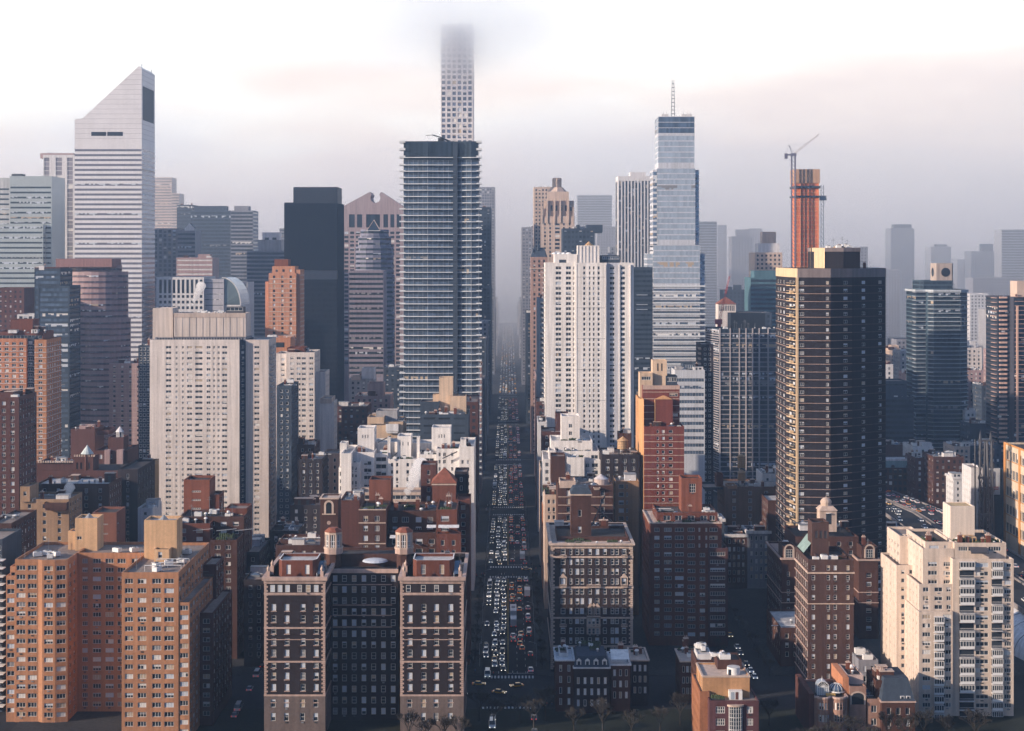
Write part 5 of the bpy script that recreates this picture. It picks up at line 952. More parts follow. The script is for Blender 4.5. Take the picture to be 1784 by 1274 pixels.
for i in range(20): q = MB(); q.box(X(-30, 503), X(7, 503), 502, 505, Z(977, 503)-i*2.62, Z(977, 503)-i*2.62+.25, white_paint); b.part('balcony', q)
b.done()
# --- brick towers and turrets behind the tan block
simple('brick_building', 'beige brown building with a sunlit flat side behind the left penthouse', 35, 120, 870, 640, 20, W('sand_brick', (.33, .21, .13), .2), P(7, 1.4, 3.3, 1.8, pb=.1), pw(3), nclut=4, extra=((35, 52, 848, -1, 12, W('sand_brick'), P(3, 1.3, 3.3, 1.8)), (77, 116, 886, -3, 9, brown_brick)))
b = B('brick_building', 'brown building carrying a white capped ventilation turret', 'building', 60, 190, 665, 24); D = 665
b.box(62, 190, 843, D, 22, brown_brick, P(6, 1.4, 3.2, 1.8), pw(3.2), roof=membrane); x0, x1, y0, y1, z = b.last; q = MB(); cx, cy2 = X(139, D+3), D+3
q.cyl(cx, cy2, 1.3, z-1, Z(852, D), limestone, 12); q.cyl(cx, cy2, 1.6, Z(852, D), Z(845, D), green_copper, 12); q.cyl(cx, cy2, 1.7, Z(845, D), Z(838, D), white_stone, 12, .1); q.cyl(cx, cy2, .12, Z(838, D), Z(834, D), dark_metal, 5); b.part('turret', q); lastclutter(b, 7); b.done()
simple('brick_building', 'brown building whose sunlit flank faces the street behind the turret', 165, 200, 838, 690, 40, brown_brick, pw(3.2), dict(P(4.5, 1.8, 3.2, 1.8, pb=.3)), nclut=3)
b = B('brick_building', 'large dark gothic brick block with battlements and tall narrow windows', 'apartment building', 35, 240, 700, 40); D = 700
b.box(38, 205, 820, D, 30, maroon_brick, P(9, 1.6, 3.2, 1.9, top=2.4, pb=.5), None, roof=tar); b.box(205.1, 240, 818, D, 34, dark_brick, P(5, 1.2, 3.2, 1.9, pb=.4), P(5, 1.3, 3.2, 1.8), roof=tar)
b.box(64, 148, 806, D+4, 16, maroon_brick, P(5, 2.2, 6, 2.0, top=2.4, pb=.6, mull=2), None, zb=Z(820, D)-.9, name='upper_storey'); b.box(128, 162, 796, D+3, 10, maroon_brick, P(1.7, .8, 9, 3.0, top=2.6, fw=0, pb=0), None, zb=Z(820, D)-.9, name='tower')
q = MB()
for i in range(24): u = X(66+i*4.2, D+3); q.box(u, u+.6, D+2.9, D+3.4, Z(806, D+4) if i < 15 else Z(796, D+3), (Z(806, D+4) if i < 15 else Z(796, D+3))+.9, limestone)
b.part('battlement', q); q = MB(); cx, cy2 = X(152, D+5), D+5; q.cyl(cx, cy2, 2.3, Z(820, D)-1, Z(793, D), maroon_brick, 8); k = b.part('turret', q); q = MB(); q.cyl(cx, cy2, 2.9, Z(793, D), Z(778, D), W('white_copper', (.5, .56, .56), .1), 12, .04); q.cyl(cx, cy2, .12, Z(779, D), Z(774, D), dark_metal, 5); b.part('cone_roof', q, k); clutter(b, X(70, D), X(120, D), D+5, D+18, Z(806, D+4)-.9, 7); b.done()
b = B('brick_building', 'brick gothic block with zigzag parapet and a white lantern turret', 'apartment building', 162, 220, 730, 24); D = 730
b.box(164, 222, 785, D, 22, maroon_brick, P(5, 1.3, 3.2, 2, pb=.3), None, roof=tar); b.box(182, 191, 784, D-2, 3, plum_stone, None, None, name='bay'); b.box(203, 214, 784, D-2, 3, plum_stone, None, None, name='bay'); b.box(188, 215, 762, D+8, 10, maroon_brick, P(2.4, 1.1, 12, 3, top=4, fw=0, pb=0), None, zb=Z(785, D)-.9, name='tower')
q = MB(); cx, cy2, zt = X(208, D+10), D+11, Z(766, D+10); q.cyl(cx, cy2, 1.9, zt, zt+1, white_stone, 8)
for i in range(8): a = math.pi*i/4; q.tube((cx+1.5*math.cos(a), cy2+1.5*math.sin(a), zt+1), (cx+1.5*math.cos(a), cy2+1.5*math.sin(a), zt+3.6), .22, white_stone, 4)
q.cyl(cx, cy2, .7, zt+1, zt+3.6, slate, 8); q.cyl(cx, cy2, 2.1, zt+3.6, zt+6.2, white_stone, 8, .05); b.part('lantern_turret', q); b.done()
simple('brick_building', 'plain brick block with roof machinery below the oval tower', 123, 165, 748, 825, 20, maroon_brick, None, None, nclut=8, extra=((155, 190, 755, 4, 14, maroon_brick), (138, 160, 742, 6, 8, plum_stone)))
simple('terrace_building', 'small yellow brick building between the gothic block and the cream slab tower', 236, 262, 808, 735, 18, W('yellow_brick', (.45, .27, .12), .15), P(3.6, 1.4, 3.1, 1.7, mull=0), None, nclut=3)
simple('white_building', 'low pale stone building at the foot of the cream slab tower', 240, 266, 885, 690, 18, white_stone, pw(3), None, nclut=4)
b = B('brick_tower', 'brown brick lift tower with slotted windows right of the orange penthouse', 'building', 160, 204, 560, 14); D = 560
b.box(161, 203, 893, D, 13, W('terracotta_brick', (.19, .08, .055), .15), C(D, ((169, 188),), 161, 3.4, .5, top=4, mull=4, pb=0), C(D, ((169, 180),), 161, 3.4, .6, top=4), roof=tar); b.done()
simple('apartment_tower', 'purple brown tower with narrow white window pairs left of the cream slab', 190, 250, 633, 940, 22, plum_stone, P(4.4, 1.4, 2.95, 1.4, top=1.5, pb=.5, bands=(limestone, .18, .1)), None, cat='apartment tower', yb=800, nclut=5)
simple('apartment_tower', 'slender tower with white window grid tight against the cream slab tower', 241, 262, 602, 900, 18, slate, P(1.9, 1.6, 2.95, 1.9, top=1.0, pb=.1, fw=.22, margin=.3), None, cat='apartment tower', yb=800, nclut=3)
# --- behind the cream slab tower
b = B('office_building', 'white stone building with tall slots and a curved glass vault on its flank', 'office building', 272, 425, 1250, 50); D = 1250; x0 = X(272, D)
b.box(272, 355, 483, D, 50, white_stone, dict(cols=[(2.5+i*3.62, 2.5+i*3.62+2.1) for i in range(10)], fh=30, wh=11, top=2, rec=.6, gm=glass_dark, fw=0, pb=0), None, zb=Z(512, D)); b.box(272, 355, 512.1, D, 50, white_stone, dict(cols=[(2.5+i*3.62, 2.5+i*3.62+2.1) for i in range(10)], fh=4.5, wh=2.3, top=1, rec=.6, gm=glass_dark, fw=0, pb=0, zmin=60), None)
b.box(355.1, 390, 486, D+3, 47, W('lilac_panel', (.42, .41, .45), .08), RB(4.5, .5, 2, top=3, fw=0), None); q = MB(); xa, ra = X(385, D), 15.0; za = Z(484, D)
for i in range(8):
    a0, a1 = math.pi/2*i/8, math.pi/2*(i+1)/8; p = [(xa+ra*math.sin(a), za-22+22*math.cos(a)) for a in (a0, a1)]
    q.face([(p[0][0], D+4, p[0][1]), (p[1][0], D+4, p[1][1]), (p[1][0], D+48, p[1][1]), (p[0][0], D+48, p[0][1])], glass_sky); q.tube((p[0][0], D+3.8, p[0][1]), (p[1][0], D+3.8, p[1][1]), .5, white_stone, 4); q.face([(xa, D+4.1, za-22), (p[1][0], D+4.1, p[1][1]), (p[0][0], D+4.1, p[0][1])], glass_green)
b.part('glass_vault', q); q = MB(); q.box(xa, xa+ra, D+4, D+48, 0, za-22, white_stone); b.part('wall', q); b.done()
simple('office_building', 'brown banded office block with two white roof vents', 307, 370, 449, 1330, 30, plum_stone, bandf(gm=white_stone, wh=1.4), None, yb=500, extra=((345, 366, 443, 3, 10, plum_stone),), nclut=3)
simple('office_tower', 'grey piered office tower beside the slanted roof tower', 266, 309, 398, 1420, 30, grey_stone, P(4, 2.6, 3.9, 2.6, top=1.5, fw=0, gm=glass_dark), None, cat='office tower', yb=500)
b = simple('office_tower', 'grey office tower with a small white gable and round window', 309, 340, 401, 1410, 28, grey_stone, bandf(top=3), None, cat='office tower', yb=470)
q = MB(); D = 1410; q.face([(X(322, D), D-.5, Z(402, D)), (X(339, D), D-.5, Z(402, D)), (X(339, D), D-.5, Z(398, D)), (X(330, D), D-.5, Z(389, D)), (X(322, D), D-.5, Z(398, D))], white_stone); q.face([(X(322, D), D+8, Z(398, D)), (X(330, D), D+8, Z(389, D)), (X(330, D), D-.5, Z(389, D)), (X(322, D), D-.5, Z(398, D))], slate); q.face([(X(330, D), D+8, Z(389, D)), (X(339, D), D+8, Z(398, D)), (X(339, D), D-.5, Z(398, D)), (X(330, D), D-.5, Z(389, D))], slate); o = link('gable', q.mesh('gable', b.o), b.e)
for nm, lb, x0, x1, y, D, m, s_ in (
    ('office_tower', 'faint stepped tower in the cloud right of the slanted roof tower', 264, 299, 309, 2250, limestone, None), ('office_tower', 'faint lower shoulder block beside the cloud wrapped stepped tower', 299, 312, 337, 2200, limestone, None),
    ('office_tower', 'blue grey office tower with a flat top left of the wide grey slab', 308, 335, 357, 1750, slate, 1), ('office_tower', 'wide dark grey office slab with roof plant in the haze', 332, 402, 367, 1680, slate, 1), ('office_tower', 'grey banded office tower at the right end of the hazy slab group', 402, 441, 367, 1640, grey_stone, 1),
    ('office_tower', 'pale banded office block with a square topped crown', 430, 497, 437, 1500, grey_stone, 1), ('office_tower', 'thin hazy tower touching the black slab tower', 487, 500, 398, 1900, grey_stone, None),
    ('office_building', 'hazy mid height office block behind the pale crown', 443, 490, 418, 1800, concrete, None), ('office_building', 'small pale gridded block between vault building and banded offices', 408, 432, 492, 1400, white_stone, 2),
    ('office_tower', 'grey striped office block before the pediment tower', 608, 668, 472, 1230, W('mauve_band', (.24, .21, .25), .1), 3)):
    f = {None: bandf(fh=4, wh=1.6, mp=3), 1: bandf(fh=3.9, wh=2.2), 2: P(3.5, 1.6, 3.8, 1.8, fw=0, gm=glass_dark), 3: bandf(fh=3.9, wh=1.9, pb=.35)}[s_]
    ex = ((x0+6, x1-8, y-8, 6, 14, m),) if s_ == 1 and x1-x0 > 36 else ()
    if y == 437: ex = ((457, 486, 405, 4, 16, white_stone, P(9, 4, 30, 5, top=5, fw=0)), (450, 490, 418, 3, 20, concrete))
    simple(nm, lb, x0, x1, y, D, 34, m, f, None if s_ != 1 else bandf(mp=4), cat='office tower', yb=660, extra=ex, nclut=3 if s_ == 1 else 0)
b = B('office_tower', 'black steel slab tower with a lighter band and smaller rooftop block', 'office tower', 495, 606, 1150, 48); D = 1150
fb = P(1.55, 1.15, 3.9, 2.4, top=2.5, fw=0, gm=G('smoke_glass', (.03, .036, .05), .25, .0, tone=.25), pb=0, rec=.1, margin=.3, zmin=Z(720, D))
bs = W('black_panel', (0.03, 0.036, 0.05), .08, .5, streak=.05)
b.box(495, 588, 353, D, 46, bs, None, None, zb=Z(471, D)); q = MB(); q.box(X(497, D), X(587, D), D-.1, D+40, Z(487, D), Z(471.5, D), G('band_pale', (.16, .16, .18), .3, .2, tone=.6)); b.part('light_band', q)
x0, x1 = X(495, D), X(588, D); b.vol(rect(x0, x1, D, D+46), 0, Z(487, D), bs, [fb, RB(3.9, 2.0, 2, fw=0, gm=glass_dark, pb=.05, zmin=Z(720, D)), None, None]); q = MB()
for i in range(60): u = x0+.4+i*(x1-x0-.8)/59; q.box(u-.1, u+.1, D-.28, D, Z(720, D), Z(354, D), bs)
b.part('mullion_fin', q); q = MB()
for i in range(28): q.box(x1, x1+.25, D+.8+i*1.6, D+1.0+i*1.6, Z(720, D), Z(354, D), bs)
b.part('mullion_fin', q); b.box(511, 588, 326, D+4, 30, bs, None, None, zb=Z(353, D)-.9, name='machine_room'); b.done()
b = B('brick_tower', 'salmon brick stepped tower with pale bands before the black slab', 'apartment tower', 462, 523, 1000, 26); D = 1000; sb = W('salmon_brick', (.50, .24, .15), .12)
f = dict(P(5, 1.5, 3.0, 1.6, top=1.6, pb=.3, fw=0, bands=(limestone, .45, .2), bdz=.7)); b.box(468, 516, 476, D, 24, sb, dict(f, zmin=Z(620, D)), dict(f), roof=tar); b.box(462, 467.8, 491, D+2, 20, sb, dict(f, zmin=Z(620, D)), None); b.box(516.2, 523, 470, D+2, 20, sb, dict(f, zmin=Z(620, D)), dict(f)); b.box(478, 502, 452, D+5, 12, W('rust_brick'), None, None, zb=Z(476, D)-1, name='penthouse'); b.box(474, 514, 464, D+3, 16, sb, P(5, 1.5, 9, 1.6), None, zb=Z(476, D)-1, name='upper_storey'); b.done()
b = B('apartment_building', 'cream apartment block with paired windows right of the cream slab', 'apartment building', 480, 568, 880, 30); D = 880; f = dict(fh=2.95, wh=1.5, top=2.6, pb=.4, rec=.2, mull=1)
b.box(499, 548, 614, D, 26, cream, C(D, ((506, 512), (517, 524), (526, 533), (539, 546)), 499, **f), P(4, 1.6, 2.95, 1.5), roof=tar); b.box(480, 498.8, 616, D+3, 22, cream, C(D, ((490, 496),), 480, **f), None); b.box(548.2, 567, 648, D+6, 20, cream, None, P(4, 1.6, 2.95, 1.5)); b.box(500, 530, 606, D+6, 14, red_brick, None, None, zb=Z(614, D)-1, name='penthouse'); b.last = (X(500, D), X(546, D), D, D+24, Z(614, D)); lastclutter(b, 5); b.done()
simple('brick_building', 'tan brick block with a deep set opening behind the cream apartment block', 462, 506, 588, 930, 20, orange_brick, P(14, 8, 9, 3, top=3, pb=0), None, nclut=5, yb=640)
simple('brick_building', 'narrow cream stair tower with a pale cap beside the paired window block', 560, 582, 700, 840, 16, cream, None, P(3, 1, 3, 1.5), extra=((558, 578, 694, -.4, 17, limestone),))
simple('brick_building', 'cream lower block with three tall window columns under the stair tower', 562, 592, 790, 800, 18, W('wheat_brick', (.44, .32, .25), .12), P(3.2, 1.3, 3.6, 2.0, top=2.5, pb=.1), None)
simple('apartment_tower', 'unlit dark tower wedged against the right flank of the cream slab', 482, 508, 672, 770, 26, slate, P(3.5, 1.4, 3, 1.5, pb=.12), pw(3), cat='apartment tower', nclut=3)
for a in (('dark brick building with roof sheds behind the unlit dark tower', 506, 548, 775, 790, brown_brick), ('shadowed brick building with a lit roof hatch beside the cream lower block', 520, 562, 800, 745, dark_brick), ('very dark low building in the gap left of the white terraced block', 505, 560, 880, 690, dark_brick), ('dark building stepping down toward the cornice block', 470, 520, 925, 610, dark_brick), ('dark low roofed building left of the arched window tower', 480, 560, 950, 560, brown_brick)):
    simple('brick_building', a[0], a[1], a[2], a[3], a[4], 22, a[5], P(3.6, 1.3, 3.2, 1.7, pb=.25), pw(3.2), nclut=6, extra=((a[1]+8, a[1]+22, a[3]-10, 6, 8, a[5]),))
for lb, x0, x1, y, D, m, ex in (('beige roofed mid block below the pyramid tower', 608, 650, 660, 1010, concrete, ((630, 652, 642, 3, 12, white_stone), (612, 628, 656, -1, 8, limestone))), ('mauve brick block in front of the beige roofed block', 618, 680, 690, 960, plum_stone, ((640, 668, 668, 3, 14, plum_stone),)), ('tall dull block shadowed between mauve block and glass slab tower', 668, 700, 640, 1080, slate, ()), ('dim plum brick building behind the white terraces', 585, 640, 708, 920, maroon_brick, ())):
    simple('office_building', lb, x0, x1, y, D, 26, m, P(3.2, 1.4, 3.2, 1.6, fw=0, pb=.3), None, nclut=6, extra=ex, yb=780)
# --- the brown mass right of the tan block
b = B('apartment_block', 'dark red brick block with roof garden and brick tower behind the tan block', 'apartment building', 300, 430, 570, 30); D = 570; f = dict(fh=3.0, wh=1.5, pb=.5, rec=.2, mull=1)
b.box(366, 413, 941, D, 26, brown_brick, C(D, ((374, 384), (393, 402)), 366, **dict(f, top=2)), pw(3), roof=tar); b.box(300, 366, 912, D+8, 20, red_brick, P(5, 2.4, 3, 1.6, pb=.3), None, roof=tar); b.box(312, 425, 900, D+14, 16, brown_brick, P(5, 2.2, 3, 1.6, pb=.3), pw(3), roof=tar); b.box(392, 430, 886, D+22, 12, red_brick, P(4, 1.5, 3, 1.5), pw(3))
b.box(320, 365, 836, D+32, 12, W('rust_brick'), C(D+32, ((334, 350),), 320, 3.3, .7, top=4.2, mull=3, pb=0, fw=.2), None, name='lift_tower', roof=tar); b.box(365.2, 382, 862, D+33, 10, red_brick, None, pw(3))
for px in (330, 372, 404): t = MB(); t.tube((X(px, D), D+6, Z(930, D)), (X(px, D)+7, D+8, Z(928, D)), .12, white_paint, 4); b.part('roof_pipe', t)
clutter(b, X(305, D+8), X(362, D+8), D+8, D+26, Z(912, D+8)-.9, 6); clutter(b, X(320, D+14), X(420, D+14), D+14, D+28, Z(900, D+14)-.9, 10, kinds=('planter', 'air_conditioner', 'roof_vent', 'antenna')); clutter(b, X(368, D), X(410, D), D, D+12, Z(941, D)-.9, 4, kinds=('planter',)); b.done()
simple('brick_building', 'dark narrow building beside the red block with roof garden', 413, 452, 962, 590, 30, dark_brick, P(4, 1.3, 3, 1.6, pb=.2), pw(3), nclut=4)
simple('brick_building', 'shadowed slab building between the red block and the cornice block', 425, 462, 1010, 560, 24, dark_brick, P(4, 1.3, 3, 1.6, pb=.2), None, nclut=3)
# --- between the cornice block and the white terraces
b = B('brick_building', 'small brick tower with a big arched window and round stone disc', 'building', 556, 590, 545, 12); D = 545
b.box(558, 589, 868, D, 9, brown_brick, None, None); q = MB(); xm, zz = X(573, D), Z(880, D)
for i in range(10): a0, a1 = math.pi*i/10, math.pi*(i+1)/10; q.face([(xm+1.0*math.cos(a0), D-.12, zz+1.0*math.sin(a0)), (xm+1.7*math.cos(a0), D-.12, zz+1.7*math.sin(a0)), (xm+1.7*math.cos(a1), D-.12, zz+1.7*math.sin(a1)), (xm+1.0*math.cos(a1), D-.12, zz+1.0*math.sin(a1))], limestone)
q.box(xm-1.7, xm-1.0, D-.12, D, zz-3, zz, limestone); q.box(xm+1.0, xm+1.7, D-.12, D, zz-3, zz, limestone); q.box(xm-2.4, xm+2.4, D-.3, D, zz-3.4, zz-3, limestone); k = b.part('arched_surround', q); q = MB(); q.face([(xm+math.cos(math.pi*i/10), D-.05, zz+math.sin(math.pi*i/10)) for i in range(11)], glass); q.box(xm-1, xm+1, D-.05, D, zz-3, zz, glass); b.part('window', q, k)
q = MB(); q.face([(xm+.7*math.cos(math.pi*i/8), D-.08, Z(911, D)+.7*math.sin(math.pi*i/8)) for i in range(16)], terracotta); b.part('stone_disc', q); b.ring(rect(X(558, D), X(589, D), D, D+9), Z(868, D)-.4, Z(868, D)+.1, .3, limestone); b.done()
b = B('apartment_block', 'large brown brick block with terraces, awnings and a red hipped roof tower', 'apartment building', 625, 805, 540, 60); D = 540; f = dict(fh=3.4, wh=1.9, top=2.2, pb=.75, rec=.2, bm=blind_cool, kinds=('blind', 'half'))
b.box(625, 673, 888, D, 20, brown_brick, C(D, ((633, 641), (653, 661)), 625, **dict(f, mull=1)), None, roof=tar); b.box(673.2, 760, 890, D+8, 20, brown_brick, C(D+8, ((684, 692), (700, 712), (724, 734), (744, 754)), 673, **dict(f, mull=2)), None, roof=tar); b.box(760.2, 796, 888, D+2, 22, red_brick, C(D+2, ((768, 782),), 760, **dict(f, mull=3)), pw(3.4), roof=tar)
b.box(675, 760, 928, D+2, 5.8, brown_brick, C(D+2, ((683, 691), (724, 736), (747, 757)), 675, **f), None, roof=tar, par=.6); b.box(760.2, 803, 930, D-3, 4.8, red_brick, C(D-3, ((768, 774), (787, 793)), 760, **dict(f, pb=0)), pw(3.4), roof=tar, par=.6)
b.box(643, 681, 836, D+26, 10, W('rust_brown_brick', (.17, .065, .045), .15), None, None, zb=20, name='lift_tower', roof=tar); b.box(753, 794, 842, D+30, 12, W('rust_brown_brick'), None, pw(3.4), zb=20, name='tower')
q = MB(); x0, x1, y0, y1, z = b.last; q.prism(rect(x0-.4, x1+.4, y0-.4, y1+.4), z, Z(819, D+30), red_tile, scale=.04); q.box(x0-.2, x1+.2, y0-.35, y0, z-.7, z-.2, limestone); b.part('hipped_roof', q); b.box(733, 760, 810, D+42, 12, maroon_brick, P(3, 1.2, 3.2, 1.8, pb=.2), None, name='rear_tower'); b.box(792, 815, 822, D+40, 12, dark_brick, P(2.4, 1, 3.2, 1.8, pb=.6), pw(3)); b.box(795, 819, 872, D+22, 16, red_brick, pw(3), pw(3), roof=red_tile)
for a, c, y in ((744, 760, 914), (764, 800, 914), (680, 690, 932)): q = MB(); q.face([(X(a, D), D-3.2, Z(y+3, D)), (X(c, D), D-3.2, Z(y+3, D)), (X(c, D), D-.5, Z(y, D)), (X(a, D), D-.5, Z(y, D))], awning); b.part('awning', q)
for a, c, y, e in ((625, 673, 888, 0), (673, 760, 890, 8), (760, 796, 888, 2)): clutter(b, X(a, D), X(c, D), D+e, D+e+18, Z(y, D+e)-.9, 8, kinds=('planter', 'roof_vent', 'chimney', 'antenna', 'skylight'))
for y, e in ((889, 0), (912, -.05), (948, -.05)): q = MB(); q.box(X(625, D)-.05, X(672, D), D-.2+e, D+e, Z(y, D), Z(y, D)+.35, limestone); b.part('belt_course', q)
b.done()
simple('brick_building', 'dim brick wall block beside the arched window tower', 592, 626, 872, 575, 22, maroon_brick, None, None, nclut=5)
# --- white terraced block
b = B('apartment_block', 'white brick block of stepped terraces with small square towers', 'apartment building', 588, 826, 680, 56); D = 680; f = dict(fh=3.2, wh=1.7, top=1.7, pb=.15, rec=.3, mull=1)
def wb(a, c, y, d, dep, xs=None, **k): b.box(a, c, y, D+d, dep, white_brick, C(D+d, xs, a, **dict(f, **k)) if xs else None, P(3.4, 1.3, 3.2, 1.6, pb=.1), roof=membrane)
wb(594, 612, 790, 0, 30); wb(606, 627, 806, 3, 26, ((611, 616), (618, 622))); wb(612, 652, 788, 9, 22, ((616, 620), (634, 647)), top=4); wb(652, 676, 790, 13, 20, ((655, 673),), wh=1.9); wb(676, 730, 800, 8, 26, ((681, 685), (690, 694), (708, 713), (717, 721)), mull=0)
wb(623, 652, 746, 20, 12, ((631, 633), (635.5, 637.5), (640, 642)), fh=30, top=3, wh=1.6, mull=0); wb(692, 716, 760, 18, 12, ((696, 698), (701, 703), (710, 712)), fh=30, top=2.6, mull=0); wb(752, 785, 745, 16, 12, ((764, 766), (768.5, 770.5), (773, 775)), fh=30, top=3, mull=0)
wb(652, 692, 770, 24, 14, None); wb(716, 752, 772, 24, 14, ((726, 740),), fh=9, top=3); wb(730, 768, 792, 10, 22, ((741, 756),), wh=2); wb(760, 800, 782, 8, 26, ((764, 768), (772, 777), (786, 790))); wb(800, 826, 778, 5, 34, ((804, 808), (814, 818)), top=6); wb(802, 812, 766, 6, 8); wb(675, 680, 762, 16, 4); wb(726, 731, 762, 16, 4); wb(592, 604, 772, 14, 8); wb(590, 606, 815, 6, 24, ((592, 604),), wh=2)
for a, c, y, e in ((614, 650, 788, 9), (654, 675, 790, 13), (678, 728, 800, 8), (762, 798, 782, 8), (802, 824, 778, 5), (732, 766, 792, 10)): clutter(b, X(a, D), X(c, D), D+e, D+e+9, Z(y, D+e)-.9, 5, kinds=('planter', 'chimney', 'roof_vent', 'air_conditioner'))
for a, c, y, e in ((652, 676, 768, 18), (770, 796, 790, 6), (678, 690, 792, 7)): q = MB(); q.tube((X(a, D), D+e, Z(y+12, D)), (X(c, D), D+e, Z(y, D)), .3, dark_metal, 4); b.part('terrace_stair', q)
b.done()
simple('apartment_building', 'beige lower wing with dark ribbon balconies beneath the white terraces', 625, 735, 858, 660, 14, limestone, RB(3.2, 1.8, 2.2, top=1.2, pb=.3), None, yb=960)
simple('brick_building', 'sandy stone block with a tall blank box above the white terraces', 640, 702, 735, 770, 26, W('buff_block', (.5, .36, .25), .12), None, None, nclut=4, extra=((655, 692, 716, 8, 12, concrete), (640, 669, 727, -1, 14, W('buff_block')), (672, 694, 752, -2, 4, white_stone)))
b = B('office_building', 'dark blue gridded block carrying cream rooftop boxes beside the avenue', 'office building', 732, 818, 770, 30); D = 770
b.box(732, 816, 722, D, 28, slate, P(6.5, 5.6, 3.6, 1.0, top=1.6, fw=0, pb=.1), pw(3.4), roof=tar); cb = W('cream_box', (.58, .43, .31), .12); b.box(765, 789, 658, D+9, 9, cb, None, None, zb=30, name='penthouse'); b.box(784, 812, 690, D+6, 12, cb, None, None, zb=60, name='penthouse'); b.box(732, 765, 700, D+5, 14, slate, None, None, zb=30, name='penthouse'); b.box(754, 766, 688, D+12, 6, cb, None, None, zb=30, name='penthouse'); clutter(b, X(733, D), X(812, D), D, D+6, Z(722, D)-.9, 10); b.done()
# --- avenue walls, left side, receding
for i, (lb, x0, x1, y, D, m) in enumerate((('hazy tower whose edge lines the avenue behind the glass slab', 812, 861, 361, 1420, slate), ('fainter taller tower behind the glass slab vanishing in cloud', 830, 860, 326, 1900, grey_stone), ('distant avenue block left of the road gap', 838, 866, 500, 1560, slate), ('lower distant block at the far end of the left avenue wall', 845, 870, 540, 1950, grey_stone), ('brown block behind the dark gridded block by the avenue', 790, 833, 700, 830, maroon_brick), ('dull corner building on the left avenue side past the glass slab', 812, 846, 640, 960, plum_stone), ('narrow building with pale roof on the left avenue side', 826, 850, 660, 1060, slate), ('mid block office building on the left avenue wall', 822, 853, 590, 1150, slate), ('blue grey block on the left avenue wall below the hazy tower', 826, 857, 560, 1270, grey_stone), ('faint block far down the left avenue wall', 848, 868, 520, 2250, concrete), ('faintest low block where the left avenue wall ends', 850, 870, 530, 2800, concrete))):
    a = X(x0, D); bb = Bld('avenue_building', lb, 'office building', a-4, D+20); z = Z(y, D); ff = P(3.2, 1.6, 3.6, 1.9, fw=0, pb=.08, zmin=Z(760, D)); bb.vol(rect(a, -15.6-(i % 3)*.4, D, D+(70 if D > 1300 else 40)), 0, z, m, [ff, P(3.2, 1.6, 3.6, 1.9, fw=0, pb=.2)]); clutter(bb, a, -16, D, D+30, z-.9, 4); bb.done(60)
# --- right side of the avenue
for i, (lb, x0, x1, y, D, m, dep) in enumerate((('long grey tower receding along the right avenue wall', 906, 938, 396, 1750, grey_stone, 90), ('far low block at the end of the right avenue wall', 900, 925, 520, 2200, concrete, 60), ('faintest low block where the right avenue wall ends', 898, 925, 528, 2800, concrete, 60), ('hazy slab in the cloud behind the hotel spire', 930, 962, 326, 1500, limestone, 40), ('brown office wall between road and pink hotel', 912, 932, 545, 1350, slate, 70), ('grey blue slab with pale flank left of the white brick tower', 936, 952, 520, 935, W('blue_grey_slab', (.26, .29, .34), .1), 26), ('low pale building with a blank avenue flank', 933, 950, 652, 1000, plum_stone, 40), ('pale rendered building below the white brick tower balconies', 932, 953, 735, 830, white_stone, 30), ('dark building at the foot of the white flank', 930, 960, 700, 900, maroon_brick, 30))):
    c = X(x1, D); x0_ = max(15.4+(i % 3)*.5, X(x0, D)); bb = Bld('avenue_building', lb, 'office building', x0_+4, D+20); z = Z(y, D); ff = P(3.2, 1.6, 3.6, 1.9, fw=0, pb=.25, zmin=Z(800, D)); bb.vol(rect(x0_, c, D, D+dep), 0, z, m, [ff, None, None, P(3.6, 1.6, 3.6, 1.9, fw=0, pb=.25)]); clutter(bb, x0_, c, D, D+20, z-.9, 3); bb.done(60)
b = B('hotel_tower', 'pink stone hotel with slate turrets beside the avenue', 'hotel', 925, 952, 1150, 24); D = 1150; ps = W('rose_hotel_stone', (.36, .23, .19), .15)
b.box(925, 954, 448, D, 26, ps, P(3.4, 1.4, 3.5, 2, fw=0, pb=.2), P(3.4, 1.4, 3.5, 2, fw=0, pb=.2), roof=slate); x0, x1, y0, y1, z = b.last; q = MB(); q.prism(rect(x0, x1, y0, y1), z, z+7, slate, scale=.6); q.cyl(X(938, D), D+4, 1.2, z+5, z+12, slate, 8, .1); q.cyl(X(929, D), D+3, 1.4, z, z+6, slate, 8, .2); b.part('mansard_roof', q); b.ring(rect(x0, x1, y0, y1), z-9, z-8.3, .7, limestone); b.done()
b = B('hotel_tower', 'pink art deco hotel tower with stepped octagonal crown', 'hotel', 940, 1002, 1380, 30); D = 1380; f = C(D, ((948, 951), (957, 960), (967, 975), (981, 984), (991, 994)), 942, 3.5, 2.1, fw=0, pb=.2, zmin=Z(540, D), top=6)
b.box(942, 1001, 377, D, 28, limestone, f, None); b.box(947, 1000, 350, D+1.5, 24, limestone, dict(P(4.5, 1.8, 14, 5, top=4, fw=0), zmin=100), None, zb=100, name='setback'); b.box(953, 991, 334, D+4, 18, limestone, None, None, zb=150, name='crown'); q = MB(); cx, cy2 = X(971, D), D+13; q.cyl(cx, cy2, 9, Z(334, D+4), Z(326, D+4), limestone, 8, .6); q.cyl(cx, cy2, 4.2, Z(327, D+4), Z(311, D+4), limestone, 8); q.cyl(cx, cy2, 4.6, Z(313, D), Z(309, D), limestone, 8, .8); b.part('lantern', q)
q = MB()
for px in (944, 953, 966, 976, 990, 999): q.box(X(px, D)-.7, X(px, D)+.7, D-.8, D+.8, Z(377, D)-6, Z(346, D)-(0 if 950 < px < 995 else 8), limestone)
b.part('finial', q); b.done()
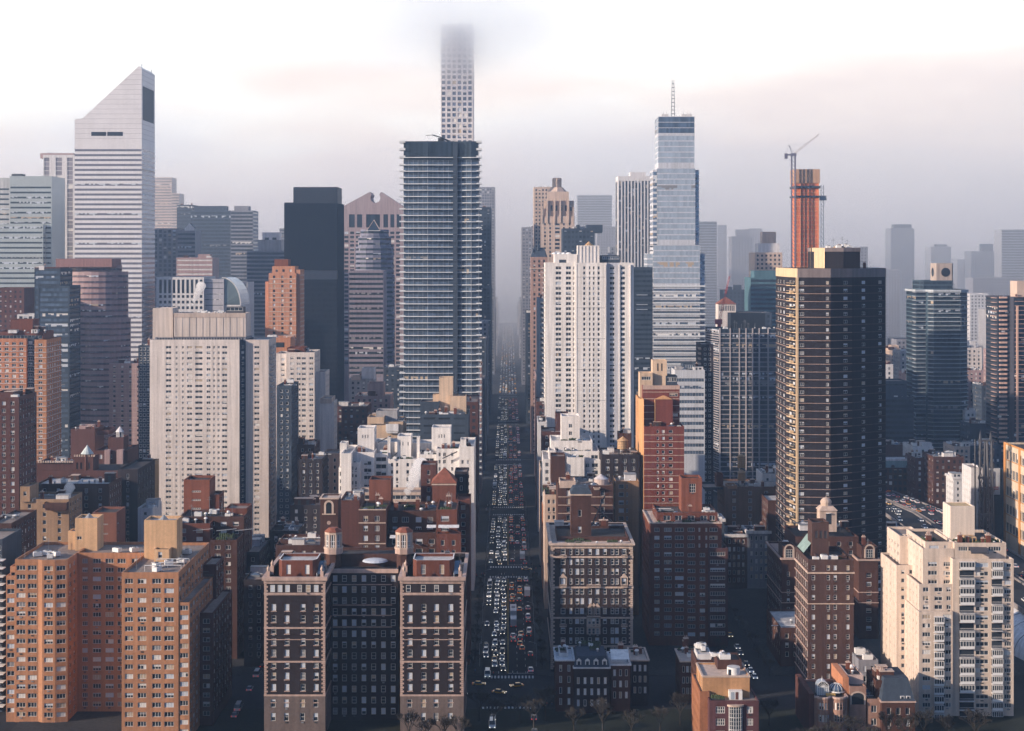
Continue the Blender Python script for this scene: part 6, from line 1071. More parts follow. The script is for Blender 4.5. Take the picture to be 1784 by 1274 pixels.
simple('office_building', 'dark block with rooftop pavilions behind the white brick tower', 980, 1036, 398, 1260, 30, slate, P(3, 1.8, 4, 2, fw=0, pb=.2, gm=glass), None, cat='office building', extra=((1022, 1050, 392, 2, 20, slate), (1004, 1010, 392, 0, 5, slate), (1036, 1050, 404, -1, 28, slate)), yb=470, nclut=5)
b = B('office_tower', 'tower of bold white vertical stripes with a flat crown', 'office tower', 1077, 1138, 1620, 50); D = 1620; x0, x1 = X(1077, D), X(1141, D); q = []
n = 11; b.vol(rect(x0, x1, D, D+40), 0, Z(307, D), white_stone, [dict(cols=[(.9+i*3.4, .9+i*3.4+1.9) for i in range(n)], fh=3.9, wh=3.5, top=5, rec=.6, gm=glass_dark, fw=0, pb=.06, spandrel=slate, zmin=Z(480, D)), None, None, dict(cols=[(2, 14), (16, 28)], fh=3.9, wh=3.4, top=5, gm=glass_dark, fw=0, rec=.5, spandrel=slate, zmin=Z(480, D))]); b.box(1098, 1125, 300, D+10, 20, white_stone, None, None, zb=200, name='penthouse'); b.done()
simple('office_building', 'deep blue office block in the gap right of the white brick tower', 1104, 1137, 466, 1060, 26, slate, RB(3.3, 1.6, 1.6, gm=glass_dark, fw=0, pb=.35, bm=blind_cool), None, cat='office building', yb=770)
b = simple('office_building', 'white banded office block with ribbon windows and roof plant', 1176, 1228, 645, 850, 26, W('cool_white_band', (.50, .51, .54), .08), RB(3.95, 1.9, 1.5, top=4.5, fw=.08, gm=glass_blue, pb=.3, bm=blind_cool), RB(3.95, 1.9, 1.5, top=4.5), cat='office building', yb=800, extra=((1190, 1212, 634, 5, 12, slate, RB(20, 2, 1.2, top=.5, gm=glass_blue)), (1178, 1192, 640, 4, 8, concrete)), nclut=5)
b = B('apartment_tower', 'dark tower edged with tiny balconies left of the pale pier tower', 'apartment tower', 1219, 1243, 880, 26); D = 880
b.box(1222, 1243, 600, D, 26, dark_brick, P(3.2, 1.4, 2.9, 1.4, pb=.15), P(4, 2, 2.9, 1.5)); x0 = X(1222, D)
for i in range(52): zz = Z(600, D)-3-2.9*i; q = MB(); q.box(x0-1.3, x0, D+1, D+6, zz, zz+.9, limestone); b.part('balcony', q) if zz > 2 else None
b.done()
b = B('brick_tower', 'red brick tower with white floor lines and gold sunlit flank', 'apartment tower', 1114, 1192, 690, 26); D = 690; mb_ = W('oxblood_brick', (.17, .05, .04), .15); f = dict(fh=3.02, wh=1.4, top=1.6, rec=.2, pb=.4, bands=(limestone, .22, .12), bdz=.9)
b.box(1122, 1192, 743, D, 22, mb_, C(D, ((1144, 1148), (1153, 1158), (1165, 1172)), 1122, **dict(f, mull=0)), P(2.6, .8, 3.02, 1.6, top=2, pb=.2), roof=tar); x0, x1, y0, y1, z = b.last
b.vol([(x0-1.9, D+4), (x0-.02, D+.5), (x0-.02, D+22), (x0-1.9, D+22)], 0, z+12, W('amber_brick', (.50, .27, .13), .12), [None, None, None, P(6, 1, 3.02, 1.4)])  # sun-facing flank has the gold of the sunlight put into its brick colour
b.box(1120, 1184, 672, D+5, 17, mb_, C(D+5, ((1166, 1181),), 1120, **dict(f, fh=9, mull=2, bands=None, top=3.4)), None, zb=z-1, name='upper_tower', roof=tar); q = MB(); zt = Z(672, D+5)
for i in range(7): q.box(X(1120, D+5)-.1, X(1184, D+5)+.1, D+4.88, D+5, zt-3-i*3.0, zt-2.75-i*3.0, limestone)
q.box(X(1120, D+5)-.1, X(1184, D+5)+.1, D+4.8, D+5, zt-1.7, zt+.1, terracotta); b.part('belt_course', q)
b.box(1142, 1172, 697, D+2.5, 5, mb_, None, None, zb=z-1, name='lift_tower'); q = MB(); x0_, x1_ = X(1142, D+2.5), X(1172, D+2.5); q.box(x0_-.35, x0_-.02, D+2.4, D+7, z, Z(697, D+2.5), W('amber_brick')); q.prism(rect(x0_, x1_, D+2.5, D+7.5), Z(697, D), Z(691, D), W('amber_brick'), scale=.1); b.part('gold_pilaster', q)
cb = W('cream_box'); b.box(1137, 1162, 628, D+12, 8, cb, C(D+12, ((1145, 1147.5), (1152, 1154.5)), 1137, 20, 3.4, top=1.4, mull=0, fw=0, pb=0), None, zb=60, name='penthouse'); b.box(1115, 1137, 650, D+10, 9, cb, C(D+10, ((1118, 1134),), 1115, 9, 1.6, top=1.6, mull=3), None, zb=50, name='penthouse'); b.box(1160, 1180, 655, D+11, 9, slate, RB(9, 2, 1, top=.6), None, zb=50, name='penthouse'); clutter(b, x0, x1, D, D+5, z-.9, 6); b.done()
simple('brick_building', 'small ochre brick building between the stone framed block and the red brick tower', 1072, 1113, 838, 640, 16, W('ochre_brick', (.36, .20, .11), .15), C(640, ((1078, 1087), (1091, 1094), (1105, 1113)), 1072, 3.3, 1.8, top=1.4, pb=.1), P(3, 1, 3.3, 1.7), nclut=4, yb=1000)
simple('brick_building', 'dark square brick tower behind the wooden water tank', 1078, 1100, 755, 720, 10, brown_brick, None, None, cat='brick tower', nclut=3)
b = simple('brick_building', 'dark brick building with a barrel water tank and paired windows', 1048, 1114, 792, 690, 24, dark_brick, P(4, 1.5, 3.3, 1.8, pb=.35, mull=1), None, tanks=((1085, 4, None, 2.5),), nclut=8)
b = B('apartment_block', 'white stepped art deco building beside the avenue below the white brick tower', 'apartment building', 955, 1052, 700, 40); D = 700
def w2(a, c, y, d, dep, xs=None, **k): b.box(a, c, y, D+d, dep, white_brick, C(D+d, xs, a, **dict(dict(fh=3.2, wh=1.8, top=1.6, pb=.12, mull=1, rec=.25), **k)) if xs else None, P(3.4, 1.3, 3.2, 1.6, pb=.1), roof=membrane)
w2(978, 1010, 725, 12, 12, ((991, 997),), fh=3.4, top=3.6); w2(960, 1032, 768, 6, 22, ((966, 973), (983, 987), (996, 1002)), fh=30, top=3); w2(968, 1044, 786, 2, 26, ((994, 1006), (1012, 1018), (1030, 1042)), fh=30, top=1.8); w2(988, 1018, 797, -4, 5); w2(1016, 1046, 802, -2, 4, ((1020, 1027), (1031, 1042)), top=1.4); w2(956, 968, 785, -3, 12); w2(946, 960, 800, -8, 30, ((950, 956),))
for a, c, y, e in ((978, 1030, 768, 6), (970, 1040, 786, 2), (990, 1016, 797, -4)): clutter(b, X(a, D), X(c, D), D+e, D+e+7, Z(y, D+e)-.9, 6, kinds=('planter', 'roof_vent', 'skylight'))
b.done()
simple('brick_building', 'maroon brick building with a conical tank roof left of the white art deco building', 944, 985, 752, 790, 20, maroon_brick, P(4, 1.4, 3.2, 1.7, pb=.3), pw(3), nclut=5, extra=((968, 990, 720, 6, 9, maroon_brick),), tanks=((978, 11, None, 1.8),))
b = simple('brick_building', 'brown roof block with a wrapped white tank and iron stairs above the stone framed block', 972, 1068, 846, 625, 26, brown_brick, P(6, 1.5, 3.3, 2.2, pb=.35, bands=(limestone, .25, .1)), P(4, 1.4, 3.3, 1.8), nclut=10, extra=((975, 1003, 838, -1, 10, limestone), (1034, 1046, 850, -2, 6, limestone), (960, 985, 795, 14, 12, brown_brick)))
q = MB(); cx = X(1047, 635); q.cyl(cx, 635, 2.9, Z(848, 635), Z(834, 635), W('tank_wrap', (.5, .4, .36), .15), 16); q.cyl(cx, 635, 3.1, Z(834, 635), Z(826, 635), W('tank_wrap_roof', (.55, .5, .5), .1), 16, .03)
for i in range(4): q.tube((cx+2.2*math.cos(i*1.57+.8), 635+2.2*math.sin(i*1.57+.8), Z(862, 635)), (cx+2.2*math.cos(i*1.57+.8), 635+2.2*math.sin(i*1.57+.8), Z(848, 635)), .18, dark_metal, 4)
link('water_tank', q.mesh('water_tank', b.o), b.e)
for lb, x0, x1, y, D, m in (('narrow sunlit brick house on the avenue side of the wrapped tank building', 944, 966, 862, 650, limestone), ('narrow avenue house with green trees on its terrace', 940, 962, 880, 690, orange_brick), ('avenue house with pale window trims behind the terrace house', 944, 962, 815, 740, limestone)):
    bb = Bld('avenue_house', lb, 'house', X(x1, D), D+12); c = X(x1, D); bb.vol(rect(15.3, max(c, 21), D, D+26), 0, Z(y, D), m, [P(2.6, 1.1, 3.3, 1.8, pb=.2), None, None, P(3, 1.2, 3.3, 1.9, pb=.3)]); clutter(bb, 15, 22, D, D+24, Z(y, D)-.9, 7, kinds=('planter', 'chimney', 'stair_bulkhead', 'planter')); bb.done()
# --- right side, middle ground
b = simple('brick_building', 'brown loft building with a raised wooden water tank', 1262, 1352, 848, 715, 24, W('umber_loft', (.17, .10, .07), .2), P(7, 1.6, 3.5, 1.9, pb=.2, mull=1), P(4, 1.4, 3.3, 1.8), nclut=7, extra=((1226, 1262, 850, 4, 18, slate), (1248, 1260, 826, 6, 6, red_brick), (1268, 1284, 846, -.5, 8, W('ochre_brick'))), tanks=((1292, 6, None, 1.9),))
tank(b, X(1292, 722), 722, Z(822, 722), 1.9, 5.0, 2)
b = simple('white_building', 'little white building with cluttered roof left of the bronze tower', 1328, 1372, 826, 720, 18, white_stone, P(3.3, 1.3, 3.6, 2.0, top=1.8, pb=.15), None, nclut=12, cat='building')
simple('brick_building', 'brown building with a pale flat roof beside the bronze tower foot', 1338, 1372, 872, 690, 20, brown_brick, P(5, 1.6, 3.4, 1.8, pb=.1), P(4, 1.4, 3.3, 1.8), roof=membrane)
for i, (lb, x0, x1, y, m) in enumerate((('low row house with crowded white roof furniture', 1264, 1302, 932, brown_brick), ('low row house with white window trims next to the crowded roof', 1302, 1342, 926, grey_stone), ('low dark shed behind the red brick block', 1222, 1262, 905, slate))):
    simple('row_house', lb, x0, x1, y, 690, 14, m, P(2.2, 1.1, 3.4, 2.0, pb=.5, kinds=('blind',)), None, cat='row house', nclut=9, roof=membrane, cornice=white_stone)
simple('brick_building', 'shadowed brick block between the red brick block and the low row houses', 1205, 1265, 1010, 640, 24, dark_brick, P(4, 1.4, 3.2, 1.7, pb=.15), None, nclut=6)
simple('apartment_building', 'pink stone building glimpsed between the pier tower and bronze tower', 1359, 1376, 582, 1000, 22, plum_stone, P(3, 1.5, 3.2, 1.7, fw=0, pb=.3), None, yb=860, cat='apartment building')
# --- far centre right, in the haze
for lb, x0, x1, y, D, m, s_, ex in (  # far towers' stone is paled so its colour adds to the haze
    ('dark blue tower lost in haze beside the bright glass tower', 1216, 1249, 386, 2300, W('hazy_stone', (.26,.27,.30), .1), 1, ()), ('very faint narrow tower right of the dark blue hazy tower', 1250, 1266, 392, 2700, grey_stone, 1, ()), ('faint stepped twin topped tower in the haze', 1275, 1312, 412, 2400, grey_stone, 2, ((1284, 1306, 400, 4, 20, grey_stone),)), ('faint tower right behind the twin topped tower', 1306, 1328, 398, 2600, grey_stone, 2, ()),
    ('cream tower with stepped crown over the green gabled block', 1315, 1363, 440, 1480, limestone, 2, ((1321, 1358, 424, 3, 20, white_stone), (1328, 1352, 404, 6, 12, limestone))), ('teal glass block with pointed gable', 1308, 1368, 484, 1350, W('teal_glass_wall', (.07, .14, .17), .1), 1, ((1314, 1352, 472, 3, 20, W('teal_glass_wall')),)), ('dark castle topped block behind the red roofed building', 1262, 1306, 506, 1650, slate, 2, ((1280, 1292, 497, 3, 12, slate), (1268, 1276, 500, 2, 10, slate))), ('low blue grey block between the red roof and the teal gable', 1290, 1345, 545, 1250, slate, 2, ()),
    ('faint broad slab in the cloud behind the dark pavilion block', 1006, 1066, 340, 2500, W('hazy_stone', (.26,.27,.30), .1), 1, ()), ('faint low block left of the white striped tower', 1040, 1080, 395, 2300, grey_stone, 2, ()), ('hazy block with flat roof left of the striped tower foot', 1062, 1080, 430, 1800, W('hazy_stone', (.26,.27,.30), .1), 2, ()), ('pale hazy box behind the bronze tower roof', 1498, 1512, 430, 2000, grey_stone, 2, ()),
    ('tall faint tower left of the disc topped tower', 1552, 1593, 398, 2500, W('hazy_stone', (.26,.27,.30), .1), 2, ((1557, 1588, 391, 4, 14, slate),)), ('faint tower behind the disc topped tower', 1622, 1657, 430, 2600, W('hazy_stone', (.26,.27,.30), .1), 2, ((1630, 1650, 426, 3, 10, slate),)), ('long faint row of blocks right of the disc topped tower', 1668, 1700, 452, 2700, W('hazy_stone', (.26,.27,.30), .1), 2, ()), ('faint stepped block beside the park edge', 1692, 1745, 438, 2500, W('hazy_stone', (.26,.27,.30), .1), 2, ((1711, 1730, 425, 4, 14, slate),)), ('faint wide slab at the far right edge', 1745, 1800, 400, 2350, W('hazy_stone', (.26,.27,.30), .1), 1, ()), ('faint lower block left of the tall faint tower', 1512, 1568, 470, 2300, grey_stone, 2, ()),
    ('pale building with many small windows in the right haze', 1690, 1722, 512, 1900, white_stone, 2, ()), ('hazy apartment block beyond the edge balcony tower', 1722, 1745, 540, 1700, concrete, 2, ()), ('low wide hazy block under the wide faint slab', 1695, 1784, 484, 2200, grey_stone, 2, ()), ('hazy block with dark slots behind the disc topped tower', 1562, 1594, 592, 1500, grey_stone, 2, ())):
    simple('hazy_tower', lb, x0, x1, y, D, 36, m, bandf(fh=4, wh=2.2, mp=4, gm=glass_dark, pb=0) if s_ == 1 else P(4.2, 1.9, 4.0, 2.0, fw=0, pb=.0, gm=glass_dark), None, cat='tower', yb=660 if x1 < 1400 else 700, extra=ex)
b = B('office_building', 'cream arcaded building with a red pyramid roof', 'building', 1250, 1284, 1250, 16); D = 1250
b.box(1251, 1282, 530, D, 15, cream, P(1.4, .9, 30, 4.2, top=1.2, fw=0, pb=0), None, roof=tar); x0, x1, y0, y1, z = b.last; q = MB(); q.prism(rect(x0-.6, x1+.6, y0-.6, y1+.6), z, Z(518, D), red_tile, scale=.05); b.part('pyramid_roof', q); b.done()
c = Bld('red_crane', 'red luffing crane boom rising before the red pyramid roof', 'crane', X(1254, 1100), 1100); q = MB(); D = 1100; rp = Pm('crane_red', (.40, .05, .05)); a, e = Vector((X(1253, D), D, Z(560, D))), Vector((X(1271, D), D, Z(481, D)))
for o in (-.6, .6): q.tube(a+Vector((o, 0, 0)), e+Vector((o*.6, 0, 0)), .22, rp, 4)
for i in range(12): p, r_ = a.lerp(e, i/12), a.lerp(e, (i+1)/12); q.tube(p-Vector((.6, 0, 0)), r_+Vector((.6, 0, 0)), .12, rp, 4)
c.part('boom', q); q = MB(); q.box(a.x-1.2, a.x+1.2, D-1, D+1, 0, a.z, rp); q.box(a.x-3, a.x+2, D-1.2, D+1.2, a.z-2, a.z+1.5, rp); c.part('mast', q)
# --- uptown mid rises, right
for lb, x0, x1, y, D, m, s_, ex in (
    ('dark banded office block between bronze and disc topped towers', 1538, 1592, 692, 1050, slate, 1, ((1538, 1580, 664, 4, 20, slate, RB(20, 1, 2, fw=0)),)), ('small white tower above the dark banded office block', 1543, 1556, 635, 1080, white_stone, 2, ()), ('pinkish stepped apartments behind the dark banded offices', 1550, 1570, 608, 1300, limestone, 2, ((1553, 1566, 602, 3, 10, limestone),)), ('grey apartments with slotted roof box behind the dark banded offices', 1568, 1594, 612, 1250, concrete, 2, ()), ('lilac flat sided block left of the disc topped tower', 1580, 1600, 650, 1150, plum_stone, None, ()),
    ('cream apartments with a domed tank right of the disc topped tower', 1684, 1711, 606, 1250, cream, 2, ((1690, 1700, 594, 3, 8, white_stone),)), ('brick apartments with paired windows below the domed tank building', 1680, 1713, 645, 1180, plum_stone, 2, ()), ('rose coloured narrow apartments by the edge balcony tower', 1728, 1745, 610, 1350, plum_stone, 2, ()), ('grey flat block with terrace between the two balcony towers', 1710, 1742, 672, 1150, slate, 2, ()), ('white stepped roof building near the two balcony towers', 1682, 1700, 716, 1080, white_stone, 2, ((1684, 1698, 712, 3, 6, white_stone),)), ('dark low block with angled roof near the two balcony towers', 1690, 1732, 738, 1040, slate, None, ()), ('hazy brick row behind the angled roof block', 1712, 1745, 640, 1550, maroon_brick, 2, ()),
    ('plum brick wall block at the foot of the disc topped tower', 1540, 1578, 775, 990, maroon_brick, None, ()), ('white stepped house below the disc topped tower', 1590, 1626, 778, 960, white_stone, 2, ((1606, 1624, 772, 2, 6, white_stone),)), ('cream sided row house beside the disc topped tower', 1662, 1690, 778, 960, limestone, 2, ()), ('dark low roofscape block right of the cream sided house', 1690, 1745, 776, 980, slate, 2, ()), ('dark tenement with pale roof edges before the cream sided house', 1626, 1680, 796, 900, brown_brick, 2, ()), ('brown tenement with white fire escapes', 1595, 1630, 798, 920, maroon_brick, 2, ())):
    simple('midrise_building', lb, x0, x1, y, D, 24, m, {1: bandf(fh=3.6), 2: P(3.3, 1.4, 3.3, 1.8, fw=0, pb=.4), None: None}[s_], P(3.3, 1.4, 3.3, 1.8, fw=0, pb=.3), cat='apartment building', nclut=8, extra=ex)
for i, (x0, x1, y0, y1, z, m, l) in enumerate(((160, 176, 668, 690, 17, brown_brick, 'low brown house between the bronze tower and the ramp'), (160, 190, 700, 724, 13, dark_brick, 'low dark house with crowded roof behind the brown house by the ramp'), (168, 192, 742, 765, 16, slate, 'low slate grey house past the avenue crossing by the ramp'), (160, 186, 770, 800, 12, maroon_brick, 'low maroon house behind the bronze tower'), (194, 203, 690, 712, 9, concrete, 'small pale shed beside the ramp posts'), (160, 190, 812, 850, 15, brown_brick, 'long low brown roof beyond the maroon house'), (100, 150, 700, 722, 20, dark_brick, 'dark five storey block hidden behind the bronze tower'), (98, 118, 560, 590, 14, brown_brick, 'low brown house beside the dark side street'))):
    b = Bld('low_house', l, 'house', (x0+x1)/2, (y0+y1)/2); b.vol(rect(x0, x1, y0, y1), 0, z, m, [P(3.2, 1.3, 3.3, 1.8, pb=.35), None, None, P(3.4, 1.3, 3.3, 1.8, pb=.35)], roof=(tar, membrane, gravel)[i % 3]); clutter(b, x0, x1, y0, y1, z-.9, 7); b.done()
b = B('terminal_building', 'long low hall with a pale roof edge and teal fascia beside the ramp traffic', 'station building', 1538, 1602, 940, 20); D = 940
b.box(1520, 1600, 802, D, 22, brown_brick, P(3, 1.8, 3.6, 2.2, top=5.5, pb=.2), None, roof=membrane); q = MB(); q.box(X(1520, D), X(1600, D), D-.6, D, Z(802, D)-4.4, Z(802, D)-.3, W('teal_fascia', (.22, .33, .36), .1)); q.box(X(1520, D), X(1601, D), D-.8, D-.01, Z(802, D)-.3, Z(802, D)+1.0, white_stone); b.part('fascia', q)
for px in (1555, 1581): q = MB(); q.dome(X(px, D), D-.8, 1.3, Z(814, D), 1.6, dark_metal, 8, 3); b.part('ornament', q)
b.done()
simple('white_building', 'small white four storey house beside the parking lot', 1661, 1689, 832, 830, 14, white_stone, P(3, 1.2, 3.3, 1.8, pb=.1), P(3, 1.2, 3.3, 1.8, pb=.1), cat='house', nclut=5, cornice=white_stone)
b = B('white_building', 'white walled building with a grey billboard and red banner behind the steel tower', 'building', 1690, 1750, 790, 20); D = 790
b.box(1692, 1712, 815, D, 16, white_stone, None, P(3, .8, 3.3, 1.6)); b.box(1712.2, 1728, 850, D-4, 14, dark_brick, P(3, 1, 3.3, 1.6, pb=.2), P(3, 1, 3.3, 1.6)); b.box(1727, 1748, 818, D+4, 8, slate, None, None)
q = MB(); q.box(X(1727, D), X(1746, D), D+3.5, D+3.98, Z(864, D), Z(818, D), W('billboard_grey', (.48, .50, .54), .06)); k = b.part('billboard', q); q = MB(); q.box(X(1728.5, D), X(1743, D), D+3.4, D+3.48, Z(855, D), Z(850, D), Pm('banner_red', (.45, .05, .04)))
for i in range(7): q.box(X(1729.5+i*1.9, D), X(1730.8+i*1.9, D), D+3.36, D+3.4, Z(853.6, D), Z(851.4, D), white_paint)
b.part('banner', q, k); b.done()
b = B('steel_tower', 'dark steel lattice bridge tower rising by the ramp traffic', 'bridge tower', 1702, 1736, 800, 10); D = 775; q = MB(); xa, xb = X(1704, D), X(1732, D); zt = Z(768, D)
for x in (xa, xa+2.2, xb-2.2, xb): q.tube((x, D, 0), (x+(1.2 if x < (xa+xb)/2 else -1.2), D, zt), .45, frame_dark, 5); q.tube((x, D+5, 0), (x, D+5, zt), .35, frame_dark, 5)
for i in range(9):
    z0, z1 = zt*i/9, zt*(i+1)/9
    for p, r_ in ((xa, xa+2.2), (xb-2.2, xb)): q.tube((p, D, z0), (r_, D, z1), .25, frame_dark, 4); q.tube((r_, D, z0), (p, D, z1), .25, frame_dark, 4)
    if i % 3 == 2: q.box(xa, xb, D-.3, D+.5, z1-.5, z1+.5, frame_dark); q.tube((xa+2.2, D, z1-3), ((xa+xb)/2, D, z1), .3, frame_dark, 4); q.tube((xb-2.2, D, z1-3), ((xa+xb)/2, D, z1), .3, frame_dark, 4)
b.part('lattice', q); q = MB()
for x in (xa+1.4, xb-1.4): q.cyl(x, D+1, .9, zt, zt+5, frame_dark, 6, .1)
b.part('finial', q)
b = B('loft_building', 'cream and orange concrete framed loft cut by the right picture edge', 'loft building', 1750, 1800, 762, 44); ob = W('orange_frame', (.55, .26, .09), .15)
x0 = X(1784, 762)-.3; z = 52.5; y0, y1 = 752, 791
b.vol(rect(x0, x0+20, y0, y1), 0, z, W('cream_band_wall', (.62, .5, .38), .1), [dict(cols=[(1, 6), (7, 12)], fh=9.1, wh=4.6, top=3.4, mull=3, rec=.4), None, None, dict(cols=[(2.2+i*4.8, 2.2+i*4.8+4.3) for i in range(7)], fh=9.1, wh=4.7, top=3.4, mull=2, rec=.5, pb=.1)], roof=tar)
q = MB()
for yy in (y0-.2, y0+14, y1-2.2): q.box(x0-.5, x0+.0-.01, yy, yy+2.2, 0, z+.3, ob)
q.box(x0-.4, x0-.01, y0, y1, z-.6, z+.35, ob)
for i in range(11): q.box(x0-.25, x0-.01, y0+2, y1-2.2, z-8.1-9.1*i-.35, z-8.1-9.1*i, ob) if i < 5 else None
b.part('frame', q); b.done()
# ================================================================== ground, streets, traffic, trees, steam, haze
asphalt = W('asphalt', (0.026, 0.027, 0.032), .3, .9, fine=.6, streak=.1); pave = W('pavement_slab', (0.04, 0.04, 0.042), .3, .9, fine=.8); paint_ = W('road_paint', (0.62, 0.62, 0.60), .3, .8, fine=3.0); yellow_paint = W('road_paint_yellow', (0.45, 0.30, 0.08), .3)
g = MB(); g.face([(-2900, -200, -.01), (2900, -200, -.01), (2900, 3300, -.01), (-2900, 3300, -.01)], asphalt); struct('ground', g)
g = MB(); g.face([(-2900, 3300, -.5), (2900, 3300, -.5), (2900, 4000, -.5), (-2900, 4000, -.5)], G('river_water', (.20, .24, .28), .2, 0)); struct('river', g)
g = MB(); g.face([(-110, 425, .16), (230, 425, .16), (230, 508, .16), (-110, 508, .16)], W('garden_soil', (.018, .022, .016), .4)); struct('lawn', g)  # near-black sheet standing in for shade on the foreground ground
g = MB(); n = 60
for i in range(n):
    a, c = -2900+5800*i/n, -2900+5800*(i+1)/n; h = lambda x: 52+16*math.sin(x*.0023)+9*math.sin(x*.0071+1)
    g.face([(a, 4000, -.5), (c, 4000, -.5), (c, 4120, h(c)), (a, 4120, h(a))], W('far_hill', (.09, .10, .08), .3)); g.face([(a, 4120, h(a)), (c, 4120, h(c)), (c, 4300, h(c)), (a, 4300, h(a))], MATS['far_hill'])
struct('hills', g)
AV = [(509, 548), (715, 739), (885, 912), (1093, 1120), (1226, 1246), (1352, 1376), (1482, 1500), (1608, 1632), (1886, 1910), (2130, 2155)]   # cross avenues (near edge, far edge)
ST = [15, 76, 94, 155]
g = MB(); edges = [420]+[v for a in AV for v in a]+[3290]
for i in range(0, len(edges)-1, 2):
    y0, y1 = edges[i], edges[i+1]
    for s in (-1, 1):
        for k, (a, c) in enumerate(((9.3, 76), (94, 155), (173, 205 if s == 1 else 236), (254, 316), (334, 396), (414, 476), (494, 560), (580, 640), (660, 900))): g.box(min(s*a, s*c), max(s*a, s*c), y0, y1, 0, .15, pave)
struct('pavement', g)
g = MB(); zl = .012
for a, c in AV[:8]:
    for yy in (a-1.5, c-3.2):
        for i in range(15): x = -8.4+i*1.2; g.box(x, x+.6, yy, yy+3.4, 0, zl, paint_)
for i in range(0, len(edges)-1, 2):
    y0, y1 = edges[i]+3, edges[i+1]-4
    for dx in (-.25, .15): g.box(dx-.05, dx+.1, y0, y1, 0, zl, yellow_paint)
    yy = y0
    while yy < min(y1, 1400):
        for x in (-3.3, 3.3, 6.3): g.box(x-.07, x+.07, yy, yy+3, 0, zl, paint_)
        yy += 9
    g.box(-9, 0, y1-.6, y1-.2, 0, zl, paint_); g.box(0, 9, y0+.2, y0+.6, 0, zl, paint_)
struct('road_markings', g)
# ------------------------------------------------------------------ vehicles
def car_mesh(name, col, kind='car'):
    mb = MB(); p = Pm('paint_'+name, col, .25, .1); L, Wd = (4.6, 1.85) if kind == 'car' else ((4.9, 1.95) if kind == 'suv' else (6.2, 2.1))
    if kind == 'bus':
        L, Wd = 12, 2.55; mb.box(-Wd/2, Wd/2, -L/2, L/2, .35, 3.1, p, white_paint); mb.box(-Wd/2-.02, Wd/2+.02, -L/2+.4, L/2-.4, 1.5, 2.5, glass); mb.box(-1.1, 1.1, -L/2-.03, -L/2, 1.2, 2.7, glass); mb.box(-.8, .8, -2, 1, 3.1, 3.35, grey_metal)
    elif kind == 'truck':
        mb.box(-1.2, 1.2, -2.4, 4.2, .8, 3.4, white_paint); mb.box(-1.05, 1.05, -4.2, -2.5, .5, 2.3, p); mb.box(-.95, .95, -4.24, -4.2, 1.3, 2.1, glass); mb.box(-1.1, 1.1, -4.0, 4.1, .45, .8, dark_metal); L = 8.2; Wd = 2.4
    else:
        h1, h2 = (.85, 1.45) if kind == 'car' else ((1.0, 1.75) if kind == 'suv' else (1.2, 2.3))
        side = [(-L/2, .35), (L/2, .35), (L/2, h1-.1), (L/2-.15, h1), (-L/2+.2, h1-.05), (-L/2, h1-.25)]
        n = len(side)
        for i in range(n): a, b = side[i], side[(i+1) % n]; mb.face([(-Wd/2, a[0], a[1]), (-Wd/2, b[0], b[1]), (Wd/2, b[0], b[1]), (Wd/2, a[0], a[1])], p)
        mb.face([(Wd/2, a[0], a[1]) for a in side], p); mb.face([(-Wd/2, a[0], a[1]) for a in reversed(side)], p)
        y0, y1 = (-L*.22, L*.36) if kind == 'car' else ((-L*.22, L*.46) if kind == 'suv' else (-L*.34, L*.48)); w1, w2 = Wd/2-.08, Wd/2-.28; f = .55 if kind == 'car' else .35
        lo = [(-w1, y0, h1-.03), (w1, y0, h1-.03), (w1, y1, h1-.03), (-w1, y1, h1-.03)]; up = [(-w2, y0+f, h2), (w2, y0+f, h2), (w2, y1-f, h2), (-w2, y1-f, h2)]
        for i in range(4): j = (i+1) % 4; mb.face([lo[i], lo[j], up[j], up[i]], glass)
        mb.face(up, p)
    for sy in (-L*.31, L*.31):
        for sx in (-1, 1): k = 10; c = [(sx*(Wd/2+.01), sy+.34*math.cos(2*math.pi*i/k), .34+.34*math.sin(2*math.pi*i/k)) for i in range(k)]; mb.face(c if sx > 0 else c[::-1], frame_dark)
    for sx in (-1, 1): mb.box(sx*Wd*.36-.16, sx*Wd*.36+.16, -L/2-.02, -L/2+.02, .55, .72, Pm('headlamp', (1.0, .93, .8), .3, 0, 1.8)); mb.box(sx*Wd*.38-.14, sx*Wd*.38+.14, L/2-.02, L/2+.02, .6, .8, Pm('tail_lamp', (.8, .06, .03), .4, 0, .9))
    return mb.mesh(name)
CARS = {k: car_mesh(k, c, t) for k, c, t in (('white_car', (.75, .75, .76), 'car'), ('silver_car', (.42, .44, .47), 'car'), ('black_car', (.02, .022, .028), 'car'), ('grey_car', (.14, .15, .17), 'car'), ('yellow_taxi', (.62, .30, .03), 'car'), ('red_car', (.30, .03, .03), 'car'), ('white_suv', (.72, .72, .72), 'suv'), ('black_suv', (.025, .025, .03), 'suv'), ('white_van', (.78, .77, .75), 'van'), ('city_bus', (.62, .66, .70), 'bus'), ('box_truck', (.60, .60, .60), 'truck'))}
NC = [0]
def put(kind, x, y, z=0.02, rz=0, where='', lab=None):
    o = link(kind, CARS[kind], None, (x, y, z), rz); c = {'city_bus': 'bus', 'yellow_taxi': 'taxi', 'box_truck': 'truck', 'white_van': 'van'}.get(kind, 'car')
    o['label'] = lab or f"{kind.replace('_', ' ')} {where}"; o['category'] = c; o['group'] = f"{kind.replace('_', ' ')}s {where}"; NC[0] += 1; return o
sect = [(462, 507, 'on the short avenue end before the first crossing', .55), (548, 713, 'on the avenue between the first and second crosswalks', 1), (741, 883, 'on the avenue between the second and third crosswalks', .9), (914, 1091, 'on the avenue beyond the third crosswalk', .85), (1122, 1350, 'on the hazy far stretch of the avenue', .8), (1378, 1600, 'at the hazy far end of the avenue', .7)]
r = random.Random(3)
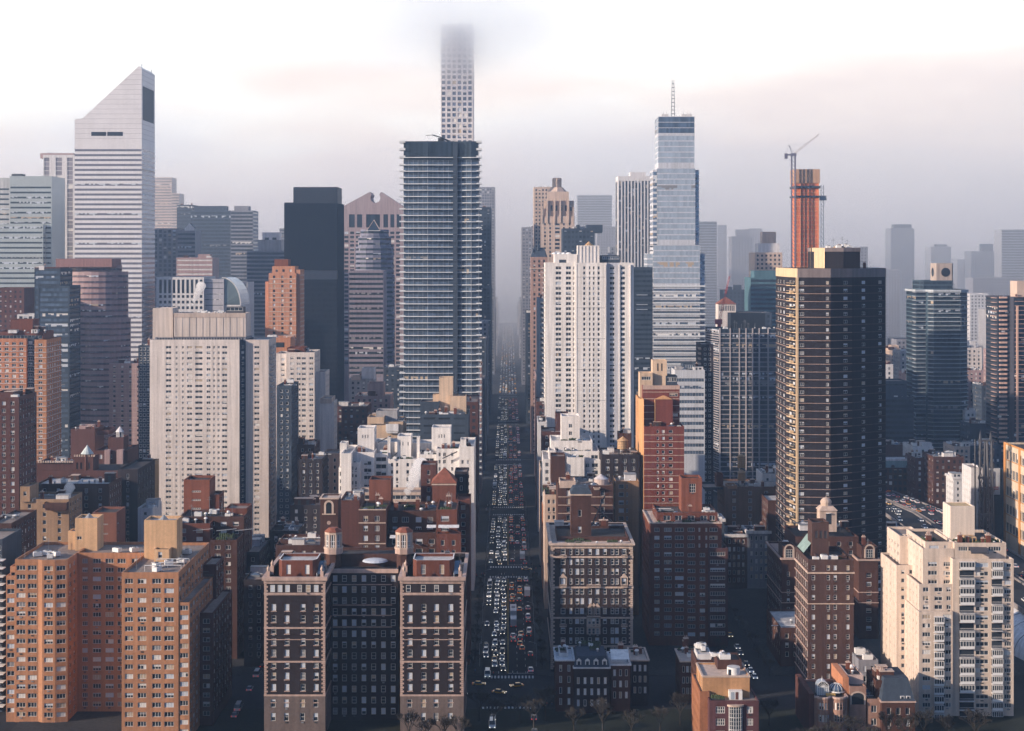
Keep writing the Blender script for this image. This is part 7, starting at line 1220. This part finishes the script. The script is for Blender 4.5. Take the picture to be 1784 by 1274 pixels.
pick = lambda w: r.choices([k for k, _ in w], [v for _, v in w])[0]
mix = [('white_car', 3.5), ('silver_car', 4), ('black_car', 5), ('grey_car', 4), ('yellow_taxi', 2), ('white_suv', 3), ('black_suv', 2), ('red_car', .6), ('white_van', 1.1), ('box_truck', .3)]
west = [('yellow_taxi', 7), ('black_car', 3), ('silver_car', 2), ('white_car', 2), ('red_car', 1), ('black_suv', 2)]
far_cars = []
for si, (y0, y1, wh, dens) in enumerate(sect, -1):
    for lane, x in enumerate((-8.2, -4.9, -1.9, 2.0, 4.9, 8.2)):
        parked = lane in (0, 5); y = y0+r.uniform(3, 8); step = (6.4, 9.0) if si < 3 else (10, 19)
        while y < y1-6:
            if r.random() < (dens*.8 if parked else (dens if lane < 3 else dens*.7)) and not (si == 0 and lane in (3, 4) and y < 575):
                k = pick(west if lane in (3, 4) else mix)
                put(k, x+r.uniform(-.45, .45)*(.4 if parked else 1), y, rz=(0 if lane < 3 else math.pi)+r.uniform(-.04, .04), where=('parked at the kerb ' if parked else ('facing out ' if lane < 3 else 'driving away '))+wh)
            y += r.uniform(*step)+(r.random() < .12)*r.uniform(4, 16)
ft = MB(); cols = [Pm('paint_'+k, (0, 0, 0)) for k in ('silver_car', 'black_car', 'grey_car', 'yellow_taxi', 'grey_car', 'white_suv')]
for y0, y1 in ((1636, 1884), (1912, 2128), (2158, 3200)):
    for lane, x in enumerate((-8.2, -4.9, -1.9, 2.0, 4.9, 8.2)):
        y = y0+r.uniform(0, 8)
        while y < y1:
            m_ = r.choice(cols[3:] if lane > 2 and r.random() < .5 else cols); xx = x+r.uniform(-.4, .4)
            ft.box(xx-.9, xx+.9, y-2.3, y+2.3, .35, .95, m_); ft.box(xx-.75, xx+.75, y-1.1, y+1.5, .95, 1.5, m_)
            if lane < 3 and r.random() < .4: ft.box(xx-.8, xx-.4, y-2.34, y-2.3, .55, .75, MATS['headlamp'])
            y += r.uniform(9, 34)
o = struct('far_traffic', ft, 'stuff'); o['label'] = 'distant traffic filling the avenue beyond the pink hotel'
for k, x, y, rz, lab in (('city_bus', 2.2, 640, math.pi, 'long city bus with a white roof in the lane left of the taxi queue'), ('box_truck', 2.2, 622, math.pi, 'white box truck directly behind the long city bus'), ('box_truck', 7.0, 757, math.pi, 'large white truck stopped just past the second crosswalk'), ('yellow_taxi', -4.0, 744, .1, 'yellow taxi just over the second crosswalk in the middle lane'), ('yellow_taxi', 8.6, 730, math.pi/2, 'yellow taxi turning across the second crossing'), ('yellow_taxi', -10, 536, math.pi/2, 'yellow taxi crossing left at the first crossing'), ('yellow_taxi', -3.0, 526, 1.2, 'yellow taxi turning in the middle of the first crossing'), ('yellow_taxi', 3.0, 534, -1.3, 'yellow taxi at the right side of the first crossing'), ('white_van', -7.2, 548, 0, 'white van waiting at the first crosswalk'), ('white_suv', -16, 523, math.pi/2, 'white sport utility car on the cross street by the cornice block'), ('city_bus', -30, 526, math.pi/2, 'bus waiting on the cross street in deep shadow')):
    for o in [o for o in sc.objects if o.parent is None and o.get('category') in ('car', 'taxi', 'van') and abs(o.location.x-x) < 2.4 and abs(o.location.y-y) < 9 and o.get('group')]: bpy.data.objects.remove(o)
    o = put(k, x, y, rz=rz, lab=lab); del o['group']
# side street at the right of the red block, and the ramp and lots by the bridge
for y in (545, 553, 562, 577, 586, 604, 618): put(pick(mix), 86+r.uniform(-.3, .3), y, rz=0, where='on the dark side street right of the bow window house')
for y in (500, 508, 530, 548, 560): put(pick(mix), -88+r.uniform(-.3, .3), y, rz=math.pi, where='on the dark side street left of the cornice block')
# ---- elevated ramp
ramp = MB(); rw = 9.0; cx = lambda y: 214+(y-640)*.012; cz = lambda y: max(.3, 13.5-(y-560)*.006 if y < 820 else 11.9-(y-820)*.06)
ys = list(range(400, 1010, 10)); conc = W('ramp_concrete', (.22, .20, .20), .25)
for a, c in zip(ys, ys[1:]):
    for o, wd in ((-11, 7.6), (6.5, 7.6)):
        A = [(cx(a)+o-wd, a, cz(a)), (cx(a)+o+wd, a, cz(a)), (cx(c)+o+wd, c, cz(c)), (cx(c)+o-wd, c, cz(c))]; ramp.face(A, asphalt); ramp.face([(x, y, z-1) for x, y, z in reversed(A)], conc)
        for e in (-wd, wd): ramp.face([(cx(a)+o+e, a, cz(a)-1), (cx(a)+o+e, a, cz(a)+1.0), (cx(c)+o+e, c, cz(c)+1.0), (cx(c)+o+e, c, cz(c)-1)], conc); ramp.face([(cx(a)+o+e-.15, a, cz(a)+1), (cx(a)+o+e+.15, a, cz(a)+1), (cx(c)+o+e+.15, c, cz(c)+1), (cx(c)+o+e-.15, c, cz(c)+1)], conc)
    if a % 20 == 0 and a < 900:
        for o in (-16, -6, 2, 12): ramp.box(cx(a)+o-.5, cx(a)+o+.5, a, a+1, 0, cz(a)-1, conc)
o = struct('bridge_ramp', ramp); del o['kind']; o['label'] = 'elevated double bridge ramp with concrete parapets on rows of posts'; o['category'] = 'bridge ramp'
for lane in (-16, -12.5, -9, -5.6, 1.5, 5, 8.6, 12):
    y = 560+r.uniform(0, 10)
    while y < 960:
        if r.random() < .42: k = pick(mix); put(k, cx(y)+lane, y, cz(y)+.03, rz=.0 if lane < 0 else math.pi, where='on the bridge ramp '+('nearer the bronze tower' if lane < 0 else 'nearer the loft building'))
        y += r.uniform(8, 15)
for y in range(848, 905, 9):
    for x in range(232, 268, 3):
        if r.random() < .33: put(pick(mix), x, y+r.uniform(-.5, .5), rz=.5, where='parked in the lot beside the long low hall')
# ------------------------------------------------------------------ lamps and people-scale street things
def street_lamp(x, y, s, lab, grp):
    e = bpy.data.objects.new('street_lamp', None); sc.collection.objects.link(e); e.location = (x, y, 0); e['label'] = lab; e['category'] = 'street lamp'; e['group'] = grp
    if 'lp' not in MESHC:
        q = MB(); q.tube((0, 0, .15), (0, 0, 8.5), .11, grey_metal, 6, .07); q.tube((0, 0, 8.4), (2.2, 0, 9.0), .05, grey_metal, 5); MESHC['lp'] = q.mesh('pole'); q = MB(); q.box(1.8, 2.7, -.16, .16, 8.9, 9.1, grey_metal); MESHC['lh'] = q.mesh('lamp_head')
    rz = 0 if s < 0 else math.pi
    for nm, k in (('pole', 'lp'), ('lamp_head', 'lh')): link(nm, MESHC[k], e, rz=rz)
for y in range(560, 900, 32):
    for s in (-1, 1): street_lamp(s*10.2, y, s, 'grey street lamp on the '+('left' if s < 0 else 'right')+' kerb of the avenue', ('left' if s < 0 else 'right')+' kerb street lamps')
# ------------------------------------------------------------------ bare winter trees
bark = W('tree_bark', (.045, .04, .036), .3); RT = random.Random(11)
def tree_parts(seed, H):
    rr = random.Random(seed); t = MB(); c = MB(); t.tube((0, 0, 0), (0, 0, H*.35), .24, bark, 6, .18)
    def grow(p, d, l, rad, lev):
        e = p+d*l; (t if lev == 0 else c).tube(p, e, rad, bark, 4 if lev < 2 else 3, rad*.6)
        if lev >= 4: return
        for i in range(3 if lev < 3 else 4):
            v = Vector((rr.uniform(-1, 1), rr.uniform(-1, 1), rr.uniform(-.1, .9))).normalized(); nd_ = (d*.75+v*.75).normalized(); grow(p+d*l*rr.uniform(.55, 1), nd_, l*rr.uniform(.6, .8), max(rad*.6, .05), lev+1)
    for i in range(5): a = i*1.26+rr.random(); grow(Vector((0, 0, H*.33)), Vector((math.cos(a)*.6, math.sin(a)*.6, 1)).normalized(), H*.24, .13, 0)
    return t.mesh('trunk'), c.mesh('crown')
TP = [tree_parts(s, 11) for s in (1, 2, 3)]
def tree(x, y, lab, grp, s=1):
    e = bpy.data.objects.new('bare_tree', None); sc.collection.objects.link(e); e.location = (x, y, 0); e.rotation_euler.z = RT.random()*6; e.scale = (s, s, s*RT.uniform(.85, 1.1)); e['label'] = lab; e['category'] = 'tree'; e['group'] = grp
    a, c = RT.choice(TP); link('trunk', a, e); link('crown', c, e)
for i, (px, D) in enumerate(((712, 470), (742, 468), (772, 470), (800, 468), (835, 495), (860, 488), (905, 492), (930, 486), (950, 495), (1000, 480), (1050, 478), (1100, 476), (1150, 482), (1185, 490))): tree(X(px, D), D, 'bare winter tree in the shadow at the foot of the '+('cornice block' if px < 810 else 'avenue' if px < 960 else 'townhouse row'), 'bare trees near the '+('cornice block' if px < 810 else 'avenue end' if px < 960 else 'townhouse row'), RT.uniform(.9, 1.2))
for i, (px, D) in enumerate(((1395, 462), (1420, 458), (1452, 466), (1485, 468), (1515, 464), (1548, 470), (1580, 466), (1610, 474), (1650, 470), (1340, 490), (1700, 470))): tree(X(px, D), D, 'bare tree in front of the townhouses below the cream terraces', 'bare trees before the domed townhouses', RT.uniform(.9, 1.15))
for i, (x, y) in enumerate([(s_*12.2, yy) for yy in range(556, 712, 13) for s_ in (-1, 1)]+[(x, yy) for yy in range(548, 640, 12) for x in (78.5, 92)]): tree(x, y, 'small bare street tree on the '+('avenue pavement' if abs(x) < 20 else 'dark side street pavement'), 'street trees on the '+('avenue' if abs(x) < 20 else 'side street'), RT.uniform(.45, .65))
# ------------------------------------------------------------------ people waiting and walking at the crossings
def person_mesh(nm, coat, leg_, step):
    me = bpy.data.meshes.new(nm); j = [(0, 0, .92), (0, 0, 1.15), (0, 0, 1.4), (0, 0, 1.52), (0, -.02, 1.66), (-.18, 0, 1.4), (-.24, step*.4, 1.14), (-.23, step*.2-.12, .9), (.18, 0, 1.4), (.24, -step*.4, 1.14), (.23, -step*.2-.12, .9), (-.09, -step*.45, .5), (-.1, -step*.7, .06), (-.1, -step*.7-.16, .04), (.09, step*.45, .5), (.1, step*.8, .07), (.1, step*.8-.16, .04)]
    ed = [(0, 1), (1, 2), (2, 3), (3, 4), (2, 5), (5, 6), (6, 7), (2, 8), (8, 9), (9, 10), (0, 11), (11, 12), (12, 13), (0, 14), (14, 15), (15, 16)]; rad = [.15, .15, .16, .06, .105, .07, .05, .04, .07, .05, .04, .085, .055, .045, .085, .055, .045]
    me.from_pydata(j, ed, []); o = bpy.data.objects.new(nm, me); sc.collection.objects.link(o); md = o.modifiers.new('skin', 'SKIN')
    for i, v in enumerate(me.skin_vertices[0].data if me.skin_vertices else []): v.radius = (rad[i], rad[i]*.85)
    if not me.skin_vertices:
        bpy.context.view_layer.objects.active = o; bpy.ops.object.modifier_remove(modifier='skin'); bpy.ops.object.modifier_add(type='SKIN')
        for i, v in enumerate(me.skin_vertices[0].data): v.radius = (rad[i], rad[i]*.85)
    o.modifiers.new('sub', 'SUBSURF').levels = 1; dg = bpy.context.evaluated_depsgraph_get(); m2 = bpy.data.meshes.new_from_object(o.evaluated_get(dg)); bpy.data.objects.remove(o)
    m2.materials.clear()
    for m in (coat, leg_, Pm('skin', (.45, .27, .19)), Pm('hair_dark', (.03, .02, .015))): m2.materials.append(m)
    for f in m2.polygons: c = f.center; f.material_index = 3 if c.z > 1.7 or (c.z > 1.6 and c.y > .02) else (2 if c.z > 1.5 or (abs(c.x) > .18 and c.z < .93 and c.z > .8) else (0 if c.z > .8 else 1))
    return m2
cloth = [Pm('coat_black', (.02, .02, .025), .9), Pm('coat_red', (.3, .04, .03), .9), Pm('coat_white', (.6, .58, .55), .9), Pm('coat_blue', (.05, .09, .2), .9), Pm('coat_tan', (.35, .22, .12), .9)]; jeans = Pm('trousers', (.03, .04, .07), .9)
PM = [(n, person_mesh('person', c, jeans, st)) for n, c, st in (('black', cloth[0], .3), ('red', cloth[1], .25), ('white', cloth[2], .3), ('blue', cloth[3], .1), ('tan', cloth[4], .28))]
for cr_, (xa, xb, ya, yb_, n) in (('second crossing', (-15, -10, 712, 717, 9)), ('second crossing', (10, 15, 713, 741, 6)), ('second crossing', (-8, 8, 714, 717, 5)), ('third crossing', (-15, -10, 882, 914, 5)), ('first crossing', (-13, 13, 547, 551, 5)), ('first crossing', (10, 15, 505, 512, 4))):
    for i in range(n):
        c, m = r.choice(PM); o = link('person', m, None, (r.uniform(xa, xb), r.uniform(ya, yb_), .15 if abs(xa) > 9 or xb > 9 else .02), r.choice((0, math.pi/2, math.pi, -math.pi/2))+r.uniform(-.3, .3)); o['label'] = f'person in a {c} coat with dark trousers at the {cr_} of the avenue'; o['category'] = 'person'; o['group'] = f'people in {c} coats at the {cr_}'
# ------------------------------------------------------------------ tennis bubble
q = MB(); cxb, y0, y1, rb_ = X(1795, 590), 560, 640, 13
for i in range(14):
    a0, a1 = math.pi*i/14, math.pi*(i+1)/14
    for j in range(12):
        u0, u1 = j/12, (j+1)/12; s0, s1 = math.sin(math.pi*(.12+.76*u0))**.5, math.sin(math.pi*(.12+.76*u1))**.5; ya, yb = y0+(y1-y0)*u0, y0+(y1-y0)*u1
        q.face([(cxb-rb_*s0*math.cos(a0), ya, 12*s0*math.sin(a0)), (cxb-rb_*s1*math.cos(a0), yb, 12*s1*math.sin(a0)), (cxb-rb_*s1*math.cos(a1), yb, 12*s1*math.sin(a1)), (cxb-rb_*s0*math.cos(a1), ya, 12*s0*math.sin(a1))], W('bubble_fabric', (.72, .72, .74), .05))
    if i: pr = None
for j in range(8):
    pr = None; y = y0+6+j*9; s = math.sin(math.pi*(.12+.76*(y-y0)/(y1-y0)))**.5
    for i in range(15): a = math.pi*i/14; p = (cxb-(rb_+.1)*s*math.cos(a), y, 12.1*s*math.sin(a)); pr and q.tube(pr, p, .12, grey_metal, 4); pr = p
o = link('air_dome', q.mesh('air_dome')); o['label'] = 'white inflated tennis dome at the right edge beside the cream terraces'; o['category'] = 'air dome'
# ------------------------------------------------------------------ rooftop steam, low cloud and haze
def volmat(key, col, dens, aniso=0.3, grad=None, noise=None):
    m = bpy.data.materials.new(key); m.use_nodes = True; t = m.node_tree; t.nodes.clear(); o = nd(t, 'ShaderNodeOutputMaterial'); v = nd(t, 'ShaderNodeVolumePrincipled'); t.links.new(v.outputs[0], o.inputs['Volume'])
    v.inputs['Color'].default_value = (*col, 1); v.inputs['Density'].default_value = dens; v.inputs['Anisotropy'].default_value = aniso
    if grad:
        c = nd(t, 'ShaderNodeTexCoord'); s = nd(t, 'ShaderNodeSeparateXYZ'); t.links.new(c.outputs['Object'], s.inputs[0]); n = nd(t, 'ShaderNodeTexNoise'); n.inputs['Scale'].default_value = noise[0]; n.inputs['Detail'].default_value = 3; t.links.new(c.outputs['Object'], n.inputs[0])
        a = nd(t, 'ShaderNodeMath', operation='MULTIPLY_ADD'); t.links.new(n.outputs[0], a.inputs[0]); a.inputs[1].default_value = noise[1]; t.links.new(s.outputs[2], a.inputs[2])
        mr = nd(t, 'ShaderNodeMapRange'); mr.interpolation_type = 'SMOOTHSTEP'; t.links.new(a.outputs[0], mr.inputs[0]); mr.inputs[1].default_value = grad[0]; mr.inputs[2].default_value = grad[1]; mr.inputs[3].default_value = grad[2] if len(grad) > 2 else 0; mr.inputs[4].default_value = dens; t.links.new(mr.outputs[0], v.inputs['Density'])
    return m
def steam(px, py, D, s, lab):
    q = MB(); cx, z = X(px, D), Z(py, D); rr = random.Random(px)
    for i in range(6): r_ = s*(.5+.28*i); q.dome(cx+i*s*.62+rr.uniform(-.3, .3), D, r_, z+i*s*1.25, r_, None, 10, 4); k = len(q.v); q.cyl(cx+i*s*.62, D, r_*.5, z+i*s*1.25-r_*.8, z+i*s*1.25, None, 10, 2.0)
    q.mats = [volmat('steam', (.98, .96, .94), .5, .2)] if 'steam' not in bpy.data.materials else [bpy.data.materials['steam']]
    q.m = [0]*len(q.f); o = link('steam', q.mesh('steam')); o['kind'] = 'stuff'; o['label'] = lab
steam(705, 868, 655, 2.1, 'white steam rising in front of the white terraces'); steam(104, 885, 655, 1.3, 'thin steam beside the white capped turret'); steam(335, 530, 1230, 2.2, 'steam above the cream slab tower roof')
if HAZE:
    q = MB(); q.box(-3000, 3000, -260, 4380, -1.6, 436, volmat('haze_air', (.46, .68, 1.0), .00013, .6)); o = struct('haze', q, 'stuff')
def cloud(nm, c, rad, dens, lab):
    """a ragged puff of low cloud: density falls off from its middle to nothing inside its closed shell"""
    m = bpy.data.materials.new(nm+'_vapour'); m.use_nodes = True; t = m.node_tree; t.nodes.clear(); L = t.links.new; o = nd(t, 'ShaderNodeOutputMaterial'); v = nd(t, 'ShaderNodeVolumePrincipled'); L(v.outputs[0], o.inputs['Volume'])
    v.inputs['Color'].default_value = (1, 1, 1, 1); v.inputs['Anisotropy'].default_value = .92; tc_ = nd(t, 'ShaderNodeTexCoord'); ln = nd(t, 'ShaderNodeVectorMath', operation='LENGTH'); L(tc_.outputs['Object'], ln.inputs[0])
    n = nd(t, 'ShaderNodeTexNoise'); n.inputs['Scale'].default_value = 2.2; n.inputs['Detail'].default_value = 4; L(tc_.outputs['Object'], n.inputs[0])
    a_ = nd(t, 'ShaderNodeMath', operation='MULTIPLY_ADD'); L(n.outputs[0], a_.inputs[0]); a_.inputs[1].default_value = .7; L(ln.outputs['Value'], a_.inputs[2])
    mr = nd(t, 'ShaderNodeMapRange'); mr.interpolation_type = 'SMOOTHSTEP'; L(a_.outputs[0], mr.inputs[0]); mr.inputs[1].default_value = .45; mr.inputs[2].default_value = 1.25; mr.inputs[3].default_value = dens; mr.inputs[4].default_value = 0; L(mr.outputs[0], v.inputs['Density'])
    q = MB(); P_ = lambda i, j: (math.cos(2*math.pi*i/20)*math.sin(math.pi*j/10), math.sin(2*math.pi*i/20)*math.sin(math.pi*j/10), -math.cos(math.pi*j/10))
    for i in range(20):
        for j in range(10): f_ = [P_(i, j), P_(i+1, j), P_(i+1, j+1), P_(i, j+1)]; q.face(f_[1:] if j == 0 else (f_[:3] if j == 9 else f_), m)
    o = link(nm, q.mesh(nm), None, c); o.scale = rad; o['kind'] = 'stuff'; o['label'] = lab
if CLOUD:
    cloud('low_cloud', (-42, 1294, 350), (175, 64, 88), .042, 'white cloud swallowing the top of the slim gridded tower')
    cloud('low_cloud', (120, 2250, 300), (330, 160, 105), .007, 'cloud bank over the faint towers right of the avenue')
    m = bpy.data.materials.new('fog_vapour'); m.use_nodes = True; t = m.node_tree; t.nodes.clear(); L = t.links.new; o = nd(t, 'ShaderNodeOutputMaterial'); v = nd(t, 'ShaderNodeVolumePrincipled'); L(v.outputs[0], o.inputs['Volume'])
    v.inputs['Color'].default_value = (1, .945, .90, 1); v.inputs['Anisotropy'].default_value = .6; tc_ = nd(t, 'ShaderNodeTexCoord'); sp_ = nd(t, 'ShaderNodeSeparateXYZ'); L(tc_.outputs['Object'], sp_.inputs[0])
    n = nd(t, 'ShaderNodeTexNoise'); n.inputs['Scale'].default_value = .0022; n.inputs['Detail'].default_value = 3; L(tc_.outputs['Object'], n.inputs[0])
    a_ = nd(t, 'ShaderNodeMath', operation='MULTIPLY_ADD'); L(n.outputs[0], a_.inputs[0]); a_.inputs[1].default_value = 900; L(sp_.outputs[1], a_.inputs[2])
    mr = nd(t, 'ShaderNodeMapRange'); L(a_.outputs[0], mr.inputs[0]); mr.inputs[1].default_value = 1700; mr.inputs[2].default_value = 3500; mr.inputs[3].default_value = 0; mr.inputs[4].default_value = .0017
    m2 = nd(t, 'ShaderNodeMapRange'); m2.interpolation_type = 'SMOOTHSTEP'; L(sp_.outputs[2], m2.inputs[0]); m2.inputs[1].default_value = 60; m2.inputs[2].default_value = 430; m2.inputs[3].default_value = 1; m2.inputs[4].default_value = 0; pr_ = nd(t, 'ShaderNodeMath', operation='MULTIPLY'); L(mr.outputs[0], pr_.inputs[0]); L(m2.outputs[0], pr_.inputs[1]); L(pr_.outputs[0], v.inputs['Density'])
    q = MB(); q.box(-2950, 2950, 1000, 4350, -1.2, 430, m); o = struct('fog_bank', q, 'stuff'); o['label'] = 'pale fog thickening over the far side of the city'
    cloud('low_cloud', (-520, 2130, 300), (200, 120, 80), .012, 'cloud around the faint stepped tower')
